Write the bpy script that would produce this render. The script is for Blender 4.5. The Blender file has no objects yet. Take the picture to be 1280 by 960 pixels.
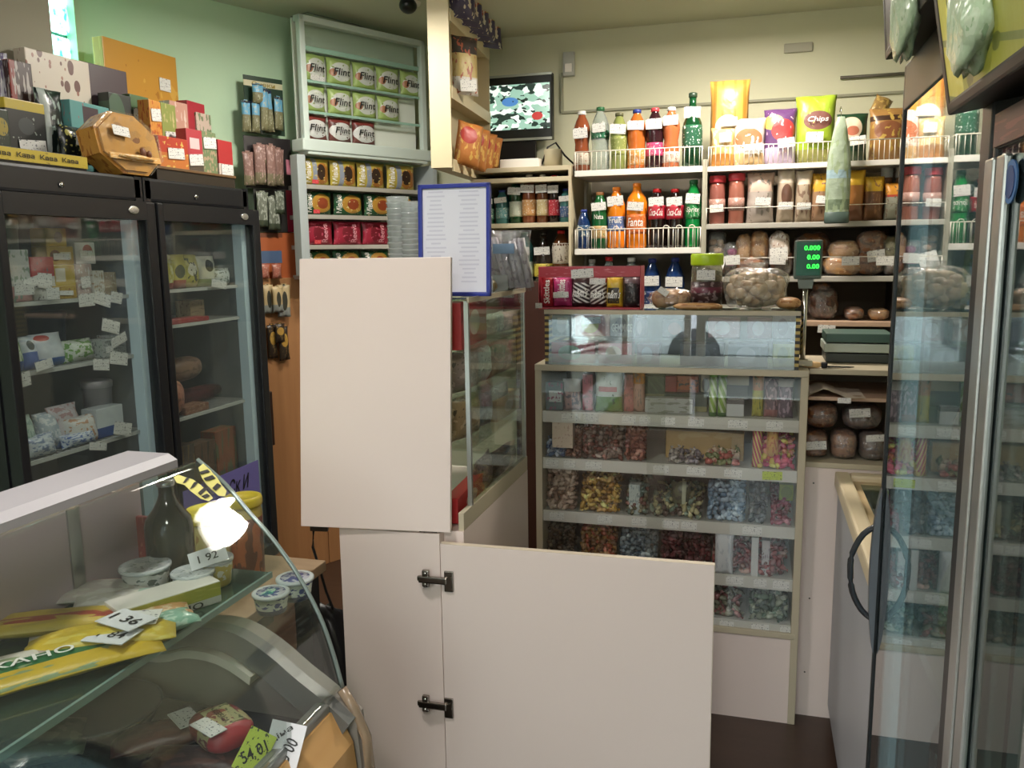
EXPOSURE = 1.05; LAMP_BACK = 13.5; FILL_DELI = 10.0; FILL_DOOR = 13.0; FILL_SIDE = 9.0
import bpy, bmesh, math, random
from mathutils import Vector, Matrix, noise
RNG = random.Random(11)
SC = bpy.context.scene
COL = SC.collection
RAD = math.radians
F, H = 1050.0, 1.6
# ---------------------------------------------------------------- camera frame (image taken as 1280x960)
_dy = Vector((305.0, -170.0, F)).normalized()
_h = Vector((1.0, -0.014, 0.0)); _h = (_h - _dy * _h.dot(_dy)).normalized()
_up = _h.cross(_dy)
if _up.y > 0: _up = -_up
AX = (_h, _dy, _up)


def ray(px, py):
    c = Vector((px - 640, py - 480, F))
    return Vector((_h.dot(c), _dy.dot(c), _up.dot(c)))


def atZ(px, py, z):
    r = ray(px, py); t = (z - H) / r.z
    return Vector((r.x * t, r.y * t, z))


class PL:
    """a vertical plane: local x runs along it, its front looks along local -y"""
    def __init__(s, ox, oy, deg):
        s.o = Vector((ox, oy)); s.a = RAD(deg)
        s.d = Vector((math.cos(s.a), math.sin(s.a))); s.n = Vector((math.sin(s.a), -math.cos(s.a)))

    def at(s, px, py, off=0):
        r = ray(px, py); o = s.o - s.n * off
        t = o.dot(s.n) / (r.x * s.n.x + r.y * s.n.y)
        p = Vector((r.x * t, r.y * t))
        return (p - s.o).dot(s.d), H + r.z * t

    def bx(s, x0, x1, yt, yb, off=0):
        ym = (yt + yb) / 2; xm = (x0 + x1) / 2
        a = s.at(x0, ym, off)[0]; b = s.at(x1, ym, off)[0]
        zt = s.at(xm, yt, off)[1]; zb = s.at(xm, yb, off)[1]
        return (a + b) / 2, abs(b - a), zb, zt - zb

    def W(s, x, off, z):
        p = s.o + s.d * x - s.n * off
        return Vector((p.x, p.y, z))


def smooth(pts, n=4):
    out = []; P = [pts[0]] + list(pts) + [pts[-1]]
    for i in range(1, len(P) - 2):
        for k in range(n):
            t = k / n; q = []
            for a, b, c, d in zip(P[i - 1], P[i], P[i + 1], P[i + 2]): q.append(.5 * (2 * b + (c - a) * t + (2 * a - 5 * b + 4 * c - d) * t * t + (3 * b - a - 3 * c + d) * t ** 3))
            out.append(tuple(q))
    return out + [tuple(pts[-1])]


def lin(c):
    return tuple(((v / 255.0) / 12.92 if v / 255.0 <= 0.04045 else ((v / 255.0 + 0.055) / 1.055) ** 2.4) for v in c)


# ---------------------------------------------------------------- materials
_M = {}


def nt(name):
    m = bpy.data.materials.new(name); m.use_nodes = True
    return m, m.node_tree.nodes, m.node_tree.links, m.node_tree.nodes['Principled BSDF']


def bump(n, l, p, scale, strength, coord='Object', dist=0.01):
    tc = n.new('ShaderNodeTexCoord'); nz = n.new('ShaderNodeTexNoise'); b = n.new('ShaderNodeBump')
    nz.inputs['Scale'].default_value = scale; nz.inputs['Detail'].default_value = 3
    b.inputs['Strength'].default_value = strength; b.inputs['Distance'].default_value = dist
    l.new(tc.outputs[coord], nz.inputs['Vector']); l.new(nz.outputs['Fac'], b.inputs['Height']); l.new(b.outputs['Normal'], p.inputs['Normal'])


def mat(name, c, rough=0.5, metal=0.0, emit=None, es=1.0, trans=0.0, bmp=None, vary=0.0, coat=0.0, ior=1.45):
    key = ('m', name)
    if key in _M: return _M[key]
    m, n, l, p = nt(name)
    col = (*lin(c), 1)
    p.inputs['Base Color'].default_value = col
    p.inputs['Roughness'].default_value = rough; p.inputs['Metallic'].default_value = metal
    p.inputs['Transmission Weight'].default_value = trans; p.inputs['IOR'].default_value = ior
    p.inputs['Coat Weight'].default_value = coat
    if emit:
        p.inputs['Emission Color'].default_value = (*lin(emit), 1); p.inputs['Emission Strength'].default_value = es
    if vary:
        tc = n.new('ShaderNodeTexCoord'); nz = n.new('ShaderNodeTexNoise'); mx = n.new('ShaderNodeMix'); mx.data_type = 'RGBA'
        nz.inputs['Scale'].default_value = 3.0; nz.inputs['Detail'].default_value = 4
        l.new(tc.outputs['Object'], nz.inputs['Vector']); l.new(nz.outputs['Fac'], mx.inputs[0])
        mx.inputs[6].default_value = tuple(v * (1 - vary) for v in col[:3]) + (1,)
        mx.inputs[7].default_value = tuple(min(1, v * (1 + vary)) for v in col[:3]) + (1,)
        l.new(mx.outputs[2], p.inputs['Base Color'])
    if bmp: bump(n, l, p, *bmp)
    _M[key] = m
    return m


def pane(name, tint=(255, 255, 255), f0=0.05, rough=0.015, gain=1.0, haze=0.0, hazecol=(210, 215, 215)):
    """flat glass or clear film: transparent, with a Fresnel reflection, and a little dust"""
    key = ('p', name)
    if key in _M: return _M[key]
    m = bpy.data.materials.new(name); m.use_nodes = True
    n = m.node_tree.nodes; l = m.node_tree.links; n.clear()
    out = n.new('ShaderNodeOutputMaterial'); tr = n.new('ShaderNodeBsdfTransparent'); gl = n.new('ShaderNodeBsdfGlossy'); mx = n.new('ShaderNodeMixShader')
    tr.inputs['Color'].default_value = (*lin(tint), 1); gl.inputs['Roughness'].default_value = rough; gl.inputs['Color'].default_value = (1, 1, 1, 1)
    lw = n.new('ShaderNodeLayerWeight'); lw.inputs['Blend'].default_value = 0.5
    pw = n.new('ShaderNodeMath'); pw.operation = 'POWER'; pw.inputs[1].default_value = 5
    ml = n.new('ShaderNodeMath'); ml.operation = 'MULTIPLY_ADD'; ml.inputs[1].default_value = (1 - f0) * gain; ml.inputs[2].default_value = f0; ml.use_clamp = True
    l.new(lw.outputs['Facing'], pw.inputs[0]); l.new(pw.outputs[0], ml.inputs[0]); l.new(ml.outputs[0], mx.inputs[0])
    src = tr
    if haze:
        df = n.new('ShaderNodeBsdfDiffuse'); df.inputs['Color'].default_value = (*lin(hazecol), 1); m2 = n.new('ShaderNodeMixShader'); m2.inputs[0].default_value = haze
        l.new(tr.outputs[0], m2.inputs[1]); l.new(df.outputs[0], m2.inputs[2]); src = m2
    l.new(src.outputs[0], mx.inputs[1]); l.new(gl.outputs[0], mx.inputs[2]); l.new(mx.outputs[0], out.inputs['Surface'])
    _M[key] = m
    return m


def film(name='clear_film', f0=0.08, haze=0.10, scale=45):
    """crinkled clear wrapping"""
    key = ('f', name)
    if key in _M: return _M[key]
    m = pane(name, (250, 250, 250), f0, 0.12, 0.7, haze)
    n = m.node_tree.nodes; l = m.node_tree.links
    tc = n.new('ShaderNodeTexCoord'); nz = n.new('ShaderNodeTexNoise'); b = n.new('ShaderNodeBump')
    nz.inputs['Scale'].default_value = scale; b.inputs['Strength'].default_value = 0.8; b.inputs['Distance'].default_value = 0.02
    l.new(tc.outputs['Object'], nz.inputs['Vector']); l.new(nz.outputs['Fac'], b.inputs['Height'])
    for x in n:
        if x.type == 'BSDF_GLOSSY': l.new(b.outputs['Normal'], x.inputs['Normal'])
    _M[key] = m
    return m


lin_ = lin


def prn(base, *layers, rough=0.38, foil=0.35, metal=0.0):
    """printed packaging; layers in the pack's own 0-1 frame (u across, v up):
    ('b',v0,v1,c) band ('v',u0,u1,c) upright stripe ('r',u0,u1,v0,v1,c) patch ('e',u,v,ru,rv,c) oval
    ('n',scale,threshold,c) blotches ('s',freq,slope,duty,c) slanted stripes ('d',scale,radius,c) dots"""
    key = (base, layers, rough, foil, metal)
    def lin(c, lin0=lin_): m_ = sum(c) / 3; return lin0(tuple((v + (m_ - v) * .12) * .93 for v in c))
    if key in _M: return _M[key]
    m, n, l, p = nt('printed_wrap')
    p.inputs['Roughness'].default_value = rough; p.inputs['Metallic'].default_value = metal
    tc = n.new('ShaderNodeTexCoord'); sp = n.new('ShaderNodeSeparateXYZ'); l.new(tc.outputs['Generated'], sp.inputs[0])
    U, V = sp.outputs['X'], sp.outputs['Z']
    rgb = n.new('ShaderNodeRGB'); rgb.outputs[0].default_value = (*lin(base), 1)
    cur = rgb.outputs[0]

    def mth(op, a, b=None, c=None):
        x = n.new('ShaderNodeMath'); x.operation = op
        for i, q in enumerate((a, b, c)):
            if q is None: continue
            if isinstance(q, (int, float)): x.inputs[i].default_value = q
            else: l.new(q, x.inputs[i])
        return x.outputs[0]

    def rng(s, a, b):
        return mth('LESS_THAN', mth('ABSOLUTE', mth('SUBTRACT', s, (a + b) / 2)), (b - a) / 2)
    for L in layers:
        k = L[0]; c = L[-1]
        if k == 'b': mk = rng(V, L[1], L[2])
        elif k == 'v': mk = rng(U, L[1], L[2])
        elif k == 'r': mk = mth('MULTIPLY', rng(U, L[1], L[2]), rng(V, L[3], L[4]))
        elif k == 'e':
            a = mth('POWER', mth('DIVIDE', mth('SUBTRACT', U, L[1]), L[3]), 2.0); b = mth('POWER', mth('DIVIDE', mth('SUBTRACT', V, L[2]), L[4]), 2.0)
            mk = mth('LESS_THAN', mth('ADD', a, b), 1.0)
        elif k == 'n':
            t = n.new('ShaderNodeTexNoise'); t.inputs['Scale'].default_value = L[1]; t.inputs['Detail'].default_value = 1.5
            l.new(tc.outputs['Generated'], t.inputs['Vector']); mk = mth('GREATER_THAN', t.outputs['Fac'], L[2])
        elif k == 'd':
            t = n.new('ShaderNodeTexVoronoi'); t.inputs['Scale'].default_value = L[1]
            l.new(tc.outputs['Generated'], t.inputs['Vector']); mk = mth('LESS_THAN', t.outputs['Distance'], L[2])
        elif k == 's':
            mk = mth('LESS_THAN', mth('FRACT', mth('MULTIPLY', mth('ADD', V, mth('MULTIPLY', U, L[2])), L[1])), L[3])
        mx = n.new('ShaderNodeMix'); mx.data_type = 'RGBA'
        l.new(mk, mx.inputs[0]); l.new(cur, mx.inputs[6]); mx.inputs[7].default_value = (*lin(c), 1); cur = mx.outputs[2]
    l.new(cur, p.inputs['Base Color'])
    if foil: bump(n, l, p, 22, foil, 'Object', 0.012)
    _M[key] = m
    return m


def wood(name, a, b, scale=(1, 14, 14), rough=0.5, coord='Object'):
    key = ('w', name)
    if key in _M: return _M[key]
    m, n, l, p = nt(name)
    tc = n.new('ShaderNodeTexCoord'); mp = n.new('ShaderNodeMapping'); nz = n.new('ShaderNodeTexNoise'); mx = n.new('ShaderNodeMix'); mx.data_type = 'RGBA'
    mp.inputs['Scale'].default_value = scale; nz.inputs['Scale'].default_value = 2.5; nz.inputs['Detail'].default_value = 5
    l.new(tc.outputs[coord], mp.inputs[0]); l.new(mp.outputs[0], nz.inputs['Vector']); l.new(nz.outputs['Fac'], mx.inputs[0])
    mx.inputs[6].default_value = (*lin(a), 1); mx.inputs[7].default_value = (*lin(b), 1)
    l.new(mx.outputs[2], p.inputs['Base Color']); p.inputs['Roughness'].default_value = rough
    _M[key] = m
    return m


TAG = prn((236, 234, 228), ('n', 9, 0.62, (120, 120, 125)), ('b', 0.0, 0.12, (225, 222, 215)), rough=0.6, foil=0)
TAGY = prn((205, 225, 70), ('n', 9, 0.62, (70, 80, 40)), rough=0.6, foil=0)
TAGR = prn((240, 60, 70), ('n', 8, 0.64, (250, 200, 190)), rough=0.6, foil=0)
CREAM = mat('cream_laminate', (226, 211, 203), 0.42, vary=0.03)
CREAMD = mat('cream_edge', (205, 192, 172), 0.5)
WHITEM = mat('white_enamel', (232, 228, 220), 0.35)
GREYSH = mat('grey_shelf_board', (176, 172, 162), 0.5)
BLACK = mat('black_plastic', (17, 18, 20), 0.35)
DARK = mat('dark_interior', (38, 38, 40), 0.6)
CHROME = mat('chrome', (200, 198, 195), 0.18, 1.0)
ALU = mat('brushed_aluminium', (190, 192, 190), 0.32, 1.0, bmp=(60, 0.05))
GLASS = pane('clear_glass', (245, 250, 247))
FILM = film()
CARDW = mat('card_white', (222, 222, 226), 0.5)
INK = mat('black_ink', (22, 20, 22), 0.5)
WINK = mat('white_ink', (240, 238, 232), 0.5)
KHAKI = mat('khaki_frame', (186, 176, 152), 0.45)


# ---------------------------------------------------------------- meshes
class MB:
    def __init__(s): s.v = []; s.f = []; s.mi = []; s.sm = []

    def add(s, v, f, mi=0, smooth=False):
        b = len(s.v); s.v += [tuple(q) for q in v]
        for q in f: s.f.append(tuple(i + b for i in q)); s.mi.append(mi); s.sm.append(smooth)
        return s

    def box(s, x0, x1, y0, y1, z0, z1, mi=0, c=0.0):
        if c > 0:
            bm = bmesh.new(); bmesh.ops.create_cube(bm, size=1)
            for q in bm.verts: q.co = Vector(((x0 + x1) / 2 + q.co.x * (x1 - x0), (y0 + y1) / 2 + q.co.y * (y1 - y0), (z0 + z1) / 2 + q.co.z * (z1 - z0)))
            bmesh.ops.bevel(bm, geom=list(bm.edges), offset=min(c, 0.45 * min(x1 - x0, y1 - y0, z1 - z0)), segments=2, affect='EDGES', profile=0.6)
            bm.verts.index_update()
            s.add([q.co for q in bm.verts], [[w.index for w in g.verts] for g in bm.faces], mi); bm.free()
            return s
        v = [(x, y, z) for z in (z0, z1) for y in (y0, y1) for x in (x0, x1)]
        return s.add(v, [(0, 2, 3, 1), (4, 5, 7, 6), (0, 1, 5, 4), (2, 6, 7, 3), (0, 4, 6, 2), (1, 3, 7, 5)], mi)

    def lathe(s, prof, n=18, cx=0, cy=0, mi=0, smooth=True, sq=0):
        v = []; f = []
        for r, z in prof:
            for k in range(n):
                a = 2 * math.pi * k / n
                q = 1.0 / max(abs(math.cos(a)), abs(math.sin(a))) ** sq if sq else 1
                v.append((cx + r * q * math.cos(a), cy + r * q * math.sin(a), z))
        for i in range(len(prof) - 1):
            for k in range(n): f.append((i * n + k, i * n + (k + 1) % n, (i + 1) * n + (k + 1) % n, (i + 1) * n + k))
        f.append(tuple(range(n - 1, -1, -1))); f.append(tuple(range((len(prof) - 1) * n, len(prof) * n)))
        return s.add(v, f, mi, smooth)

    def tube(s, pts, r, n=6, mi=0, closed=False):
        pts = [Vector(p) for p in pts]; v = []; f = []; N = len(pts)
        for i, p in enumerate(pts):
            a = pts[(i - 1) % N] if closed or i else p; b = pts[(i + 1) % N] if closed or i < N - 1 else p
            t = (b - a).normalized(); u = t.cross(Vector((0, 0, 1)))
            if u.length < 0.1: u = t.cross(Vector((1, 0, 0)))
            u.normalize(); w = t.cross(u)
            v += [p + (u * math.cos(2 * math.pi * k / n) + w * math.sin(2 * math.pi * k / n)) * r for k in range(n)]
        for i in range(N if closed else N - 1):
            j = (i + 1) % N
            for k in range(n): f.append((i * n + k, i * n + (k + 1) % n, j * n + (k + 1) % n, j * n + k))
        if not closed: f.append(tuple(range(n - 1, -1, -1))); f.append(tuple(range((N - 1) * n, N * n)))
        return s.add(v, f, mi, True)

    def prism(s, poly, ax, a, b, mi=0, smooth=False):
        """polygon swept along an axis ('x': poly is (y,z); 'y': (x,z); 'z': (x,y))"""
        P = {'x': lambda p, t: (t, p[0], p[1]), 'y': lambda p, t: (p[0], t, p[1]), 'z': lambda p, t: (p[0], p[1], t)}[ax]
        n = len(poly); v = [P(p, a) for p in poly] + [P(p, b) for p in poly]
        s.add(v, [(i, (i + 1) % n, n + (i + 1) % n, n + i) for i in range(n)], mi, smooth)
        return s.add(v, [tuple(range(n - 1, -1, -1)), tuple(range(n, 2 * n))], mi)

    def ell(s, c, r, nu=12, nv=8, mi=0, amp=0.0, fr=8.0, p=1.0, seed=0.0):
        v = []; f = []
        for i in range(nv + 1):
            th = math.pi * i / nv
            for k in range(nu):
                a = 2 * math.pi * k / nu
                d = [math.sin(th) * math.cos(a), math.sin(th) * math.sin(a), math.cos(th)]
                d = [math.copysign(abs(q) ** p, q) for q in d]
                g = 1 + amp * noise.noise(Vector((d[0] * fr / 4 + seed, d[1] * fr / 4, d[2] * fr / 4 + seed))) if amp else 1
                v.append((c[0] + r[0] * d[0] * g, c[1] + r[1] * d[1] * g, c[2] + r[2] * d[2] * g))
        for i in range(nv):
            for k in range(nu): f.append((i * nu + k, (i + 1) * nu + k, (i + 1) * nu + (k + 1) % nu, i * nu + (k + 1) % nu))
        return s.add(v, f, mi, True)

    def tf(s, M, i0=0):
        for i in range(i0, len(s.v)): s.v[i] = tuple(M @ Vector(s.v[i]))
        return s

    def mesh(s, name, mats):
        me = bpy.data.meshes.new(name); me.from_pydata(s.v, [], s.f)
        for m in (mats if isinstance(mats, (list, tuple)) else [mats]): me.materials.append(m)
        me.polygons.foreach_set('material_index', s.mi); me.polygons.foreach_set('use_smooth', s.sm)
        me.update()
        return me


def obj(name, mb, mats, parent=None, loc=None, rot=None, label=None, kind=None):
    me = mb.mesh(name, mats) if isinstance(mb, MB) else mb
    if not isinstance(mb, MB) and mats and not me.materials: me.materials.append(mats)
    o = bpy.data.objects.new(name, me); COL.objects.link(o)
    if parent is not None: o.parent = parent
    if loc is not None: o.location = loc
    if rot is not None: o.rotation_euler = rot
    if label: o['label'] = label
    if kind: o['kind'] = kind
    return o


def tag(o, label, cat, group=None, kind=None):
    if label: o['label'] = label
    if cat: o['category'] = cat
    if group: o['group'] = group
    if kind: o['kind'] = kind
    return o


def thing(name, label, cat, loc=(0, 0, 0), rot=(0, 0, 0), group=None):
    o = bpy.data.objects.new(name, None); COL.objects.link(o); o.empty_display_size = 0.05
    o.location = loc; o.rotation_euler = rot
    return tag(o, label, cat, group)


def struct(name, mb, m, loc=None, rot=None):
    o = obj(name, mb, m, None, loc, rot); o['kind'] = 'structure'
    return o


def copy_tree(o, parent=None):
    c = o.copy(); COL.objects.link(c)
    if parent is not None: c.parent = parent
    for ch in list(o.children): copy_tree(ch, c)
    return c


# ---------------------------------------------------------------- lettering
_T = {}


def txt(s, w, h=None, warp=None, depth=0.0006, m=None, slant=0.0, vertical=False):
    """lettering mesh, centred, in the local XZ plane facing -y, fitted to w (and h)"""
    key = (s, depth)
    if key not in _T:
        cu = bpy.data.curves.new('lettering', 'FONT'); cu.body = s; cu.size = 1; cu.align_x = 'CENTER'; cu.resolution_u = 2; cu.offset = 0.012
        o = bpy.data.objects.new('lettering', cu); COL.objects.link(o)
        me = bpy.data.meshes.new_from_object(o.evaluated_get(bpy.context.evaluated_depsgraph_get()))
        _T[key] = ([tuple(q.co) for q in me.vertices], [tuple(p.vertices) for p in me.polygons])
        bpy.data.objects.remove(o); bpy.data.meshes.remove(me); bpy.data.curves.remove(cu)
    vs, fs = _T[key]
    x0 = min(q[0] for q in vs); x1 = max(q[0] for q in vs); y0 = min(q[1] for q in vs); y1 = max(q[1] for q in vs)
    kx = w / (x1 - x0); kz = (h / (y1 - y0)) if h else kx
    mb = MB(); out = []
    for q in vs:
        x = (q[0] - (x0 + x1) / 2) * kx; z = (q[1] - (y0 + y1) / 2) * kz; x += z * slant
        if vertical: x, z = -z, x
        out.append((x, 0.0, z))
    if warp: out = [warp(x, z) for x, y, z in out]
    mb.add(out, fs)
    return mb.mesh('lettering', m or WINK)


def letter(parent, s, w, h, x, y, z, m, slant=0.0, vertical=False, rot=None):
    """flat lettering laid just proud of a front face"""
    return obj('lettering', txt(s, w, h, None, m=m, slant=slant, vertical=vertical), None, parent, (x, y, z), rot)


_tagmesh = {}


def price(parent, w, h, loc, rot=(0, 0, 0), m=None, name='price_tag'):
    k = (round(w, 3), round(h, 3), (m or TAG).name)
    if k not in _tagmesh: _tagmesh[k] = MB().box(-w / 2, w / 2, -0.0008, 0.0008, -h / 2, h / 2).mesh('price_tag', m or TAG)
    return obj(name, _tagmesh[k], None, parent, loc, rot)
# ---------------------------------------------------------------- goods (front along -y, standing on z = 0)
ORD = ['first', 'second', 'third', 'fourth', 'fifth', 'sixth', 'seventh', 'eighth', 'ninth']


def root_at(name, label, cat, pl, x, off, z, rz=0.0, rx=0.0, ry=0.0, group=None):
    return thing(name, label, cat, pl.W(x, off, z), (rx, ry, pl.a + rz), group)


def pouch_t(u, w, seal=0.07):
    """half thickness (0-1) of a filled pillow pouch; u across and w up, both -1..1"""
    e = max(0.0, 1 - abs(u) ** 2.6); g = max(0.0, 1 - (abs(w) / (1 - seal)) ** 3) if abs(w) < 1 - seal else 0.0
    return (e ** 0.55) * (g ** 0.6)


def pouch_mb(w, h, d, seed=0.0, nx=10, nz=12, crump=0.06, seal=0.07):
    mb = MB(); V = []; fs = []
    for side in (-1, 1):
        for j in range(nz + 1):
            wv = -1 + 2 * j / nz
            for i in range(nx + 1):
                u = -1 + 2 * i / nx
                t = pouch_t(u, wv, seal)
                nn = noise.noise(Vector((u * 2.2 + seed, wv * 2.6, side * 3 + seed)))
                x = u * w / 2 * (1 - 0.07 * pouch_t(0, wv, seal)) * (1 + 0.02 * nn)
                y = side * (d / 2 * t * (1 + crump * 3 * nn) + 0.0008) + (0.004 * math.sin(u * 5 + seed) * abs(wv) ** 4)
                V.append((x, y, h / 2 + wv * h / 2))
    n = (nx + 1) * (nz + 1)
    for j in range(nz):
        for i in range(nx):
            a = j * (nx + 1) + i; q = (a, a + 1, a + nx + 2, a + nx + 1)
            fs.append(q); fs.append(tuple(n + k for k in reversed(q)))
    for i in range(nx):
        fs.append((i, n + i, n + i + 1, i + 1)); a = nz * (nx + 1) + i; fs.append((a, a + 1, n + a + 1, n + a))
    for j in range(nz):
        a = j * (nx + 1); fs.append((a, a + nx + 1, n + a + nx + 1, n + a)); a += nx; fs.append((a, n + a, n + a + nx + 1, a + nx + 1))
    return mb.add(V, fs, 0, True)


def front_y(w, h, d, x, z):
    u = max(-1, min(1, 2 * x / w)); v = max(-1, min(1, 2 * z / h - 1))
    return -(d / 2 * pouch_t(u, v)) * 1.2 - 0.005


def fill_pouch(t, w, h, d, m, tagat=None, text=None, tm=None, part='bag', tagm=None):
    obj(part, pouch_mb(w, h, d, RNG.random() * 50), m, t)
    if tagat:
        cx, cz, tw, th = tagat
        price(t, w * tw, h * th, (w * cx, front_y(w, h, d, w * cx, h * cz) - 0.003, h * cz), (RNG.uniform(-.12, .12), RNG.uniform(-.12, .12), RNG.uniform(-.1, .1)), tagm)
    if text:
        s, cx, cz, tw, th, ink = text[:6]
        vert = len(text) > 6 and text[6]
        ww, hh = (h * th, w * tw) if vert else (w * tw, h * th)
        wp = lambda x, z: (x, front_y(w, h, d, x + w * cx, z + h * cz), z)
        obj('lettering', txt(s, ww, hh, wp, m=ink, slant=0 if vert else .2, vertical=bool(vert)), None, t, (w * cx, -0.001, h * cz))


def bag(pl, px, m, label, off=0.0, z=None, name='snack_bag', cat='snack bag', tagat=None, text=None, d=None, rz=0.0, rx=0.0, ry=0.0, group=None, tagm=None):
    x, w, zb, h = pl.bx(*px, off)
    if z is not None: h = zb + h - z; zb = z
    d = d or min(0.3 * w + 0.01, 0.09)
    t = root_at(name, label, cat, pl, x, off + d / 2, zb, rz, rx, ry, group)
    fill_pouch(t, w, h, d, m, tagat, text, tagm=tagm)
    return t


def carton(pl, px, m, label, off=0.0, z=None, name='carton', cat='box', tagat=None, text=None, d=0.05, rz=0.0, rx=0.0, ry=0.0, group=None, lid=None, tagm=None):
    x, w, zb, h = pl.bx(*px, off)
    if z is not None: h = zb + h - z; zb = z
    t = root_at(name, label, cat, pl, x, off + d / 2, zb, rz, rx, ry, group)
    obj('box', MB().box(-w / 2, w / 2, -d / 2, d / 2, 0, h, 0, 0.003), m, t)
    if lid: obj('flap', MB().box(-w / 2 + .001, w / 2 - .001, -d / 2 - .0012, d / 2 - .001, h * .86, h + .0015, 0, 0.001), lid, t)
    if tagat:
        cx, cz, tw, th = tagat; price(t, w * tw, h * th, (w * cx, -d / 2 - .003, h * cz), (0, RNG.uniform(-.12, .12), 0), tagm)
    if text:
        s, cx, cz, tw, th, ink = text[:6]; vert = len(text) > 6 and text[6]
        letter(t, s, h * th if vert else w * tw, w * tw if vert else h * th, w * cx, -d / 2 - .0015, h * cz, ink, 0, bool(vert))
    return t


def plastic(name, c, tr=0.0, rough=0.12):
    return mat(name, c, rough, 0, None, 1, tr, None, 0, 0.3 if tr < .5 else 0)


def bottle(pl, px, liquid, cap, label, lab=None, z=None, off=0.0, style='pet', tagat=None, text=None, name='drink_bottle', cat='bottle', labz=(.2, .55), group=None, tagm=None, capless=False):
    """lathed bottle: body, cap, wrap label with lettering, price card"""
    r = pl.bx(*px, off)[1] / 2
    x, w, zb, h = pl.bx(*px, off + r)
    if z is not None: h = zb + h - z; zb = z
    r = w / 2
    t = root_at(name, label, cat, pl, x, off + r, zb, 0, 0, 0, group)
    nr = min(0.016, r * .42)
    if style == 'pet':
        pr = [(r * .72, 0), (r * .95, h * .015), (r, h * .05), (r * .97, h * .14), (r, h * .2), (r * .94, h * .3), (r * .9, h * .38), (r * .97, h * .5), (r, h * .62), (r * .93, h * .72), (r * .68, h * .83), (nr * 1.15, h * .91), (nr, h * .93), (nr, h * .955)]
    elif style == 'curvy':
        pr = [(r * .75, 0), (r, h * .03), (r * .98, h * .2), (r * .84, h * .36), (r * .8, h * .45), (r * .93, h * .56), (r, h * .64), (r * .97, h * .72), (r * .72, h * .83), (nr * 1.1, h * .91), (nr, h * .955)]
    elif style == 'glass':
        pr = [(r * .9, 0), (r, h * .02), (r, h * .52), (r * .92, h * .6), (r * .6, h * .7), (nr * 1.3, h * .78), (nr, h * .85), (nr, h * .95)]
    else:
        pr = [(r * .9, 0), (r, h * .03), (r, h * .7), (r * .85, h * .78), (nr * 1.5, h * .86), (nr * 1.2, h * .9), (nr * 1.2, h * .95)]

    def rad(z_):
        for (r0, z0), (r1, z1) in zip(pr, pr[1:]):
            if z0 <= z_ <= z1: return r0 + (r1 - r0) * (z_ - z0) / max(z1 - z0, 1e-6)
        return r
    obj('body', MB().lathe(pr, 18), liquid, t)
    if not capless: obj('cap', MB().lathe([(nr * 1.12, h * .935), (nr * 1.22, h * .94), (nr * 1.22, h * .992), (nr * .95, h)], 14), cap, t)
    if lab:
        a, b = labz; st = 6
        obj('label', MB().lathe([(rad(h * (a + (b - a) * i / st)) + .0008, h * (a + (b - a) * i / st)) for i in range(st + 1)], 20), lab, t)
    if text:
        s, cz, tw, th, ink = text[:5]; sl = text[5] if len(text) > 5 else 0
        def wp(xx, zz):
            R_ = rad(h * cz + zz) + .0022; return (R_ * math.sin(xx / R_), -R_ * math.cos(xx / R_), zz)
        obj('lettering', txt(s, w * tw, h * th, wp, m=ink, slant=sl), None, t, (0, 0, h * cz))
    if tagat:
        cz, tw, th = tagat; R_ = rad(h * cz)
        price(t, w * tw, h * th, (0, -R_ - .004, h * cz), (0, RNG.uniform(-.1, .1), RNG.uniform(-.1, .1)), tagm)
    return t


def jar(pl, px, body, lid, label, lab=None, z=None, off=0.0, name='jar', cat='jar', tagat=None, labz=(.2, .7), lidh=.16, group=None, taper=1.0, contents=None):
    r = pl.bx(*px, off)[1] / 2
    x, w, zb, h = pl.bx(*px, off + r)
    if z is not None: h = zb + h - z; zb = z
    r = w / 2; t = root_at(name, label, cat, pl, x, off + r, zb, 0, 0, 0, group)
    hb = h * (1 - lidh)
    obj('body', MB().lathe([(r * .86 * taper, 0), (r * .93 * taper, h * .02), (r * .95, hb * .9), (r * .86, hb)], 20), body, t)
    obj('lid', MB().lathe([(r * .97, hb - .002), (r, hb + .002), (r, h - h * .03), (r * .93, h), (r * .8, h), (r * .78, h - h * .02)], 24), lid, t)
    if contents: obj('contents', MB().lathe([(r * .8 * taper, .004), (r * .87, hb * .3), (r * .87, hb * .72), (r * .5, hb * .78)], 16), contents, t)
    if lab: obj('label', MB().lathe([(r * (.95) + .001, hb * labz[0]), (r * .95 + .001, hb * labz[1])], 24), lab, t)
    if tagat:
        cz, tw, th = tagat; price(t, w * tw, h * th, (0, -r - .004, h * cz), (0, RNG.uniform(-.1, .1), 0))
    return t


CRUST = prn((150, 92, 50), ('n', 5, .55, (110, 62, 32)), ('n', 9, .66, (190, 140, 90)), rough=.45, foil=.3)
RYE = prn((92, 56, 36), ('n', 6, .56, (66, 38, 24)), ('n', 10, .68, (130, 90, 62)), rough=.4, foil=.3)
BUN = prn((206, 152, 92), ('n', 4, .55, (176, 116, 62)), ('n', 9, .68, (232, 196, 150)), rough=.45, foil=.25)
PALEBUN = prn((222, 192, 150), ('n', 4, .57, (196, 156, 108)), rough=.5, foil=.25)


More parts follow.
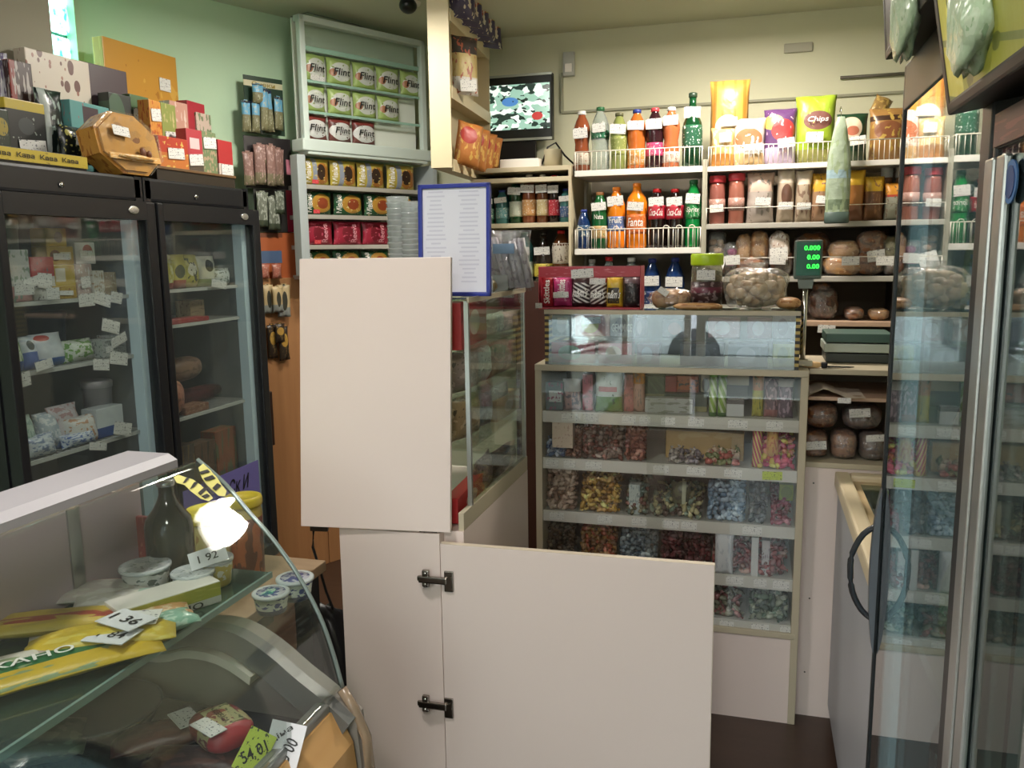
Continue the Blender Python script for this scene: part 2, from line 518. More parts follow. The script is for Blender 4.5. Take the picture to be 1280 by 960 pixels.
def loaf(pl, px, m, label, z=None, off=0.0, d=.1, p=.62, name='bread_loaf', cat='bread', tagat=None, amp=.12, wrap=True, group=None, rz=0.0, ry=0.0, slashes=False):
    x, w, zb, h = pl.bx(*px, off)
    if z is not None: h = zb + h - z; zb = z
    t = root_at(name, label, cat, pl, x, off + d / 2, zb, rz, 0, ry, group)
    sd = RNG.random() * 40
    obj('loaf', MB().ell((0, 0, h / 2), (w / 2 * .96, d / 2 * .96, h / 2 * .97), 18, 12, 0, amp, 9, p, sd), m, t)
    if wrap: obj('film', MB().ell((0, 0, h / 2), (w / 2, d / 2, h / 2), 14, 10, 0, amp, 12, p, sd), FILM, t)
    if slashes:
        mb = MB()
        for k in range(3): mb.ell((w * (-.25 + .25 * k), -d * .12, h * .93), (w * .03, d * .3, h * .05), 8, 6)
        obj('slashes', mb, PALEBUN, t)
    if tagat:
        cx, cz, tw, th = tagat; price(t, w * tw, h * th, (w * cx, -d / 2 - .006, h * cz), (RNG.uniform(-.1, .3), RNG.uniform(-.2, .2), 0))
    return t


def clump_bag(pl, px, m, label, z=None, off=0.0, d=.1, n=40, r=.02, name='bag_of_buns', cat='bag', tagat=None, knot=True, shape=.6):
    """clear bag, its heaped contents, a twisted neck"""
    x, w, zb, h = pl.bx(*px, off)
    if z is not None: h = zb + h - z; zb = z
    t = root_at(name, label, cat, pl, x, off + d / 2, zb)
    hh = h * (.86 if knot else .97); mb = MB()
    for k in range(n):
        a = RNG.uniform(0, 6.28); q = RNG.uniform(.3, 1) ** .5; b = RNG.uniform(-1, 1); s = (1 - b * b) ** .4
        mb.ell(((w / 2 - r) * q * s * math.cos(a), (d / 2 - r * .7) * q * s * math.sin(a), max(r * .8, hh / 2 + b * (hh / 2 - r))), (r * RNG.uniform(.8, 1.3), r * RNG.uniform(.8, 1.1), r * RNG.uniform(.7, 1.0)), 9, 6, 0, .2, 9, .85, k)
    obj('contents', mb, m, t, kind='stuff')
    sd = RNG.random() * 30
    fb = MB().ell((0, 0, hh / 2), (w / 2, d / 2, hh / 2), 20, 14, 0, .16, 12, shape, sd)
    if knot:
        for k in range(5):
            a = -.8 + .4 * k; fb.add([(-.012, 0, hh * .96), (.012, 0, hh * .96), (.02 + .03 * math.sin(a), .01 * k - .02, h), (-.02 + .03 * math.sin(a), .01 * k - .02, h * .99)], [(0, 1, 2, 3)], 0, True)
    obj('bag', fb, FILM, t)
    if tagat:
        cx, cz, tw, th = tagat; price(t, w * tw, h * th, (w * cx, -d / 2 - .008, h * cz), (-.2, .3, 0))
    return t


def candies(name, label, M, x0, x1, y0, y1, z0, h, mats, size=.016, dens=1.0, cat='sweets'):
    """a loose heap of wrapped sweets in a compartment (nobody could count it)"""
    mb = MB(); rg = random.Random(hash(label) % 9999 if False else sum(map(ord, label)))

    def candy(c, s, mi):
        i0 = len(mb.v); mb.ell((0, 0, 0), (s * .95, s * .55, s * .5), 7, 4, mi, 0, 1, .8)
        for sg in (-1, 1):
            mb.add([(sg * s * .8, 0, 0), (sg * s * 1.5, -s * .3, s * .45), (sg * s * 1.6, s * .2, 0), (sg * s * 1.5, -s * .1, -s * .45)], [(0, 1, 2), (0, 2, 3)], mi)
        mb.tf(Matrix.Translation(c) @ Matrix.Rotation(rg.uniform(0, 6.28), 4, 'Z') @ Matrix.Rotation(rg.uniform(-1, 1), 4, 'Y') @ Matrix.Rotation(rg.uniform(-1, 1), 4, 'X'), i0)
    st = size * 1.25 / dens; x = x0 + size * .8
    while x < x1 - size * .6:
        nz = max(1, int(h / (size * 1.0)))
        for k in range(nz):
            for q in range(2):
                y = y0 + size * (.9 + 1.4 * q) + rg.uniform(-.3, .3) * size + k * size * .22
                if y < y1 - size: candy(Vector((x + rg.uniform(-.4, .4) * size, y, z0 + size * .5 + k * size * .95 + rg.uniform(0, .4) * size)), size * rg.uniform(.85, 1.15), rg.randrange(len(mats)))
        yy = y0 + size * 3 + nz * size * .22
        while yy < y1 - size:
            candy(Vector((x + rg.uniform(-.4, .4) * size, yy, z0 + h * rg.uniform(.75, 1.0))), size * rg.uniform(.85, 1.15), rg.randrange(len(mats))); yy += size * 1.7
        x += st
    mb.v = [(min(max(a, x0 + .002), x1 - .002), min(max(b, y0), y1), max(c, z0 + .0006)) for a, b, c in mb.v]
    o = obj(name, mb, mats)
    o.matrix_world = M
    return tag(o, label, cat, None, 'stuff')
# ---------------------------------------------------------------- world, camera, exposure
W = bpy.data.worlds.new('daylight'); SC.world = W; W.use_nodes = True
bg = W.node_tree.nodes['Background']; bg.inputs['Color'].default_value = (.90, .95, 1.0, 1); bg.inputs['Strength'].default_value = 5.0
cam = bpy.data.cameras.new('camera'); co = bpy.data.objects.new('camera', cam); COL.objects.link(co)
cam.sensor_width = 36; cam.lens = F / 1280 * 36; cam.clip_start = .02
r_ = [Vector((_h[i], _dy[i], _up[i])) for i in range(3)]
co.matrix_world = Matrix(((r_[0].x, -r_[1].x, -r_[2].x, 0), (r_[0].y, -r_[1].y, -r_[2].y, 0), (r_[0].z, -r_[1].z, -r_[2].z, H), (0, 0, 0, 1)))
SC.camera = co
SC.view_settings.view_transform = 'Standard'; SC.view_settings.look = 'None'; SC.view_settings.gamma = 1; SC.view_settings.use_curve_mapping = False
SC.view_settings.exposure = EXPOSURE
SC.cycles.transparent_max_bounces = 24; SC.cycles.max_bounces = 8; SC.cycles.caustics_refractive = False; SC.cycles.caustics_reflective = False

# ---------------------------------------------------------------- room shell
CEIL = 2.72
WALLG = mat('pale_green_wall_paint', (188, 214, 182), 0.7, vary=.04, bmp=(30, .06))
WALLB = mat('cream_wall_paint', (208, 208, 180), 0.7, vary=.04, bmp=(30, .06))
WALLSHADE = mat('shaded_pier_wall', (150, 144, 126), 0.7)  # backlit shade of the pier put into its wall colour
FLOORM = wood('dark_brown_lino', (52, 36, 28), (74, 54, 42), (2, 9, 1), .35)
struct('floor', MB().box(-2.75, 1.35, -2.4, 4.7, -.06, 0), FLOORM)
struct('ceiling', MB().box(-2.75, 1.35, -2.4, 4.7, CEIL, CEIL + .08), mat('ceiling_paint', (196, 198, 176), .75, vary=.03))
WX = -2.6; PIERY = 2.5
# side wall behind the fridges, with a glass-block opening close to its corner
wb = MB(); ya, yb, za, zb = 2.52, 2.88, 1.95, 2.62
wb.box(WX - .12, WX, -2.4, ya, 0, CEIL); wb.box(WX - .12, WX, ya, yb, 0, za); wb.box(WX - .12, WX, ya, yb, zb, CEIL); wb.box(WX - .12, WX, yb, 4.7, 0, CEIL)
struct('wall_left', wb, WALLG)
struct('trim_1', MB().box(WX, WX + .24, -2.3, PIERY, 1.9, CEIL), WALLSHADE)      # boxed-in pier above the first fridge
gb = MB()
for k in range(4): gb.box(WX - .09, WX - .03, ya, yb, za + k * .17 + .006, za + k * .17 + .164, 0, .012)
gm, gn, gl_, gp = nt('green_glass_block')
tc = gn.new('ShaderNodeTexCoord'); nz = gn.new('ShaderNodeTexNoise'); nz.inputs['Scale'].default_value = 28; rp = gn.new('ShaderNodeValToRGB')
gl_.new(tc.outputs['Object'], nz.inputs['Vector']); gl_.new(nz.outputs['Fac'], rp.inputs[0])
rp.color_ramp.elements[0].position = .36; rp.color_ramp.elements[0].color = (.03, .33, .24, 1); rp.color_ramp.elements[1].position = .62; rp.color_ramp.elements[1].color = (.55, 1, .88, 1)
gl_.new(rp.outputs[0], gp.inputs['Emission Color']); gl_.new(rp.outputs[0], gp.inputs['Base Color']); gp.inputs['Emission Strength'].default_value = 2.6; gp.inputs['Roughness'].default_value = .1
w1 = struct('window_1', gb, gm)
gj = MB()
for k in range(5): gj.box(WX - .1, WX - .045, ya, yb, za + k * .17 - .006, za + k * .17 + .006)
obj('mortar_joint', gj, mat('green_mortar', (40, 90, 74), .6), w1)
# slanting wall between that corner and the back wall
a0, a1 = Vector((WX, 2.91)), Vector((-1.87, 4.5)); d_ = (a1 - a0).normalized(); nn_ = Vector((-d_.y, d_.x)) * .1
struct('wall_corner', MB().prism([a0, a1, a1 + nn_, a0 + nn_], 'z', 0, CEIL), WALLG)
struct('wall_back', MB().box(-2.2, 1.35, 4.5, 4.62, 0, CEIL), WALLB)
struct('wall_right', MB().box(1.22, 1.34, -2.4, 4.7, 0, CEIL), WALLB)
# shop front behind the photographer: door and window onto the street
wf = MB(); wf.box(-2.7, -1.75, -2.32, -2.2, 0, CEIL); wf.box(.75, 1.35, -2.32, -2.2, 0, CEIL); wf.box(-1.75, .75, -2.32, -2.2, 2.35, CEIL); wf.box(-1.75, -.55, -2.32, -2.2, 0, .55)
struct('wall_front', wf, WALLB)
WF = mat('white_window_frame', (230, 230, 226), .4)
w2 = struct('window_2', MB().box(-1.75, -1.69, -2.3, -2.22, .55, 2.35).box(-.61, -.55, -2.3, -2.22, .55, 2.35).box(-1.69, -.61, -2.3, -2.22, .55, .61).box(-1.69, -.61, -2.3, -2.22, 2.29, 2.35).box(-1.18, -1.13, -2.3, -2.22, .61, 2.29), WF)
obj('pane', MB().box(-1.69, -.61, -2.262, -2.258, .61, 2.29), GLASS, w2)
d1 = struct('door_1', MB().box(-.5, -.42, -2.3, -2.22, 0, 2.3).box(.62, .7, -2.3, -2.22, 0, 2.3).box(-.42, .62, -2.3, -2.22, 2.2, 2.3).box(-.42, .62, -2.3, -2.22, 0, .25).box(-.42, .62, -2.3, -2.22, .95, 1.05), WF)
obj('pane', MB().box(-.42, .62, -2.262, -2.258, .25, .95).box(-.42, .62, -2.262, -2.258, 1.05, 2.2), GLASS, d1)
struct('street', MB().box(-14, 14, -16, -2.4, -.2, -.12), mat('asphalt', (120, 120, 118), .9))
def car(x, y, c, hh, label, name):  # unseen vehicles added to give the showcase glass something to reflect
    t = thing(name, label, 'car', (x, y, -.12)); L = 2.2
    obj('body', MB().box(-L, L, -.85, .85, .3, .3 + hh * .45, 0, .15).box(-L * .75, L * .55, -.75, .75, .3 + hh * .4, hh + .15, 0, .2), mat('paint_' + name, c, .2, coat=.5), t)
    obj('window_band', MB().box(-L * .7, L * .5, -.77, .77, .3 + hh * .5, hh, 0, .1), mat('car_glass', (30, 36, 42), .1), t)
    for sx in (-1.35, 1.35):
        for sy in (-.8, .8): obj('wheel', MB().lathe([(.32, -.1), (.34, -.06), (.34, .06), (.32, .1)], 20), BLACK, t, (sx, sy, .34), (RAD(90), 0, 0))


car(.6, -6.6, (190, 192, 196), 1.7, 'white van added across the street outside the shop door for its reflection', 'added_van')
car(-4.2, -6.8, (40, 44, 56), 1.25, 'dark blue car added in the street outside the shop window for its reflection', 'added_car')
ob = MB(); ob.box(-14, 14, -16.4, -16, -.12, 4.2); struct('wall_opposite', ob, mat('opposite_facade', (190, 182, 170), .9))
for nm, x0, x1, z0, z1 in (('portal_window', -1.69, -.61, .61, 2.29), ('portal_door', -.42, .62, .25, 2.2)):
    la = bpy.data.lights.new(nm, 'AREA'); la.shape = 'RECTANGLE'; la.size = x1 - x0; la.size_y = z1 - z0; la.cycles.is_portal = True
    lo = bpy.data.objects.new(nm, la); COL.objects.link(lo); lo.location = ((x0 + x1) / 2, -2.34, (z0 + z1) / 2); lo.rotation_euler = (RAD(90), 0, 0)


# ceiling light by the crisp shelves, then three added fill domes
def dome(x, y, r, power, col, label):
    t = thing('ceiling_light', label, 'lamp', (x, y, CEIL))
    obj('rim', MB().lathe([(r + .02, -.02), (r + .025, -.01), (r + .02, 0)], 32), WHITEM, t)
    obj('diffuser', MB().lathe([(r * .3, -.075), (r * .75, -.06), (r, -.02)], 32), mat('diffuser_' + label[:6], (250, 246, 240), .4, emit=col, es=6.0), t)
    la = bpy.data.lights.new('bulb', 'AREA'); la.shape = 'DISK'; la.size = r * 1.6; la.energy = power; la.color = lin(col)
    lo = bpy.data.objects.new('bulb', la); COL.objects.link(lo); lo.parent = t; lo.location = (0, 0, -.085)
    return t


dome(-.09, 3.62, .14, LAMP_BACK, (255, 244, 230), 'round ceiling lamp in front of the crisp shelves')
dome(-1.0, .95, .17, FILL_DELI, (255, 249, 246), 'round ceiling lamp above the deli counter')  # added to brighten the deli goods and rear panel
dome(-1.45, 3.05, .14, FILL_SIDE, (255, 250, 240), 'round ceiling lamp in front of the hanging crouton case')  # added to brighten the side wall and hanging case
dome(-.05, -.6, .2, FILL_DOOR, (255, 247, 243), 'round ceiling lamp just inside the shop door')  # added to brighten the gate, cabinet panels and case front

# plumbing and wiring on the back wall
PB = PL(0, 4.5, 0)
cb = MB(); x0, z0 = PB.at(703, 141); x1, z1 = PB.at(1140, 122)
cb.box(x0, x1, 4.487, 4.5, z0 - .006, z0 + .006); cb.box(x0 - .006, x0 + .006, 4.487, 4.5, z0, z0 + .2)
struct('trim_2', cb, mat('wall_trunking', (150, 150, 128), .6))
x0, z0 = PB.at(1050, 98); x1, z1 = PB.at(1142, 92)
o = obj('conduit_pipe', MB().tube([(x0, 4.485, z0), (x1, 4.485, z0)], .008), mat('dark_conduit', (96, 92, 80), .5)); tag(o, 'dark thin conduit running across back wall above the brown crisp packet', 'pipe')
x, w, zb, h = PB.bx(705, 719, 66, 96)
t = thing('wall_switch_box', 'small grey box mounted on back wall above the bottle shelf', 'switch', (x, 4.5, zb))
obj('box', MB().box(-w / 2, w / 2, -.03, 0, 0, h, 0, .004), mat('grey_switch', (176, 178, 172), .5), t)
obj('rocker', MB().box(-w * .3, w * .3, -.036, -.03, h * .15, h * .5, 0, .002), WHITEM, t)
x, w, zb, h = PB.bx(980, 1016, 54, 66)
o = obj('wall_vent', MB().box(x - w / 2, x + w / 2, 4.485, 4.5, zb, zb + h, 0, .006), mat('vent_grey', (170, 168, 150), .6)); tag(o, 'small oblong grey cover plate high on back wall', 'vent')
PC = PL(0, 3.75, 0)
x, z = PC.at(513, 2)
t = thing('security_camera', 'black and white security camera under the ceiling above hanging case', 'camera', (x, 3.75, z - .015))
obj('mount', MB().lathe([(.045, 0), (.05, .02), (.02, .04), (.014, CEIL - z + .015)], 16), WHITEM, t)
obj('lens_housing', MB().ell((0, -.03, -.01), (.04, .045, .035), 14, 10), BLACK, t)
# ---------------------------------------------------------------- two glass-door fridges along the side wall
FX = -1.97; FZ = 1.865
PF = PL(FX, 0, 90)                     # local x = world y, front looks to +x
FRBODY = mat('fridge_black', (26, 27, 30), .35)
INNER = mat('fridge_inner_grey', (128, 132, 132), .5)
FGL = pane('fridge_glass', (240, 244, 243), .05, .02, 1.0, .05, (150, 160, 160))
WIRE = mat('wire_shelf_white', (190, 190, 184), .4)
FY = [(1.81, 2.45), (2.456, 3.075)]
SH1 = [PF.at(90, 374, .02)[1], PF.at(95, 457, .02)[1], PF.at(100, 563, .02)[1]]
SH2 = [PF.at(250, 360, .02)[1], PF.at(235, 405, .02)[1], PF.at(262, 515, .02)[1]]


def fridge(y0, y1, shelves, label):
    w = y1 - y0; t = thing('display_fridge', label, 'fridge', (FX, (y0 + y1) / 2, 0), (0, 0, RAD(90)))
    D = .5; b = MB(); q = w / 2
    b.box(-q, -q + .035, .03, D, 0, FZ); b.box(q - .035, q, .03, D, 0, FZ); b.box(-q, q, .03, D, FZ - .08, FZ, 0, .01); b.box(-q, q, .03, D, 0, .3, 0, .005); b.box(-q, q, D - .03, D, 0, FZ)
    obj('body', b, FRBODY, t)
    obj('liner', MB().box(-q + .035, -q + .04, .04, D - .03, .3, FZ - .09).box(q - .04, q - .035, .04, D - .03, .3, FZ - .09).box(-q + .04, q - .04, D - .04, D - .03, .3, FZ - .09).box(-q + .035, q - .035, .04, D - .03, FZ - .1, FZ - .09), INNER, t)
    d = obj('door', MB().box(-q + .003, -q + .034, -.02, .028, .32, FZ - .085, 0, .006).box(q - .05, q - .003, -.02, .028, .32, FZ - .085, 0, .006).box(-q + .03, q - .045, -.02, .028, FZ - .145, FZ - .085).box(-q + .03, q - .045, -.02, .028, .32, .38), FRBODY, t)
    obj('glass', MB().box(-q + .03, q - .045, 0, .006, .38, FZ - .145), FGL, d)
    obj('inner_frame', MB().box(q - .082, q - .05, .02, .06, .38, FZ - .145).box(-q + .036, -q + .044, .02, .06, .38, FZ - .145), mat('pale_blue_glow_strip', (200, 216, 220), .4, emit=(190, 215, 225), es=.05), d)  # faint glow added to the frame strips to brighten the fridge inside
    bd = obj('badge', MB().lathe([(.024, 0), (.024, .003), (.02, .004)], 18), mat('badge_silver', (205, 205, 200), .25, .8), d, (q - .11, -.02, FZ - .115), (RAD(90), 0, 0)); bd.scale = (1, .55, 1)
    obj('key_lock', MB().lathe([(.009, 0), (.009, .004)], 12), CHROME, t, (-.03, .03, FZ - .05), (RAD(90), 0, 0))
    for z in shelves:
        s = MB(); y = .05
        s.box(-q + .045, q - .045, .05, .058, z - .012, z); s.box(-q + .045, q - .045, D - .06, D - .052, z - .008, z)
        for k in range(22): xx = -q + .05 + k * (w - .1) / 21; s.box(xx - .0015, xx + .0015, .058, D - .06, z - .005, z - .001)
        obj('wire_shelf', s, WIRE, t)
    v = MB()
    for k in range(10): v.box(-q + .08, q - .08, .022, .03, .05 + k * .024, .06 + k * .024)
    obj('vent_slats', v, DARK, t)
    return t


f1 = fridge(*FY[0], SH1, 'black glass-door fridge filled with dairy cartons and curd bags')
f2 = fridge(*FY[1], SH2, 'black glass-door fridge with yellow sauce pouches and sausages, beside the wooden panel')
# purple handwritten sheet taped low on the second fridge
x, w, zb, h = PF.bx(228, 324, 592, 760, -.004)
t = thing('notice_sheet', 'purple handwritten sheet stuck low on the second fridge door', 'sign', PF.W(x, -.022, zb), (0, 0, PF.a))
obj('sheet', MB().box(-w / 2, w / 2, -.001, .001, 0, h), mat('purple_paper', (98, 92, 148), .6), t)
letter(t, 'Ск И', .13, .06, w * .2, -.003, h * .88, INK, .2)
letter(t, '1 м', .08, .04, w * .1, -.003, h * .6, INK, .2)

# goods in the first fridge: (x0, x1, ytop), depth behind the glass, colours
I1 = [
    ('white plastic tub of sour cream with round lid upright on top fridge shelf', 'tub', 4, 36, 272, 346, .16, (168, 176, 168)),
    ('white carton stack under the round lid in the dairy fridge', 'carton', 7, 38, 312, 374, .07, prn((214, 216, 210), ('b', .0, .3, (214, 160, 156)), ('n', 6, .6, (150, 170, 150)))),
    ('carton with red top and white base on the first fridge upper shelf', 'carton', 40, 69, 321, 374, .07, prn((206, 204, 196), ('b', .55, 1, (196, 62, 62)), ('n', 8, .64, (120, 110, 110)))),
    ('topmost yellow carton of the pile in the dairy fridge', 'carton', 57, 83, 285, 308, .12, prn((214, 176, 52), ('e', .6, .5, .2, .3, (140, 92, 30)))),
    ('yellow butter carton in the middle of the dairy fridge pile', 'carton', 59, 92, 308, 331, .10, prn((206, 168, 60), ('e', .3, .5, .2, .3, (120, 70, 30)), ('r', .5, .9, .3, .7, (230, 220, 180)))),
    ('yellow carton with white corner low in the dairy fridge pile', 'carton', 63, 94, 331, 356, .09, prn((210, 178, 48), ('r', .2, .6, .5, .9, (224, 220, 200)))),
    ('white carton with red emblem standing on the yellow pile shelf', 'carton', 94, 119, 303, 330, .11, prn((220, 214, 206), ('e', .62, .6, .25, .3, (196, 60, 48)))),
    ('pinkish carton below the red emblem carton in the dairy fridge', 'carton', 96, 116, 330, 370, .09, prn((204, 178, 170), ('n', 7, .58, (230, 226, 220)))),
    ('small white tub with tag leaning beside the pinkish dairy carton', 'carton', 117, 131, 338, 370, .08, prn((206, 202, 190), ('n', 7, .58, (170, 140, 100)))),
    ('brown cheese wedge at the end of the upper dairy shelf', 'carton', 131, 146, 340, 369, .08, prn((176, 150, 110), ('n', 7, .6, (210, 190, 150)))),
    ('low yellow flat pack lying in front on upper dairy shelf', 'carton', 68, 96, 357, 374, .06, prn((196, 160, 60), ('n', 8, .6, (150, 90, 40)))),
    ('green and white milk pack leaning on second dairy shelf', 'bag', 18, 36, 418, 461, .06, prn((206, 220, 190), ('n', 5, .55, (110, 150, 70)), ('b', 0, .25, (70, 100, 170)))),
    ('blue and white milk pack beside the green milk pack', 'bag', 34, 56, 420, 461, .06, prn((196, 206, 214), ('b', 0, .5, (60, 96, 178)), ('e', .5, .7, .2, .15, (40, 60, 60)))),
    ('pale milk carton with red stamp lying toward the glass', 'bag', 50, 90, 416, 456, .07, prn((214, 220, 226), ('b', 0, .22, (70, 110, 184)), ('e', .3, .85, .2, .1, (200, 70, 60)))),
    ('folded green and white curd pack on second dairy shelf', 'bag', 86, 126, 424, 452, .07, prn((216, 224, 208), ('n', 6, .52, (120, 172, 80)))),
    ('small grey curd tub at the end of second dairy shelf', 'carton', 128, 143, 424, 446, .07, prn((196, 200, 196), ('n', 8, .6, (130, 140, 140)))),
    ('white carton under price cards at the second shelf end', 'carton', 140, 158, 418, 447, .09, prn((208, 208, 204), ('n', 8, .6, (150, 150, 150)))),
    ('pale green curd bag at the near end of lower dairy shelf', 'bag', 26, 56, 520, 574, .07, prn((190, 212, 196), ('n', 6, .55, (150, 180, 170)))),
    ('white crumpled curd bag lying front on lower dairy shelf', 'bag', 34, 80, 544, 579, .05, prn((206, 214, 222), ('n', 8, .55, (120, 140, 176)))),
    ('silvery blue curd bag behind the white crumpled one', 'bag', 56, 92, 514, 566, .09, prn((176, 190, 200), ('n', 8, .55, (220, 224, 228)))),
    ('pink and white curd bag heaped mid lower dairy shelf', 'bag', 76, 112, 505, 562, .08, prn((214, 204, 206), ('n', 7, .55, (196, 150, 150)), ('b', 0, .2, (100, 120, 180)))),
    ('white curd bag with orange print toward the heap end', 'bag', 90, 132, 520, 558, .06, prn((220, 216, 210), ('n', 7, .58, (206, 150, 110)))),
    ('blue printed curd bag tucked at lower heap end', 'bag', 84, 128, 540, 563, .05, prn((210, 216, 226), ('n', 9, .54, (84, 110, 180)))),
    ('round silver lid leaning above the blue and white tub', 'tub', 124, 151, 475, 528, .12, (178, 172, 176)),
    ('blue and white butter tub on lower dairy shelf end', 'carton', 121, 155, 508, 548, .08, prn((214, 220, 222), ('b', 0, .35, (50, 80, 150)))),
    ('dark round tin at the back of the second dairy gap', 'tub', 55, 92, 388, 424, .2, (52, 62, 84)),
]


def shelf_z(y, shelves):
    return y


for lab, kind, x0, x1, yt, yb, off, c in I1:
    sz = None
    zz = PF.bx(x0, x1, yt, yb, off)[2]
    near = min(SH1, key=lambda s: abs(s - zz)); z = near if abs(near - zz) < .055 else None
    if kind == 'tub':
        bb = PF.bx(x0, x1, yt, yb, off); z = near
        t = thing('dairy_tub', lab, 'tub', PF.W(bb[0], off + .05, z), (0, 0, PF.a), 'dairy goods in the first fridge'); h = bb[2] + bb[3] - z
        obj('body', MB().lathe([(bb[1] * .4, 0), (bb[1] * .48, h * .86), (bb[1] * .5, h * .87)], 18), mat('tub%s' % (c,), c, .4), t)
        obj('lid', MB().lathe([(bb[1] * .51, h * .87), (bb[1] * .51, h * .97), (bb[1] * .46, h), (bb[1] * .4, h * .985)], 18), mat('lid%s' % (c,), tuple(min(255, int(v * 1.15)) for v in c), .35), t)
    elif kind == 'carton':
        t = carton(PF, (x0, x1, yt, yb), c, lab, off, z, 'dairy_carton', 'carton', None if RNG.random() < .5 else (0, .45, .6, .35), None, .06, group='dairy goods in the first fridge')
    else:
        t = bag(PF, (x0, x1, yt, yb), c, lab, off, z, 'dairy_bag', 'bag', None, None, .05, 0, RAD(-12), group='dairy goods in the first fridge')
# price cards clipped to the shelf fronts
for f, pts in ((f1, [(32, 362, 24, 14), (68, 367, 16, 15), (110, 375, 20, 16), (130, 374, 20, 16), (147, 372, 14, 14), (30, 475, 20, 18), (57, 456, 22, 12), (128, 456, 20, 14), (150, 448, 22, 16), (140, 408, 22, 16), (150, 425, 20, 12), (124, 558, 22, 10), (155, 536, 22, 16), (41, 353, 20, 12)]),
               (f2, [(275, 355, 18, 10)])):
    for px, py, w, h in pts:
        x, ww, zb, hh = PF.bx(px - w / 2, px + w / 2, py - h / 2, py + h / 2, .03)
        p = PF.W(x, .035, zb + hh / 2); q = f.matrix_world if False else None
        price(f, ww, hh, (p.y - f.location.y, .035, p.z), (RNG.uniform(-.1, .1), RNG.uniform(-.3, .3), 0))
I2 = [
    ('bag', 199, 222, 322, 366, .06, prn((206, 190, 70), ('n', 5, .56, (226, 220, 160)), ('b', 0, .2, (190, 70, 50))), 'yellow mayonnaise pouch at the near end of sauce shelf', 'sauce_pouch'),
    ('bag', 213, 238, 318, 365, .07, prn((210, 196, 74), ('e', .5, .5, .25, .2, (70, 80, 50)), ('b', 0, .25, (196, 80, 60))), 'yellow mayonnaise pouch with dark emblem, second on sauce shelf', 'sauce_pouch'),
    ('bag', 230, 253, 318, 364, .08, prn((208, 198, 84), ('e', .5, .55, .25, .2, (240, 236, 210)), ('n', 7, .6, (80, 84, 60))), 'yellow mayonnaise pouch with white oval, third on sauce shelf', 'sauce_pouch'),
    ('bag', 251, 274, 320, 362, .08, prn((226, 224, 206), ('e', .5, .68, .22, .2, (36, 38, 40)), ('b', 0, .25, (180, 190, 120))), 'white sauce pouch with black round emblem on sauce shelf', 'sauce_pouch'),
    ('bag', 270, 292, 335, 358, .07, prn((206, 208, 200), ('n', 7, .56, (120, 124, 110))), 'low white sauce pouch at the far end of sauce shelf', 'sauce_pouch'),
    ('carton', 206, 262, 398, 410, .05, prn((176, 40, 44), ('n', 8, .64, (210, 120, 110))), 'flat red meat tray on the second shelf of sausage fridge', 'meat_tray'),
    ('carton', 238, 256, 375, 400, .16, prn((190, 160, 120), ('n', 7, .6, (150, 110, 80))), 'tan packet standing behind the flat red meat tray', 'meat_packet'),
    ('sausage', 214, 262, 448, 478, .1, (150, 112, 88), 'thick smoked sausage lying high in sausage fridge', 'smoked_sausage'),
    ('sausage', 212, 290, 480, 500, .16, (104, 46, 42), 'dark red salami stick lying behind the ham in sausage fridge', 'salami_stick'),
    ('sausage', 210, 232, 480, 528, .08, (206, 132, 104), 'pink round ham end on lower shelf of sausage fridge', 'ham_end'),
    ('carton', 232, 262, 506, 524, .06, prn((150, 100, 76), ('n', 7, .58, (190, 150, 120))), 'brown packed meat next to the pink ham end', 'meat_packet'),
    ('carton', 224, 246, 556, 640, .1, prn((108, 92, 76), ('n', 4, .55, (140, 110, 70))), 'brown carton in the bottom of sausage fridge', 'juice_carton'),
    ('carton', 246, 272, 552, 640, .1, prn((128, 92, 66), ('n', 4, .55, (90, 80, 60))), 'tan carton beside the brown one in fridge bottom', 'juice_carton'),
    ('carton', 272, 298, 535, 640, .1, prn((168, 96, 58), ('n', 4, .55, (120, 120, 80))), 'orange carton at the bottom of sausage fridge', 'juice_carton'),
]
for kind, x0, x1, yt, yb, off, c, lab, nm in I2:
    zz = PF.bx(x0, x1, yt, yb, off)[2]; near = min(SH2 + [.31], key=lambda s: abs(s - zz)); z = near if (abs(near - zz) < .06 or kind == 'carton') else None
    if kind == 'bag': bag(PF, (x0, x1, yt, yb), c, lab, off, z, nm, 'sauce', None, None, .05, group='goods in the sausage fridge')
    elif kind == 'carton': carton(PF, (x0, x1, yt, yb), c, lab, off, z, nm, 'food pack', None, None, .07, group='goods in the sausage fridge')
    else:
        x, w, zb, h = PF.bx(x0, x1, yt, yb, off); zb = min(SH2, key=lambda s: abs(s - zb)) if nm != 'smoked_sausage' else SH2[2] + PF.bx(212, 290, 480, 500, .16)[3] * 0 + .115
        t = thing(nm, lab, 'sausage', PF.W(x, off + .05, zb), (0, 0, PF.a), 'goods in the sausage fridge')
        if nm == 'smoked_sausage': t.location.z = zb
        obj('casing', MB().ell((0, 0, h / 2), (w / 2, h / 2, h / 2), 20, 12, 0, .06, 8, .75), prn(c, ('n', 6, .58, tuple(int(v * .8) for v in c)), rough=.35), t)
        obj('tied_end', MB().ell((w / 2, 0, h / 2), (.012, .008, .008), 8, 6).ell((-w / 2, 0, h / 2), (.012, .008, .008), 8, 6), mat('twine', (200, 190, 160), .7), t)
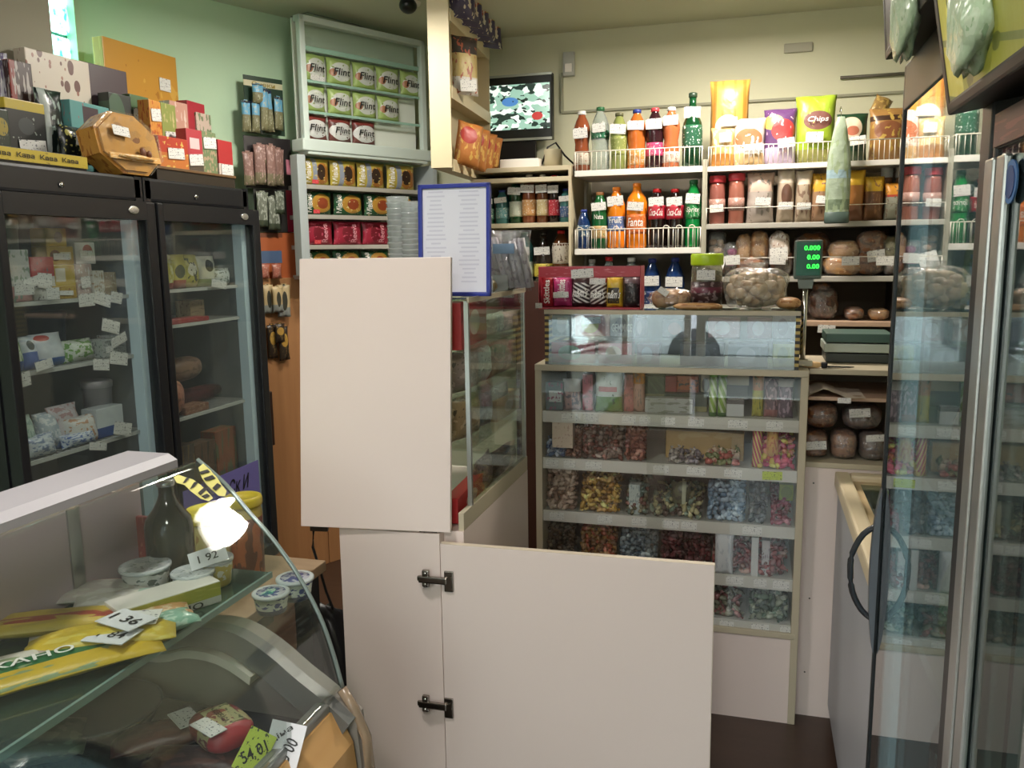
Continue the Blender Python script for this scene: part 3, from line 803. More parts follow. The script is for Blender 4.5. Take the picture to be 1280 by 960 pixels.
# wire basket column at the far inner side of the second fridge
# ---------------------------------------------------------------- goods on top of the fridges
PT = PL(-2.16, 0, 90)
TRAY = wood('brown_tray_wood', (92, 66, 40), (120, 90, 56), (1, 10, 10))
x, w, zb, h = PT.bx(-20, 114, 182, 204, -.16)
t = thing('display_tray', 'black tray with yellow printed edge strip on top of first fridge', 'tray', PT.W(x, 0, FZ), (0, 0, PT.a))
obj('tray', MB().box(-w / 2, w / 2, -.14, .17, 0, .045, 0, .004), BLACK, t)
obj('edge_strip', MB().box(-w / 2, w / 2, -.143, -.14, .008, .043), prn((214, 186, 44), ('n', 14, .66, (120, 90, 30)), foil=0), t)
letter(t, 'Кава  Кава  Кава  Кава', w * .8, .014, 0, -.1445, .026, INK)
x, w, zb, h = PT.bx(196, 293, 206, 223, -.12)
t = thing('display_tray', 'low brown wooden tray under small boxes on the second fridge', 'tray', PT.W(x, 0, FZ), (0, 0, PT.a))
obj('tray', MB().box(-w / 2, w / 2, -.12, .1, 0, .05, 0, .003), mat('tray_dark', (48, 40, 30), .5), t)
obj('rim', MB().box(-w / 2 - .004, w / 2 + .004, -.124, .104, .042, .052, 0, .002), TRAY, t)
zt = FZ + .046; zt2 = FZ + .053
x, w, zb, h = PT.bx(105, 190, 150, 205, .1)
o = obj('riser_board', MB().box(-w / 2, w / 2, -.1, .1, 0, .14, 0, .003), TRAY, None, PT.W(x, .14, FZ), (0, 0, PT.a)); tag(o, 'brown wooden riser block behind the golden gift box', 'board')
TOPS = [
    ('bag', 0, 17, 66, 180, .13, FZ, prn((206, 206, 222), ('n', 6, .5, (120, 110, 150)), ('n', 11, .62, (240, 240, 244)), rough=.25), 'silver and lilac foil bag standing at the edge on first fridge', None),
    ('carton', 17, 44, 78, 190, .11, FZ, prn((70, 46, 44), ('v', 0, .25, (150, 50, 40)), ('n', 7, .55, (190, 180, 176)), ('e', .7, .35, .3, .14, (40, 26, 24)), foil=0), 'ornate brown box with white swirls standing on first fridge', None),
    ('carton', 40, 113, 70, 186, .13, FZ, prn((222, 208, 190), ('d', 6, .3, (110, 60, 48)), ('d', 9, .18, (160, 100, 80)), foil=0), 'large pale box printed with brown chocolates on first fridge', None),
    ('carton', 108, 160, 84, 186, .12, FZ, prn((78, 60, 66), ('b', .0, .3, (44, 36, 44)), ('r', .6, 1, .0, .4, (110, 44, 54)), foil=0), 'dark plum gift box with price tag behind the golden box', (.3, .62, .34, .24)),
    ('carton', 137, 221, 60, 186, .25, FZ, prn((224, 158, 52), ('n', 5, .6, (236, 178, 70)), ('n', 8, .68, (200, 130, 40)), foil=0), 'big orange flat box leaning on wall above second fridge', (.3, .78, .16, .09)),
    ('carton', 8, 57, 126, 183, .04, zt, prn((24, 28, 26), ('b', .82, 1, (206, 180, 44)), ('e', .5, .55, .2, .15, (60, 66, 66)), ('n', 8, .68, (150, 160, 150)), foil=0), 'black coffee box with yellow top band on tray', (.1, .2, .68, .24)),
    ('carton', -8, 12, 136, 183, .02, zt, prn((34, 52, 36), ('e', .5, .6, .4, .2, (170, 150, 50)), ('n', 8, .62, (90, 100, 80)), foil=0), 'dark green tin box at the tray near edge', None),
    ('bag', 52, 84, 112, 184, .06, zt, prn((22, 36, 32), ('n', 6, .58, (150, 170, 160)), ('v', .1, .35, (190, 200, 196)), rough=.3), 'dark green coffee pouch with silver streak on tray', None),
    ('bag', 78, 116, 136, 160, .08, zt + .05, prn((30, 40, 34), ('n', 8, .62, (180, 180, 120)), rough=.3), 'small dark pouch with tag lying above another on tray', (.15, .5, .7, .5)),
    ('bag', 80, 118, 158, 190, .02, zt, prn((20, 26, 24), ('n', 8, .6, (190, 180, 90)), rough=.3), 'small black pouch with tag at the tray front corner', (.2, .62, .75, .34)),
    ('carton', 88, 140, 130, 196, .06, FZ, prn((98, 168, 166), ('r', .3, .7, .2, .95, (80, 62, 70)), ('n', 7, .66, (170, 120, 120)), foil=0), 'teal box with dark photo panel behind the golden box', None),
    ('carton', 138, 164, 118, 150, .06, FZ + .14, prn((52, 58, 54), ('e', .3, .5, .4, .5, (70, 100, 76)), foil=0), 'dark round-fronted tin on the wooden riser', None),
    ('carton', 164, 187, 120, 160, .08, FZ + .14, prn((46, 42, 46), ('b', .7, 1, (90, 120, 80)), foil=0), 'dark small box with white tag on the riser', (0, .55, .8, .36)),
    ('carton', 187, 202, 126, 168, .0, FZ + .12, prn((226, 150, 60), ('n', 7, .58, (200, 90, 40)), foil=0), 'narrow orange tea box with tag above red carton', (0, .72, .8, .24)),
    ('carton', 201, 221, 130, 170, .02, zt2, prn((150, 160, 80), ('b', 0, .3, (96, 110, 60)), ('n', 7, .6, (206, 190, 130)), foil=0), 'olive green tea box with tag on second fridge', (.05, .45, .8, .3)),
    ('carton', 214, 236, 128, 172, .06, zt2, prn((206, 150, 130), ('b', 0, .4, (150, 90, 80)), ('n', 7, .6, (226, 196, 180)), foil=0), 'salmon pink tea box behind the olive one', None),
    ('carton', 234, 257, 128, 165, .06, zt2, prn((176, 40, 52), ('r', .2, .8, .3, .6, (206, 150, 130)), foil=0), 'crimson tea box topmost at the row end', None),
    ('carton', 200, 235, 172, 208, -.08, zt2, prn((202, 62, 40), ('b', 0, .5, (214, 120, 50)), ('n', 7, .62, (230, 190, 90)), foil=0), 'red and orange tea carton with tag on wooden tray', (.05, .5, .55, .34)),
    ('carton', 235, 253, 162, 208, -.06, zt2, prn((196, 60, 70), ('b', 0, .3, (90, 80, 66)), ('r', .2, .8, .55, .8, (226, 200, 200)), foil=0), 'small red tea box with low tag on wooden tray', (0, .3, .86, .26)),
    ('carton', 253, 271, 165, 209, -.05, zt2, prn((120, 140, 96), ('n', 7, .56, (190, 160, 130)), foil=0), 'sage green tea box with tag on wooden tray', (0, .74, .88, .26)),
    ('carton', 273, 291, 176, 211, -.05, zt2, prn((196, 50, 52), ('b', 0, .36, (226, 210, 196)), foil=0), 'last red tea box at the wooden tray end', (0, .2, .8, .3)),
    ('carton', 246, 264, 142, 165, .05, zt2 + .08, prn((200, 176, 160), ('n', 6, .55, (110, 130, 90)), foil=0), 'tiny pale box resting on the tea boxes', None),
]
for kind, x0, x1, yt, yb, off, z, m, lab, tg in TOPS:
    if kind == 'bag': bag(PT, (x0, x1, yt, yb), m, lab, off, z, 'coffee_pouch', 'pouch', tg)
    else: carton(PT, (x0, x1, yt, yb), m, lab, off, z, 'gift_box' if yt < 100 else 'tea_box', 'box', tg, None, .05, rz=RNG.uniform(-.08, .08))
# golden eight-sided gift box
PG = PL(-2.0, 0, 90)
x, w, zb, h = PG.bx(128, 203, 142, 216)
t = thing('golden_gift_box', 'golden eight-sided gift box with ribbon and price tag hanging over fridge edge', 'gift box', PG.W(x, .02, FZ + .002), (RAD(-12), 0, PG.a))
h = PG.bx(128, 203, 142, 216)[2] + h - FZ
oct_ = [(w / 2 * math.cos(RAD(22.5 + 45 * k)) / math.cos(RAD(22.5)), h / 2 + h / 2 * math.sin(RAD(22.5 + 45 * k)) / math.cos(RAD(22.5))) for k in range(8)]
oc2 = [(p[0] * .9, h / 2 + (p[1] - h / 2) * .9) for p in oct_]
GOLD = prn((214, 150, 58), ('n', 5, .6, (176, 112, 44)), rough=.25, foil=.5)
obj('box', MB().prism(oct_, 'y', -.02, .05), GOLD, t)
obj('lid', MB().prism(oc2, 'y', -.028, -.02), prn((226, 164, 72), ('e', .62, .6, .08, .08, (150, 90, 50)), ('e', .35, .8, .08, .06, (196, 140, 70)), ('e', .75, .42, .1, .06, (170, 110, 50)), ('n', 4, .58, (206, 150, 74)), rough=.25, foil=.4), t)
obj('cellophane', MB().prism(oct_, 'y', -.034, -.031), pane('clear_wrap', (252, 250, 244), .05, .1, .8, .02), t)
obj('ribbon', MB().box(-w * .42, w * .42, -.038, -.034, h * .2, h * .3, 0, .003).ell((0, -.04, h * .25), (w * .3, .012, h * .045), 14, 8, 0, .3, 12), prn((240, 180, 100), ('n', 9, .55, (255, 226, 170)), rough=.2, foil=.6), t)
obj('bow', MB().ell((w * .12, -.042, h * .36), (.014, .008, .016), 10, 6, 0, .3, 8).ell((w * .22, -.042, h * .34), (.012, .008, .012), 10, 6, 0, .3, 8), mat('brown_bow', (110, 66, 40), .5), t)
price(t, w * .26, h * .16, (-w * .16, -.041, h * .66), (0, .05, 0))
# ---------------------------------------------------------------- hanging case of croutons and the noodle shelf, on the slant
_v = (ray(1650, 300)); ANG = math.degrees(math.atan2(_v.y, _v.x))
PN = PL(-1.975, 3.75, ANG)
SAGE = mat('pale_grey_green_frame', (208, 220, 212), .4)
SAGED = mat('grey_upright', (176, 184, 184), .5)


def norm_px(pl, pts, off=0): return [pl.at(px, py, off) for px, py in pts]


# case frame
xa, zt_ = PN.at(370, 18); xb, zb2 = PN.at(532, 196); _, zbl = PN.at(372, 184)
_, zt2_ = PN.at(530, 52)
zlo = (zbl + zb2) / 2; zhi = (zt_ + zt2_) / 2; wv = xb - xa; xm = (xa + xb) / 2
t = thing('wall_display_case', 'white-framed hanging display case with glass shelves of green crouton packs', 'display case', PN.W(xm, 0, zlo), (0, 0, PN.a))
hh = zhi - zlo; q = wv / 2; b = MB()
b.box(-q, -q + .03, -.02, .012, 0, hh, 0, .005); b.box(q - .03, q, -.02, .012, 0, hh, 0, .005); b.box(-q, q, -.02, .03, hh - .03, hh, 0, .005); b.box(-q - .02, q + .02, -.035, .062, -.02, .035, 0, .006)
b.box(-q + .01, q - .01, -.028, .06, -.035, -.015, 0, .004)
obj('frame', b, SAGE, t)
obj('back_panel', MB().box(-q + .012, q - .012, .062, .068, 0, hh), mat('case_back_white', (232, 236, 226), .5), t)
SF = []
for (pxa, pya, pxb, pyb) in ((380, 104, 528, 119), (380, 145, 528, 151)):
    z = (PN.at(pxa, pya)[1] + PN.at(pxb, pyb)[1]) / 2 - zlo; SF.append(z)
SF.append(.037)
ztop = (PN.at(378, 64)[1] + PN.at(526, 84)[1]) / 2 - zlo
GEDGE = mat('glass_edge_green', (190, 232, 212), .15, trans=.4)
for z in (SF[0], SF[1], ztop):
    s = obj('glass_shelf', MB().box(-q + .036, q - .036, -.002, .061, z - .006, z), GLASS, t); obj('front_edge', MB().box(-q + .036, q - .036, -.006, -.002, z - .009, z + (.012 if z == ztop else .003)), GEDGE, s)
obj('top_glass', MB().box(-q + .04, q - .04, .02, .024, ztop, hh - .03), GLASS, t)
obj('cord', MB().tube([(-q + .01, .06, hh), (-q + .1, .06, hh + .035), (.0, .06, hh + .03), (q - .06, .06, hh + .0)], .003), mat('cord_grey', (120, 126, 112), .6), t)
FG = prn((176, 204, 110), ('e', .52, .5, .42, .34, (226, 230, 220)), ('b', 0, .1, (150, 180, 80)), ('e', .2, .45, .12, .14, (196, 130, 90)), ('n', 10, .68, (140, 170, 70)))
FRD = prn((120, 60, 52), ('e', .5, .45, .46, .36, (226, 226, 222)), ('b', .82, 1, (150, 54, 50)), ('n', 9, .66, (90, 40, 36)))
ROWF = [('upper', 0, [(382, 411), (412, 443), (444, 473), (474, 502), (503, 528)], 66, 103, FG), ('middle', 1, [(382, 411), (413, 444), (445, 474), (475, 503)], 106, 142, FG), ('lowest', 2, [(382, 413), (414, 443), (444, 473)], 142, 178, FRD)]
for nm, k, xs, yt, yb, m in ROWF:
    for i, (x0, x1) in enumerate(xs):
        col = 'green' if k < 2 else 'dark red'
        _, zz = PN.at((x0 + x1) / 2, yt + (x0 - 380) * .11)
        x, w, _, _ = PN.bx(x0, x1, yt, yb); z = zlo + SF[k] + .001
        hgt = min(max(zz - z, .1), (SF[k - 1] if k else ztop) - SF[k] - .012)
        tt = root_at('crouton_pack', '%s crouton pack, %s along the %s shelf of hanging case' % (col, ORD[i], nm), 'snack pack', PN, x, .03, z, RNG.uniform(-.05, .05), 0, 0, 'crouton packs in the hanging case')
        fill_pouch(tt, w, hgt, .05, m, (0, .12, .6, .2) if (k == 0 and i == 0) else None, ('Flint', .0, .48, .62, .26, INK))
# noodle shelf below: one upright, boards
x0, zlow = PN.at(374, 345); zhigh = zlo - .04
t = thing('noodle_shelf', 'grey noodle shelf unit below the hanging case with upright side', 'shelf', PN.W(0, 0, zlow), (0, 0, PN.a))
xl, xr = PN.at(370, 260)[0], PN.at(534, 260)[0]
obj('side_panel', MB().box(xl, xl + .045, -.03, .03, 0, zhigh - zlow, 0, .003), SAGED, t); obj('side_panel', MB().box(xr + .02, xr + .05, -.03, .16, 0, zhigh - zlow, 0, .003), SAGED, t)
obj('back_panel', MB().box(xl, xr + .05, .16, .168, 0, zhigh - zlow), mat('noodle_back', (150, 156, 140), .6), t)
NZ = []
for pa, pb in (((384, 232), (520, 237)), ((384, 269), (490, 270)), ((384, 306), (490, 306)), ((384, 345), (490, 340))):
    z = (PN.at(*pa)[1] + PN.at(*pb)[1]) / 2; NZ.append(z)
    obj('shelf_board', MB().box(xl + .045, xr + .02, -.02, .16, z - zlow - .02, z - zlow), GREYSH, t)
YN = prn((206, 184, 66), ('e', .68, .45, .28, .4, (190, 120, 40)), ('e', .62, .5, .16, .3, (60, 40, 30)), ('v', .3, .46, (150, 160, 180)), ('n', 9, .66, (226, 206, 120)))
GN = prn((30, 92, 50), ('e', .58, .5, .36, .4, (206, 150, 50)), ('e', .6, .5, .2, .24, (166, 70, 34)), ('n', 9, .68, (236, 220, 150)))
RN = prn((186, 34, 62), ('e', .45, .5, .2, .4, (140, 24, 44)), ('n', 7, .62, (226, 90, 116)))
ROWN = [('yellow', 'top', 0, [(383, 415), (416, 449), (450, 484), (487, 522)], YN, 196, 233), ('dark green', 'second', 1, [(384, 418), (421, 457), (459, 493), (495, 520)], GN, 236, 269), ('red', 'third', 2, [(385, 420), (421, 456), (457, 490)], RN, 273, 306), ('green', 'lowest', 3, [(385, 418), (420, 455), (456, 490)], GN, 313, 345)]
for col, nm, k, xs, m, yt, yb in ROWN:
    for i, (xx0, xx1) in enumerate(xs):
        x, w, zb, h = PN.bx(xx0, xx1, yt, yb); z = NZ[k] + .001
        top = (zhigh if k == 0 else NZ[k - 1] - .02) - .008
        tt = root_at('noodle_pack', '%s instant noodle pack, %s along the %s noodle board' % (col, ORD[i], nm), 'noodle pack', PN, x, .03, z, 0, 0, 0, 'noodle packs on the grey shelf')
        hgt = min(h, top - z); fill_pouch(tt, w * 1.02, hgt, .045, m, None, ('Мівіна', -.38, .5, .16, .8, WINK, 1) if k != 2 else ('Reeva', .1, .5, .2, .8, mat('pink_ink', (240, 170, 180), .5), 1))
        if i == 0 and k < 3: price(tt, .035, .018, (-w * .2, -.036, .014), m=TAGR)
# wooden panelling under it
x0, _ = PN.at(322, 500, .1); x1, _ = PN.at(600, 500, .1)
PW = wood('honey_wood_panel', (150, 104, 66), (176, 128, 84), (14, 14, .8), .45)
t = thing('wood_wall_panel', 'honey brown wooden wall panelling below the noodle shelf', 'panel', PN.W(0, .12, 0), (0, 0, PN.a))
for k in range(4):
    a = x0 + (x1 - x0) * k / 4; obj('board', MB().box(a + .002, a + (x1 - x0) / 4 - .002, 0, .02, 0, zlow - .01, 0, .003), PW, t)
pa, za_ = PN.at(331, 490, .1); pb_, zb_ = PN.at(343, 556, .1)
obj('handle', MB().box(pa, pb_, -.03, 0, zb_, za_, 0, .006), mat('dark_handle', (50, 32, 26), .4), t)

# ---------------------------------------------------------------- cards of hanging packs beside the fridge
PH = PL(PN.W(0, .13, 0).x, PN.W(0, .13, 0).y, ANG)
CARDS = [
    ('dark green card of blue-topped snack tubes at the top of card column', (306, 354, 97, 168), prn((40, 66, 48), ('b', .82, .92, (214, 206, 166)), foil=0), [(302, 313, 126, 165), (312, 322, 127, 166), (321, 332, 112, 164), (331, 342, 114, 165), (340, 352, 122, 163), (312, 325, 106, 130)], prn((126, 122, 84), ('b', .55, 1, (96, 168, 206)), ('b', .93, 1, (40, 50, 80)), ('n', 8, .62, (180, 180, 150))), 'blue-topped'),
    ('dark card of brown-pink snack packs below the blue-topped tubes', (306, 364, 172, 236), prn((40, 34, 36), ('r', .88, 1, .3, .6, (206, 120, 140)), foil=0), [(304, 318, 190, 232), (316, 330, 181, 231), (328, 342, 182, 233), (340, 354, 186, 232), (318, 338, 182, 208)], prn((150, 110, 100), ('b', 0, .3, (130, 120, 90)), ('n', 8, .6, (196, 160, 150))), 'brown-pink'),
    ('dark card of silver-green packs with red edge in the card column', (318, 368, 237, 290), prn((44, 44, 42), ('v', .8, 1, (160, 30, 56)), foil=0), [(320, 334, 240, 284), (333, 348, 246, 288), (340, 352, 240, 268)], prn((110, 116, 100), ('n', 6, .55, (170, 176, 160)), ('b', 0, .2, (70, 80, 60))), 'silver-green'),
    ('orange card with blue stripe in the middle of card column', (318, 369, 291, 350), prn((196, 98, 50), ('r', .08, .66, .36, .62, (84, 110, 150)), ('r', 0, .7, .9, 1, (130, 70, 44)), foil=0), [(324, 336, 330, 348), (338, 350, 330, 348)], prn((190, 110, 90), ('n', 7, .6, (206, 160, 140))), 'small orange'),
    ('red card of gold and cream packs below the orange card', (326, 372, 351, 400), prn((182, 56, 44), ('v', .75, .95, (150, 50, 46)), foil=0), [(328, 342, 356, 392), (345, 360, 356, 396), (337, 350, 358, 390)], prn((206, 180, 130), ('b', 0, .3, (150, 156, 150)), ('e', .5, .5, .2, .3, (60, 60, 50))), 'cream'),
    ('yellow card of black and gold packs lowest in card column', (330, 373, 401, 452), prn((206, 168, 44), ('v', 0, .55, (60, 48, 34)), foil=0), [(334, 346, 406, 448), (346, 360, 408, 450), (340, 352, 404, 428)], prn((52, 40, 30), ('e', .5, .6, .35, .2, (196, 150, 60)), ('n', 8, .64, (140, 110, 60))), 'black and gold'),
]
for ci, (lab, px, cm, packs, pm, adj) in enumerate(CARDS):
    x, w, zb, h = PH.bx(*px); t = thing('hanging_card', lab, 'display card', PH.W(x, 0, zb), (0, 0, PH.a))
    obj('card', MB().box(-w / 2, w / 2, -.002, .002, 0, h), cm, t); obj('hook', MB().tube([(0, .0, h * .97), (0, .03, h * 1.0)], .003), CHROME, t)
    if ci == 0: letter(t, 'Снеки', w * .6, .02, 0, -.003, h * .87, mat('gold_ink', (150, 130, 60), .5))
    for i, p in enumerate(packs):
        xx, ww, zz, h2 = PH.bx(*p, -.02)
        tt = root_at('snack_tube' if ci < 2 else 'snack_sachet', '%s snack pack, %s on its hanging card' % (adj, ORD[i]), 'snack pack', PH, xx, -.022 - .012 * (i % 3), zz, RNG.uniform(-.2, .2), 0, RNG.uniform(-.06, .06), 'snack packs on hanging cards')
        fill_pouch(tt, ww, h2, .022, pm)
        obj('hang_tab', MB().box(-ww * .2, ww * .2, -.001, .001, h2 * .97, h2 * 1.04), pm, tt)

# ---------------------------------------------------------------- box shelf hung at the corner (column), facing the aisle
PCf = PL(-1.3, 3.6, 94.8)
t = thing('corner_box_shelf', 'beige tall box shelf of crisps hung from the ceiling at the corner', 'shelf', (-1.3, 3.6, 0), (0, 0, PCf.a))
BEI = mat('beige_board', (204, 190, 156), .5)
L = .77; zc = [1.985, 2.295, 2.615]
obj('end_panel', MB().box(-.012, .0, .0, .085, 1.97, CEIL - .003), BEI, t); obj('end_panel', MB().box(L, L + .012, 0, .085, 1.97, CEIL - .003), BEI, t)
obj('back_panel', MB().box(-.012, L + .012, .085, .095, 1.97, CEIL - .003), BEI, t)
for z in zc: obj('shelf_board', MB().box(0, L, -.0, .085, z - .015, z).box(0, L, -.006, .004, z - .03, z + .022), BEI, t)
CR = [
    (2, [(570, 583, 8, 55), (581, 593, 14, 62), (590, 602, 22, 68), (600, 610, 28, 72), (608, 618, 34, 76)], prn((200, 176, 74), ('b', 0, .4, (70, 60, 96)), ('e', .4, .5, .4, .2, (176, 70, 60)), ('n', 7, .6, (226, 214, 190))), 'yellow and blue crisp packet', 'upper', 'crisp_packet'),
    (1, [(567, 581, 74, 120)], prn((206, 180, 110), ('b', .7, 1, (60, 50, 44)), ('b', 0, .3, (226, 220, 210)), ('n', 7, .6, (180, 90, 60))), 'brown-topped crisp packet with white card', 'middle', 'crisp_packet'),
    (0, [(570, 584, 152, 190), (581, 595, 160, 194), (592, 606, 168, 198), (603, 616, 172, 204)], prn((200, 120, 50), ('n', 6, .58, (226, 176, 80)), ('e', .4, .7, .3, .2, (186, 50, 40))), 'orange snack packet', 'lowest', 'snack_packet')]
for k, pk, m, adj, nm, nmo in CR:
    for i, p in enumerate(pk):
        x, w, zb, h = PCf.bx(*p); z = zc[k] + .001
        tt = root_at(nmo, '%s, %s along the %s board of corner box shelf' % (adj, ORD[i], nm), 'snack packet', PCf, (.1 + .14 * i) if k != 1 else .12, -.035, z, RAD(-44), 0, RAD(10) if k == 0 else 0, 'packets on the corner box shelf')
        fill_pouch(tt, .14, .25 if k != 0 else .19, .045, m, (0, .15, .6, .2) if k == 1 else None)
# ---------------------------------------------------------------- back shelf with the screen, bottles below
PB4 = PL(0, 4.0, 0)
SZ1, SZ2 = 1.735, 2.0
t = thing('bottle_shelf', 'beige wall shelves with small bottles between box shelf and wire rack', 'shelf', PB4.W(0, 0, 0))
xl, xr = -1.34, -.864
SB = mat('beige_shelf', (198, 186, 156), .5)
for z in (1.45, SZ1, SZ2 - .05, SZ2):
    obj('shelf_board', MB().box(xl, xr, 0, .45, z - .022, z, 0, .002), SB, t)
obj('back_panel', MB().box(xl, xr, .47, .48, 1.2, SZ2), mat('brown_shelf_back', (74, 62, 52), .6), t); obj('side_panel', MB().box(xr, xr + .012, .0, .48, 1.2, SZ2), SB, t); obj('side_panel', MB().box(xl - .012, xl, .0, .48, 1.2, SZ2), SB, t)
PS = PL(0, 4.4, 0)
x, w, zb, h = PS.bx(600, 690, 93, 176)
t = thing('monitor_screen', 'black-framed monitor showing a blurred shop picture on the upper shelf', 'monitor', (x, 4.4, SZ2), (0, 0, 0))
hh = zb + h - SZ2
SCRM = prn((40, 60, 52), ('n', 5, .47, (150, 196, 176)), ('n', 6.5, .55, (230, 244, 236)), ('e', .42, .62, .12, .1, (70, 130, 200)), ('e', .82, .28, .08, .09, (196, 60, 56)), ('n', 9, .66, (30, 44, 38)), rough=.2, foil=0)
sn = SCRM.node_tree; sp = sn.nodes['Principled BSDF']; sn.links.new(sp.inputs['Base Color'].links[0].from_socket, sp.inputs['Emission Color']); sp.inputs['Emission Strength'].default_value = .55
zb0 = zb - SZ2
obj('bezel', MB().box(-w / 2, w / 2, 0, .05, zb0, hh, 0, .005), mat('monitor_dark', (30, 34, 32), .4), t)
obj('screen', MB().box(-w / 2 + .012, w / 2 - .012, -.002, .002, zb0 + (hh - zb0) * .17, hh - (hh - zb0) * .15), SCRM, t)
obj('trim', MB().box(-w / 2, w / 2, -.004, 0, hh - .012, hh).box(-w / 2, w / 2, -.004, 0, zb0, zb0 + .012), mat('monitor_silver', (170, 176, 166), .35, .4), t)
obj('stand', MB().box(-.1, .1, .02, .05, .01, zb0 + .02).lathe([(.11, 0), (.11, .008), (.03, .016)], 20, 0, .04), BLACK, t)
PB41 = PL(0, 4.1, 0)
x, w, zb, h = PB41.bx(627, 676, 186, 198)
t = thing('router_box', 'low white device with black cable on the shelf under the monitor', 'router', (x, 4.12, SZ2))
obj('case', MB().box(-w / 2, w / 2, -.06, .06, 0, max(.04, h), 0, .006), WHITEM, t); obj('cable', MB().tube([(w / 2, 0, .02), (w / 2 + .03, 0, .1), (w / 2 + .07, 0, .12), (w / 2 + .11, .02, .06), (w / 2 + .16, .03, .012)], .005), BLACK, t)
x, w, zb, h = PB41.bx(676, 702, 170, 196)
t = thing('paper_roll', 'beige roll of paper on the shelf right under monitor edge', 'roll', (x, 4.14, SZ2))
obj('roll', MB().lathe([(.012, 0), (.045, 0), (.045, .09), (.012, .09)], 18), mat('beige_paper', (190, 180, 150), .7), t); obj('core', MB().lathe([(.0125, .001), (.0125, .092)], 10), CREAMD, t)
CLR = plastic('clear_pet', (214, 226, 222), .75, .1); TEA = plastic('tea_liquid', (112, 60, 34), .15); COLA = plastic('cola_liquid', (26, 14, 12), 0); ORA = plastic('orange_liquid', (232, 132, 30), .1)
GRNB = plastic('green_pet', (16, 66, 36), .2); TEAL = plastic('teal_pet', (70, 130, 128), .35); BLUE = plastic('blue_pet', (30, 62, 120), .4); LIME = plastic('lime_drink', (150, 160, 90), .3); RED = mat('red_cap', (196, 36, 40), .35); WCAP = mat('white_cap', (226, 226, 220), .4); GCAP = mat('green_cap', (36, 96, 56), .4); BCAP = mat('blue_cap', (40, 56, 130), .4); DRK = plastic('dark_brew', (34, 26, 22), 0)
BROWNB = plastic('brown_brew', (92, 52, 28), .1)
LT = lambda c, a=(230, 226, 210): prn(c, ('n', 8, .62, a), foil=0)
TGB = (.7, .95, .16)
for (x0, x1, yt, liq, cap, lab_, lb) in [
    (606, 618, 240, GRNB, GCAP, LT((60, 110, 90)), 'dark green small bottle at the end of bottle shelf'), (620, 636, 238, TEAL, BCAP, LT((96, 150, 150)), 'teal small bottle with white tag on bottle shelf'), (637, 653, 222, GRNB, WCAP, LT((196, 206, 186)), 'green bottle with pale label and white cap on bottle shelf'),
    (653, 670, 218, TEA, WCAP, LT((206, 150, 90)), 'brown drink bottle with orange label and white cap'), (671, 686, 218, BROWNB, WCAP, LT((200, 180, 130)), 'dark brown bottle with cream label and white cap'), (686, 700, 219, COLA, RED, LT((200, 44, 60), (240, 200, 200)), 'cola bottle with red cap and red label on bottle shelf'), (700, 714, 236, TEAL, BCAP, LT((60, 90, 140)), 'blue-green bottle next to the red-capped cola')]:
    bottle(PB4, (x0, x1, yt, 278), liq, cap, lb, lab_, SZ1 + .001, .06, 'round', TGB, name='small_bottle', group='bottles on the beige shelf', labz=(.15, .48))
for (x0, x1, yt, yb, liq, cap, lab_, lb, lz) in [
    (645, 667, 290, 340, TEAL, GCAP, LT((190, 206, 196)), 'teal long-necked bottle on the lower beige shelf', (.1, .4)), (668, 692, 290, 335, DRK, mat('dark_cap', (40, 34, 30), .4), LT((206, 186, 60), (90, 70, 30)), 'dark bottle with yellow label on the lower beige shelf', (.1, .36)), (690, 713, 288, 335, BROWNB, RED, LT((226, 214, 196), (130, 110, 90)), 'brown bottle with cream label and red cap on the lower beige shelf', (.35, .75))]:
    bottle(PB4, (x0, x1, yt, yb), liq, cap, lb, lab_, 1.451, .05, 'glass' if liq is DRK else 'pet', (.62, .8, .16) if liq is not BROWNB else None, name='sauce_bottle', labz=lz)
# ---------------------------------------------------------------- counter island: cream base, glass cabinet, propped panel, gate
ZB = .855
pA = atZ(424, 660, ZB); pB = atZ(549, 668, ZB)
XR = -.735; YB = 2.72
base = thing('counter_cabinet', 'cream counter cabinet with glass upper case beside the hinged gate', 'cabinet', (0, 0, 0))
poly = [(pA.x, pA.y), (pB.x, pB.y), (pB.x, pB.y + .035), (XR, pB.y + .035), (XR, YB), (pA.x - .02, YB)]
obj('base', MB().prism(poly, 'z', 0, ZB), CREAM, base)
zs = .905
# sloping-sided rim of the base (right side board stands higher than the worktop)
obj('side_board', MB().box(XR - .016, XR, pB.y + .04, YB, ZB, zs, 0, .002), KHAKI, base)
pp, pq = atZ(384, 655, ZB), atZ(568, 663, ZB); dpl = (pq - pp).normalized(); ang = math.atan2(dpl.y, dpl.x)
PP = PL(pp.x, pp.y - .02, math.degrees(ang)); wP = (pq - pp).length
zt_p = PP.at(476, 324)[1]
LEAN = RAD(6.5)
dp = obj('propped_door', MB().box(0, wP, -.018, 0, ZB + .004 - ZB, zt_p - ZB + .006, 0, .002), CREAM, base, PP.W(0, 0, ZB), (-LEAN, 0, PP.a), 'cream cabinet door panel standing across the glass case')
hp = MB().box(.02, .07, -.004, .01, - .012, .004, 0, .002)
obj('hinge', hp, mat('hinge_dark', (70, 62, 56), .3, .8), dp); obj('hinge', MB().box(wP - .09, wP - .04, -.006, .01, -.012, .004, 0, .002).tube([(wP - .075, -.005, -.004), (wP - .075, -.005, .018)], .003), mat('hinge_dark', (70, 62, 56), .3, .8), dp)
y0, y1, xl, GZ = pB.y + .11, YB - .01, pA.x + .01, 1.47
obj('corner_post', MB().box(XR - .012, XR, y1 - .012, y1, zs, GZ), ALU, base); obj('corner_post', MB().box(xl, xl + .012, y1 - .012, y1, ZB, GZ), ALU, base)
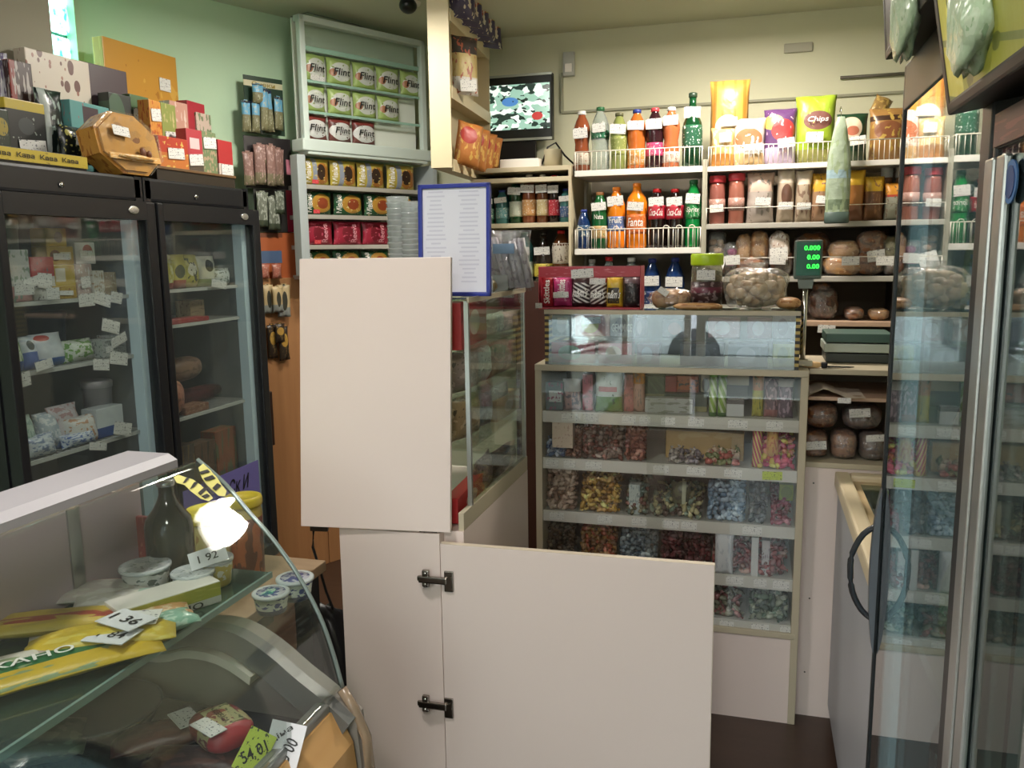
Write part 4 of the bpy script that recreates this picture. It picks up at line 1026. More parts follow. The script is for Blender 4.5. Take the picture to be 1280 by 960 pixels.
obj('corner_post', MB().box(XR - .012, XR, y0, y0 + .012, zs, GZ), ALU, base)
obj('side_glass', MB().box(XR - .006, XR - .002, y0 + .012, y1 - .012, zs, GZ), GLASS, base)
obj('side_glass', MB().box(xl + .002, xl + .006, y0, y1, ZB, GZ), GLASS, base); obj('end_glass', MB().box(xl + .012, XR - .012, y1 - .008, y1 - .004, ZB, GZ), GLASS, base)
obj('top_glass', MB().box(xl, XR, y0, y1, GZ, GZ + .006), pane('island_top_glass', (226, 240, 232)), base)
obj('top_edge', MB().box(XR - .003, XR + .003, y0, y1, GZ - .004, GZ + .01), KHAKI, base)
PI = PL(XR - .02, 0, 90)
IZ = [ZB + .004, 1.06, 1.2, 1.335]
for z in IZ[1:]: obj('glass_shelf', MB().box(xl + .014, XR - .014, y0 + .02, y1 - .014, z - .006, z), GLASS, base)
GAPS = {k: ((IZ[k + 1] - .008) if k < 3 else GZ) - IZ[k] - .006 for k in range(4)}
ISL = [
    ('red chocolate box standing on top shelf inside glass cabinet near propped door', 573, 610, 372, 402, 3, (204, 50, 48), 'r'), ('clear sweet packet beside the red chocolate box', 612, 634, 400, 420, 3, (196, 190, 184), 'b'), ('pink and white wafer packet at far end of cabinet top shelf', 634, 662, 395, 425, 3, (206, 160, 164), 'b'),
    ('grey-pink sweets packet on second cabinet shelf by the door', 572, 598, 425, 470, 2, (176, 150, 144), 'b'), ('silver crinkled packet on second cabinet shelf', 596, 618, 425, 468, 2, (196, 200, 198), 'b'), ('brown waffle packet on second cabinet shelf', 618, 642, 430, 465, 2, (160, 116, 96), 'b'), ('rosy packet at far end of second cabinet shelf', 640, 664, 430, 462, 2, (190, 130, 124), 'b'),
    ('tan biscuit packet on third cabinet shelf by the door', 574, 600, 500, 545, 1, (186, 150, 110), 'b'), ('blue-grey packet on third cabinet shelf', 598, 616, 490, 540, 1, (130, 140, 160), 'b'), ('white striped packet on third cabinet shelf', 614, 634, 490, 530, 1, (206, 206, 206), 'b'), ('tan carton on third cabinet shelf toward far end', 632, 650, 490, 525, 1, (206, 166, 112), 'r'), ('dark packet at far end of third cabinet shelf', 648, 664, 500, 525, 1, (90, 84, 92), 'b'),
    ('red box with white oval emblem at the cabinet bottom', 572, 606, 606, 645, 0, (206, 36, 40), 'r'), ('mauve packet behind the red box at cabinet bottom', 602, 622, 580, 625, 0, (150, 120, 130), 'b'), ('dark wrapped packet at cabinet bottom middle', 620, 640, 570, 610, 0, (84, 72, 74), 'b'), ('beige packet at far cabinet bottom', 640, 660, 555, 590, 0, (190, 166, 140), 'b')]
for lab, x0, x1, yt, yb, k, c, kd in ISL:
    m = prn(c, ('n', 6, .56, tuple(min(255, v + 40) for v in c)), ('n', 9, .64, tuple(int(v * .6) for v in c)), rough=.28) if kd == 'b' else prn(c, ('e', .5, .5, .2, .28, (232, 200, 190)), foil=0)
    px = (x0 - 4, x1 + 4, yt - (8 if kd == 'b' else 0), yb)
    if kd == 'b': tt = bag(PI, px, m, lab, .03, IZ[k] + .001, 'sweets_packet', 'sweets', None, None, .05, RNG.uniform(-.12, .12), group='goods in the glass cabinet')
    else: tt = carton(PI, px, m, lab, .02, IZ[k] + .001, 'chocolate_box', 'box', None, None, .04, RNG.uniform(-.1, .1), group='goods in the glass cabinet')
for o_ in list(COL.objects):
    if o_.get('group') == 'goods in the glass cabinet':
        kk = max(q for q in range(4) if o_.location.z >= IZ[q] - .002); hh = max((v.co.z for c_ in o_.children for v in c_.data.vertices), default=0)
        if hh > GAPS[kk]: o_.scale.z = GAPS[kk] / hh
    if o_.get('group') == 'goods in the glass cabinet': o_.location.y = min(max(o_.location.y, y0 + .07), y1 - .07)
# clear covered box of wafers on the island end, and the bag of tubes above
PI2 = PL(0, 2.3, 0)
x, w, zb, h = PI2.bx(500, 524, 250, 325)
# things on the cabinet top
ZT = GZ + .008
t = thing('price_list_board', 'blue-framed white price list standing on the glass cabinet', 'notice', (0, 0, 0))
PQ = PL(0, 2.23, 0); x, w, zb, h = PQ.bx(523, 613, 229, 362)
t.location = (x, 2.23, ZT); t.rotation_euler = (RAD(-3), 0, 0); h = zb + h - ZT
q = w / 2; fm = MB(); fm.box(-q, -q + .012, -.012, .004, 0, h, 0, .003); fm.box(q - .012, q, -.012, .004, 0, h, 0, .003); fm.box(-q, q, -.012, .004, 0, .012, 0, .003); fm.box(-q, q, -.012, .004, h - .012, h, 0, .003)
obj('frame', fm, mat('blue_plastic', (44, 58, 148), .35), t)
pg = obj('sheet', MB().box(-q + .01, q - .01, -.004, -.002, .01, h - .01), mat('price_sheet', (226, 228, 238), .25), t)
lm = MB()
for c in (-.26, .2):
    for k in range(22):
        wl = RNG.uniform(.12, .3) * w; lm.box(c * w - wl / 2, c * w + wl / 2, -.0046, -.0041, h * .93 - k * h * .038 - .0022, h * .93 - k * h * .038 + .0022)
obj('printed_lines', lm, mat('faint_print', (204, 206, 220), .6), t, kind='stuff')
CUP = pane('cup_plastic', (240, 244, 244), .08, .08, .8, .34, (232, 236, 234))
PQ2 = PL(0, 2.42, 0)
for i, (cx, yt) in enumerate(((498, 246), (514, 252))):
    x, w, zb, h = PQ2.bx(cx - 8, cx + 8, yt, 325); h = zb + h - ZT
    t = thing('cup_stack', '%s stack of clear plastic cups behind the propped door' % ('taller' if i == 0 else 'shorter'), 'cups', (x, 2.42, ZT))
    n = 14
    for k in range(n):
        z = k * (h - .07) / (n - 1); obj('cup', MB().lathe([(.024, z), (.033, z + .068), (.035, z + .07), (.035, z + .066), (.0335, z + .064), (.0245, z + .002)], 14), CUP, t)
PQ3 = PL(-.86, 0, 90)
x, w, zb, h = PL(0, 2.55, 0).bx(612, 664, 288, 366)
t = thing('wafer_tube_bag', 'large clear bag of pale wafer tubes on the glass cabinet', 'bag', (x, 2.55, ZT)); h = zb + h - ZT; cm = MB()
for k in range(14):
    a = -w * .4 + w * .8 * (k % 7) / 6; cm.tube([(a + .01, .02 * (k // 7) - .01, .01), (a - .02 + RNG.uniform(-.01, .01), .02 * (k // 7) - .01, h * RNG.uniform(.7, .9))], .011, 8)
obj('wafers', cm, prn((190, 184, 190), ('n', 7, .58, (150, 140, 150)), foil=0), t, kind='stuff'); fb = pouch_mb(w, h, .08, 3.3); obj('bag', fb, FILM, t)
obj('blue_label', MB().box(-w * .3, w * .2, -.05, -.048, h * .62, h * .78), mat('blue_grey_label', (130, 160, 190), .4), t)
PR = PL(0, 2.72, 0)
x, w, zb, h = PR.bx(610, 662, 362, 392)
# covered clear box at the far end with cakes
t = thing('wafer_carton', 'open clear box with yellow-brown cakes under the wafer tube bag', 'box', (x, 2.66, ZT)); hb = .05
ZQ = ZT
t.location = (-.79, 2.47, ZT); cb2 = MB().box(-.05, .05, -.1, .06, 0, .004).box(-.05, .05, -.1, -.097, .004, hb).box(-.05, .05, .057, .06, .004, hb)
obj('tray', cb2, CUP, t); cc = MB()
for k in range(3): cc.ell((-.03 + .03 * k, -.05, .022), (.016, .03, .018), 10, 7, 0, .2, 8, .8, k)
obj('cakes', cc, prn((150, 130, 70), ('n', 6, .56, (110, 80, 50))), t, kind='stuff')
# gate
ZG = .834
g0, g1 = atZ(550, 680, ZG), atZ(893, 707, ZG); dg = (g1 - g0); GA = math.atan2(dg.y, dg.x); GW = dg.length
t = thing('counter_gate', 'cream half-height gate panel hinged on the counter cabinet', 'gate', (g0.x, g0.y, 0), (0, 0, GA))
obj('panel', MB().box(0, GW, 0, .018, .02, ZG, 0, .0015), CREAM, t); obj('edge_band', MB().box(GW, GW + .0012, .0, .018, .02, ZG).box(0, GW, 0, .018, ZG, ZG + .0012), CREAMD, t)
PGt = PL(g0.x, g0.y, math.degrees(GA))
STEEL = mat('hinge_steel', (150, 142, 134), .25, 1.0)
for i, (py, po) in enumerate(((726, 722), (884, 878))):
    s, z = PGt.at(562, py); s2, z2 = PGt.at(536, po)
    h = obj('hinge', MB().box(s - .014, s + .012, -.006, 0, z - .030, z + .028, 0, .003), STEEL, t)
    obj('hinge_arm', MB().box(s2 - .026, s - .004, -.014, -.004, z2 - .012, z2 + .008, 0, .004).prism([(s - .004, z - .006), (s + .008, z - .018), (s + .008, z + .016), (s - .012, z + .006)], 'y', -.012, -.004), STEEL, h)
    obj('mount_plate', MB().box(s2 - .016, s2 + .004, -.012, .0, z2 - .024, z2 + .024, 0, .004).box(s2 - .03, s2 + .012, -.011, -.002, z2 - .008, z2 + .006, 0, .003), STEEL, h)
    mbs = MB()
    for dz in (-.016, .016): mbs.lathe([(.005, 0), (.005, .004), (.003, .005)], 10)
    for sx, sy, sz in ((s2 - .006, -.013, z2 - .015), (s2 - .006, -.013, z2 + .015), (s, -.007, z)): obj('screw', MB().ell((sx, sy, sz), (.0045, .003, .0045), 10, 6), CHROME, h)
# low box and cable behind the counter base
pc = atZ(395, 660, .84); pd = atZ(420, 766, .5)
t = thing('black_cable', 'thin black cable hanging down beside the counter cabinet', 'cable')
obj('cable', MB().tube([PL(0, 2.12, 0).W(*[(lambda a: (a[0], 0, a[1]))(PL(0, 2.12, 0).at(px, py))][0]) for px, py in ((402, 652), (392, 662), (391, 684), (398, 706), (408, 740), (419, 768), (421, 800))], .004), BLACK, t)
obj('plug', MB().ell(PL(0, 2.12, 0).W(PL(0, 2.12, 0).at(421, 806)[0], 0, PL(0, 2.12, 0).at(421, 806)[1]), (.012, .012, .02), 10, 8), BLACK, t)

PBb = PL(0, 3.32, 0)
x, w, zb, h = PBb.bx(646, 690, 352, 600)
t = thing('brown_board', 'dark red-brown board standing behind counter between glass cabinet and sweets case', 'board', (x, 3.32, 0))
obj('board', MB().box(-w / 2, w / 2, 0, .018, 0, zb + h, 0, .002), wood('red_brown_board', (70, 36, 28), (88, 48, 36), (10, 10, 1), .45), t); obj('edge', MB().box(-w / 2 - .003, -w / 2, 0, .018, 0, zb + h), mat('brown_edge', (60, 34, 28), .5), t)
# ---------------------------------------------------------------- curved-glass deli counter along the aisle
DY0, DY1 = .1, 1.45
PE = PL(0, DY1, 0)
deli = thing('deli_counter', 'curved-glass deli counter with grey top board and wooden front', 'deli counter', (0, 0, 0))
GREYB = mat('grey_top_board', (164, 161, 165), .45)
zt0 = 1.192
tb = [atZ(0, 612, zt0), atZ(180, 557, zt0), atZ(246, 570, zt0 - .02), atZ(0, 668, zt0 - .02)]
xb_ = tb[1].x; xf_ = tb[2].x
obj('top_board', MB().prism([(xb_, zt0 - .02), (xb_, zt0), (xf_ - .02, zt0), (xf_, zt0 - .012), (xf_, zt0 - .03), (xf_ - .03, zt0 - .03)], 'y', DY0, DY1), GREYB, deli)
prof = [PE.at(px, py) for px, py in ((247, 574), (282, 605), (310, 638), (340, 672), (366, 708), (386, 742), (404, 780), (418, 822), (428, 858))]
prof = smooth(prof, 3)
out = [(x, z) for x, z in prof]; inn = [(x - .007, z - .004) for x, z in reversed(prof)]
CG = pane('curved_glass', (240, 244, 242), .05, .02, 1.0, .01)
g = MB(); pl = out + inn; g.prism(pl, 'y', DY0, DY1, 0, False); g.sm = [len(f) == 4 for f in g.f]
obj('curved_glass', g, CG, deli)
ed = MB(); ed.tube([(x + .001, DY1 - .002, z) for x, z in prof], .0045, 6)
obj('glass_edge', ed, mat('glass_edge_grey', (150, 165, 160), .12, .2, None, 1, .3), deli)
# glass shelf under the top
ZS = PE.at(308, 735)[1]; xs = PE.at(308, 735)[0]; xrear = xb_ - .03
obj('glass_shelf', MB().box(xrear, xs, DY0, DY1 + .09, ZS - .008, ZS), pane('shelf_glass_green', (150, 190, 176), .06, .03, .9, .12, (120, 150, 140)), deli)
obj('shelf_edge', MB().box(xs, xs + .006, DY0, DY1 + .09, ZS - .011, ZS + .002), mat('green_glass_edge', (120, 146, 138), .2), deli)
obj('rear_panel', MB().box(xrear - .012, xrear, DY0, DY1 + .06, ZS - .15, zt0 - .03), mat('mauve_sliding_panel', (190, 172, 178), .35), deli)
obj('shelf_post', MB().box(xrear - .02, xrear + .004, DY1 - .15, DY1 - .12, .5, zt0 - .03).box(xrear - .02, xrear + .004, DY0, DY0 + .03, .5, zt0 - .03), ALU, deli)
# far end panel with its arched grey rim
arc = [PE.at(px, py) for px, py in ((205, 806), (236, 778), (270, 772), (310, 779), (350, 804), (385, 834), (420, 862), (450, 890))]
xL = xrear
arcp = smooth([(xL, arc[1][1])] + arc[1:], 3)
epoly = arcp + [(arc[-1][0] + .02, .42), (arc[-1][0] - .02, .1), (xL, .1)]
obj('end_panel', MB().prism(epoly, 'y', DY1 - .02, DY1 + .015), mat('end_panel_grey', (138, 132, 124), .45), deli)
rim = [(x, z) for x, z in arcp]; rin = [(x - .03 if i else x, z - .045) for i, (x, z) in enumerate(arcp)]
rb = MB()
for i in range(len(rim) - 1): rb.prism([rim[i], rim[i + 1], rin[i + 1], rin[i]], 'y', DY1 - .05, DY1 - .02)
obj('arched_rim', rb, mat('rim_grey', (104, 106, 104), .3), deli)
sb_ = [(x - .035 if i else x, z - .05) for i, (x, z) in enumerate(arcp[:13])]; s2_ = [(x - .004, z - .018) for x, z in sb_]
r2 = MB()
for i in range(len(sb_) - 1): r2.prism([sb_[i], sb_[i + 1], s2_[i + 1], s2_[i]], 'y', DY1 - .06, DY1 - .02)
obj('white_strip', r2, mat('strip_white', (206, 200, 188), .4), deli)
# body, deck and front
ZD = .645
xfr = prof[-1][0]; zfr = prof[-1][1]
VEN = wood('honey_veneer', (200, 152, 94), (214, 170, 112), (12, 1, 12), .4)
fr = [(xfr - .03, zfr - .03), (xfr + .0, zfr - .03), (xfr + .035, zfr - .1), (xfr + .045, zfr - .2), (xfr + .03, .14), (xfr - .03, .14)]
obj('front_panel', MB().prism(fr, 'y', DY0, DY1 - .03), VEN, deli)
obj('front_rail', MB().box(xfr - .034, xfr - .004, DY0, DY1 - .05, zfr - .032, zfr - .012, 0, .004), mat('rail_grey', (150, 152, 150), .3, .5), deli)
bm_ = MB()
pts = [(xfr + .004, zfr), (xfr + .03, zfr - .04), (xfr + .055, zfr - .1), (xfr + .06, zfr - .17), (xfr + .05, zfr - .26)]
bm_.tube([(x, DY1 - .01, z) for x, z in pts], .011, 8); obj('corner_guard', bm_, mat('clear_guard', (206, 180, 150), .12, 0, None, 1, .6), deli)
obj('deck', MB().box(xL, xfr - .03, DY0, DY1 - .02, ZD - .02, ZD), mat('deck_dark', (44, 46, 48), .25), deli)
obj('inner_rear', MB().box(xL - .012, xL, DY0, DY1 - .02, .1, ZS - .15), mat('inner_rear_grey', (96, 98, 98), .4), deli)
obj('plinth', MB().box(xL, xfr - .02, DY0, DY1 - .04, 0, .14), BLACK, deli)
# butterfly sticker on the glass
px_ = (215, 286); cx, cz = PE.at(252, 603)
bt = thing('butterfly_sticker', 'yellow butterfly sticker with black stripes on the deli glass', 'sticker', (0, 0, 0))


def glass_at(px, py, lift=.004):
    """where the view ray meets the curved sheet"""
    r = ray(px, py); best = None
    for (xa, za), (xb2, zb2) in zip(prof, prof[1:]):
        # plane through the segment, parallel to y
        n = Vector((zb2 - za, 0, -(xb2 - xa))).normalized(); d = Vector((xa, 0, za - H)).dot(n); k = r.dot(n)
        if abs(k) < 1e-9: continue
        t = d / k; p = r * t; u = (Vector((p.x, 0, p.z + H)) - Vector((xa, 0, za))).dot(Vector((xb2 - xa, 0, zb2 - za))) / ((xb2 - xa) ** 2 + (zb2 - za) ** 2)
        if -.05 <= u <= 1.05 and t > 0: return Vector((p.x, p.y, p.z + H)) + (n if n.x > 0 else -n) * lift, (n if n.x > 0 else -n)
    return None, None


def sticker(pts, m, name, par, lift):
    q = [glass_at(px, py, lift)[0] for px, py in pts]
    if any(v is None for v in q): return
    _, n = glass_at(*pts[0]); nn = len(q)
    obj(name, MB().add(q + [v + n * .0008 for v in q], [tuple(range(nn)), tuple(range(2 * nn - 1, nn - 1, -1))] + [(i, (i + 1) % nn, nn + (i + 1) % nn, nn + i) for i in range(nn)]), m, par)


YW = mat('butterfly_yellow', (214, 208, 120), .45)
W1 = [(216, 598), (222, 595), (230, 598), (240, 601), (250, 608), (258, 616), (265, 624), (260, 628), (250, 625), (238, 616), (230, 608), (220, 605)]
W2 = [(247, 586), (253, 581), (260, 584), (264, 592), (270, 598), (276, 608), (282, 615), (280, 622), (272, 621), (264, 614), (256, 606), (251, 598)]
sticker(W1, YW, 'wing', bt, .003); sticker(W2, YW, 'wing', bt, .003)
for s in ([(227, 606), (231, 600), (236, 599), (231, 605)], [(236, 613), (241, 605), (247, 604), (241, 611)], [(246, 618), (254, 611), (258, 613), (249, 621)], [(248, 592), (258, 589), (261, 592), (250, 595)], [(253, 600), (264, 596), (268, 600), (256, 603)], [(264, 612), (270, 606), (275, 609), (268, 615)], [(250, 604), (254, 605), (266, 620), (263, 621)], [(250, 622), (257, 619), (261, 622), (255, 625)]): sticker(s, INK, 'black_stripe', bt, .0045)

# ---- goods on the glass shelf (shelf surface ZS): px point, size along length/width, turn
def on_shelf(px, py, z=None): return atZ(px, py, ZS if z is None else z)


def lying(name, label, cat, px, py, w, h, d, m, turn, z=None, tagat=None, text=None, tilt=0, tagm=None, group=None):
    p = on_shelf(px, py, z); t = thing(name, label, cat, (p.x, p.y, (ZS if z is None else z) + .001), (0, 0, RAD(turn)), group)
    b = obj('pack', pouch_mb(w, h, d, RNG.random() * 40), m, t, (0, -h / 2, d * .63), (RAD(-90 + tilt), 0, 0))
    if tagat:
        cx, cy, tw, th, tt = tagat
        price(t, tw, th, (cx, cy, d * 1.2 + .004), (RAD(-90), 0, RAD(tt)), tagm or (CARDW if text else None))
        if text: letter(t, text, tw * .75, th * .4, cx, cy - .0, d * 1.2 + .0062, INK, 0, False, (RAD(-90), 0, RAD(tt)))
    return t


def lettered(t, s, w, h, x, y, z, turn, m): letter(t, s, w, h, x, y, z, m, 0, False, (RAD(-90), 0, RAD(turn)))


YEL = prn((222, 190, 40), ('n', 5, .6, (230, 206, 80)), ('v', 0, .12, (226, 220, 200)))
lying('long_sausage_pack', 'long yellow pack with red stripe lying along back of deli glass shelf', 'food pack', 70, 792, .085, .34, .035, prn((206, 176, 50), ('v', .55, .8, (170, 70, 50)), ('n', 5, .6, (190, 160, 60))), -62)
t = lying('butter_pack', 'big yellow and white pack with green band lettered along it', 'food pack', 36, 850, .145, .40, .03, prn((226, 222, 206), ('v', .66, 1, (226, 186, 36)), ('v', .42, .66, (36, 120, 66)), ('r', 0, .42, .55, .8, (196, 178, 160)), ('n', 6, .64, (150, 170, 120))), -36, None)
lettered(t, 'ТОСКАНО', .22, .026, .005, -.04, .0385, 90, WINK)
price(t, .08, .06, (.01, .13, .042), (RAD(-90), 0, RAD(40)), CARDW); letter(t, '1 84', .05, .024, .01, .13, .0435, INK, 0, False, (RAD(-90), 0, RAD(40)))
price(t, .085, .05, (-.025, .175, .048), (RAD(-84), 0, RAD(60)))
t = lying('cheese_pack', 'yellow-edged cheese pack with large handwritten price card', 'food pack', 130, 815, .10, .24, .04, YEL, -52, None, (.0, .04, .09, .06, 40), '1 36')
lying('cheese_pack', 'clear pack of sliced cheese with paper slip behind the price card', 'food pack', 150, 765, .10, .17, .03, prn((206, 204, 190), ('n', 5, .55, (226, 226, 220)), ('b', .7, 1, (150, 180, 160))), -60)
lying('sliced_meat_pack', 'flat clear pack of sliced meat under the tubs', 'food pack', 128, 748, .11, .2, .025, prn((196, 186, 178), ('n', 5, .55, (210, 206, 196)), ('v', 0, .2, (190, 130, 120))), -66)
t = thing('butter_box', 'white box with yellow-green side lying near the shelf front edge', 'box', on_shelf(207, 766) + Vector((0, 0, .001)), (0, 0, RAD(-28)))
obj('box', MB().box(-.035, .035, -.1, .1, 0, .045, 0, .004), prn((222, 218, 208), ('b', .2, .8, (226, 222, 210)), foil=0), t)
obj('side_print', MB().box(.0352, .036, -.098, .098, .016, .043), prn((176, 176, 40), ('n', 6, .6, (196, 190, 70)), foil=0), t); letter(t, 'МАСЛО', .12, .012, .037, 0, .008, INK, 0, False, (0, 0, RAD(90)))
lying('cheese_stick_pack', 'orange and clear small pack under the white box', 'food pack', 182, 785, .07, .16, .03, prn((206, 150, 90), ('n', 5, .55, (226, 200, 160))), -40)
lying('green_film_pack', 'pack wrapped in green film hanging over the shelf edge', 'food pack', 210, 790, .07, .1, .03, prn((150, 200, 176), ('n', 6, .55, (196, 226, 206)), rough=.2), -30)


def tub(label, px, py, r, h, c, lidc, nm='spread_tub', lb=None, z=None):
    p = on_shelf(px, py, z); t = thing(nm, label, 'tub', (p.x, p.y, (ZS if z is None else z) + .001), (0, 0, RAD(20)))
    obj('body', MB().lathe([(r * .78, 0), (r * .82, .004), (r * .97, h * .86)], 24), prn(c[0], ('n', 5, .56, c[1]), ('b', 0, .3, c[2]), foil=0), t)
    obj('lid', MB().lathe([(r * 1.0, h * .84), (r * 1.04, h * .86), (r * 1.04, h * .97), (r * .95, h), (r * .86, h * .985)], 24), lidc, t)
    if lb: obj('lid_print', MB().lathe([(r * .8, h * .986), (r * .8, h * .99)], 24), lb, t)
    return t


CLID = prn((196, 204, 206), ('n', 5, .55, (216, 220, 220)), ('n', 9, .64, (150, 160, 160)), rough=.2, foil=.2)
tub('pale clear-lidded tub of herring with white tag behind the white tub', 184, 737, .05, .055, ((196, 196, 190), (90, 100, 96), (170, 150, 130)), CLID)
tub('white tub with translucent lid beside the herring tub', 243, 742, .042, .05, ((222, 222, 226), (190, 196, 220), (226, 226, 226)), CLID)
t = tub('yellow and blue tub under the leaning price card', 270, 730, .038, .06, ((206, 180, 70), (226, 222, 206), (200, 170, 60)), CLID)
pr = on_shelf(270, 730)
price(t, .075, .036, (.0, -.04, .075), (RAD(-30), RAD(-14), RAD(14)), CARDW); letter(t, '1 92', .04, .016, .0, -.0415, .075, INK, 0, False, (RAD(-30), RAD(-14), RAD(14)))
# sauce bottle and bucket standing behind
PBk = PL(0, 1.66, 0)
xS, zS = PBk.at(210, 700)
bench_z = ZS - .05
bottle(PL(0, 1.43, 0), (187, 236, 600, 735), plastic('dark_sauce', (34, 40, 38), 0), mat('silver_foil_cap', (196, 196, 200), .25, .9), 'dark sauce bottle with silver neck foil behind the deli tubs', None, ZS + .001, 0, 'glass', None, None, 'sauce_bottle')
t = carton(PL(0, 1.49, 0), (157, 192, 646, 735), prn((170, 62, 66), ('n', 6, .62, (196, 110, 100))), 'red packet leaning beside the dark sauce bottle', 0, ZS + .001, 'spice_packet', 'packet', None, None, .012)
t = jar(PL(0, 1.72, 0), (240, 290, 650, 742), prn((196, 182, 110), ('n', 5, .56, (170, 130, 70)), foil=0), mat('yellow_lid', (222, 206, 60), .35), 'small bucket with yellow lid behind the price card', None, None, 0, 'food_bucket', 'bucket', lidh=.14)
t.location.z = .76
t = jar(PL(0, 1.78, 0), (288, 328, 640, 742), prn((190, 92, 40), ('n', 4, .5, (110, 44, 24)), ('b', .85, 1, (170, 150, 50)), foil=0), mat('olive_lid', (176, 160, 50), .35), 'bucket of orange-brown carrot salad at end of deli counter', None, None, 0, 'salad_bucket', 'bucket', lidh=.1, taper=.98)
t.location.z = .76
# wooden bench beyond the deli with two tubs
t = thing('work_bench', 'worn brown wooden bench board beyond the deli counter end', 'bench', (0, 0, 0))
ZBn = .75
obj('board', MB().box(-1.62, -1.135, 1.50, 2.02, ZBn - .03, ZBn, 0, .004), wood('bench_wood', (132, 106, 78), (166, 140, 108), (4, 14, 14), .55), t)
obj('leg', MB().box(-1.6, -1.55, 1.66, 1.71, 0, ZBn - .03), DARK, t); obj('leg', MB().box(-1.2, -1.15, 1.66, 1.71, 0, ZBn - .03), DARK, t); obj('leg', MB().box(-1.6, -1.55, 1.95, 2.0, 0, ZBn - .03), DARK, t); obj('leg', MB().box(-1.2, -1.15, 1.95, 2.0, 0, ZBn - .03), DARK, t)
TBC = ((196, 206, 190), (60, 70, 130), (50, 60, 100))
tub('small blue and green tub nearer on the bench board', 340, 764, .043, .05, TBC, mat('pale_lid', (196, 206, 206), .3), 'spread_tub', prn((70, 84, 150), ('n', 4, .5, (206, 210, 220)), foil=0), ZBn)
tub('small blue-lidded tub farther back on the bench board', 370, 747, .045, .055, TBC, mat('pale_lid', (196, 206, 206), .3), 'spread_tub', prn((80, 90, 160), ('n', 4, .5, (206, 210, 220)), foil=0), ZBn)
o = obj('rubbish_bag', MB().ell((-1.2, 2.12, .28), (.1, .07, .28), 16, 12, 0, .2, 10, .8), mat('black_bag', (20, 20, 22), .3), None); tag(o, 'black bag standing in the gap left of counter cabinet', 'bag')
# ---- goods in the well of the deli
t = thing('round_tray', 'black round tray under the glass shelf in deli well', 'tray', atZ(130, 900, ZD + .02) * 1.0); t.location.z = ZD + .001
obj('tray', MB().lathe([(.07, 0), (.10, .02), (.11, .045), (.106, .047), (.096, .022), (.02, .012)], 30), mat('tray_black', (26, 26, 30), .25), t); obj('rim', MB().lathe([(.109, .045), (.114, .047), (.114, .05), (.107, .05)], 30), mat('rim_dark_grey', (70, 70, 74), .3), t)


def well(name, label, cat, px, py, w, h, d, m, turn, zz=.0, tg=None):
    return lying(name, label, cat, px, py, w, h, d, m, turn, ZD + zz, tg)


o = thing('sausage_ring_pack', 'oval cream and red pack of meat with white tag in deli well', 'meat pack', atZ(278, 922, ZD + .04), (0, 0, RAD(-30))); o.location.z = ZD + .03
obj('pack', MB().ell((0, 0, .03), (.068, .05, .026), 24, 12, 0, .05, 6, .7), prn((190, 176, 120), ('e', .3, .5, .22, .6, (150, 60, 50)), ('n', 6, .56, (130, 60, 56)), ('v', .8, 1, (190, 50, 56))), o)
obj('label', MB().box(-.04, .036, -.024, .03, .052, .055, 0, .001), prn((176, 172, 120), ('n', 7, .58, (90, 96, 60)), foil=0), o); letter(o, 'КОВБАСА', .056, .012, 0, .0, .0562, INK, 0, False, (RAD(-90), 0, 0))
price(o, .07, .035, (.025, -.036, .058), (RAD(-90), 0, RAD(8)))
t = well('dark_meat_pack', 'dark red vacuum pack of smoked meat with blue-white tag', 'meat pack', 200, 935, .09, .17, .04, prn((92, 36, 38), ('n', 5, .56, (110, 56, 50))), -52, .0, (.0, .05, .07, .045, 20))
well('dark_meat_pack', 'dark brown vacuum pack lying in front of the oval pack', 'meat pack', 250, 965, .085, .2, .035, prn((64, 36, 32), ('n', 5, .56, (100, 60, 50))), -80)
well('grey_meat_pack', 'grey-brown wrapped pack in the near deli well corner', 'meat pack', 55, 950, .12, .17, .06, prn((110, 104, 92), ('n', 5, .55, (140, 132, 116))), -60, 0, (-.01, -.03, .08, .04, 20)) ['label']
t = well('yellow_green_tag_pack', 'pack with lime green handwritten tag near deli front', 'meat pack', 312, 962, .06, .1, .03, prn((70, 50, 46), ('n', 5, .56, (120, 80, 70))), -30)
pc_ = thing('price_card', 'lime green price card standing by the deli front rail', 'price card', atZ(318, 940, ZD + .06), (RAD(-35), 0, RAD(10)))
price(pc_, .055, .075, (0, 0, 0), (0, RAD(20), 0), TAGY, 'card'); letter(pc_, '54 01', .05, .022, 0, -.002, 0, INK, 0, False, (0, RAD(-30), 0)); obj('clip', MB().box(-.01, .01, -.001, .006, -.045, -.034), BLACK, pc_)
p = glass_at(353, 940)[0]
pc_ = thing('price_card', 'white printed price card with large figures at deli front glass', 'price card', PL(xfr - .012, 0, 90).W(PL(xfr - .012, 0, 90).at(355, 932)[0], 0, PL(xfr - .012, 0, 90).at(355, 932)[1]), (RAD(-25), 0, RAD(20)))
price(pc_, .065, .08, (0, 0, 0), (0, RAD(14), 0), CARDW, 'card'); letter(pc_, 'ціна', .045, .012, -.005, -.002, .02, INK, 0, False, (0, RAD(-30), 0)); letter(pc_, '45 00', .05, .024, .005, -.002, -.012, INK, 0, False, (0, RAD(-60), 0)); obj('clip', MB().box(-.01, .01, -.001, .006, -.05, -.038), BLACK, pc_)
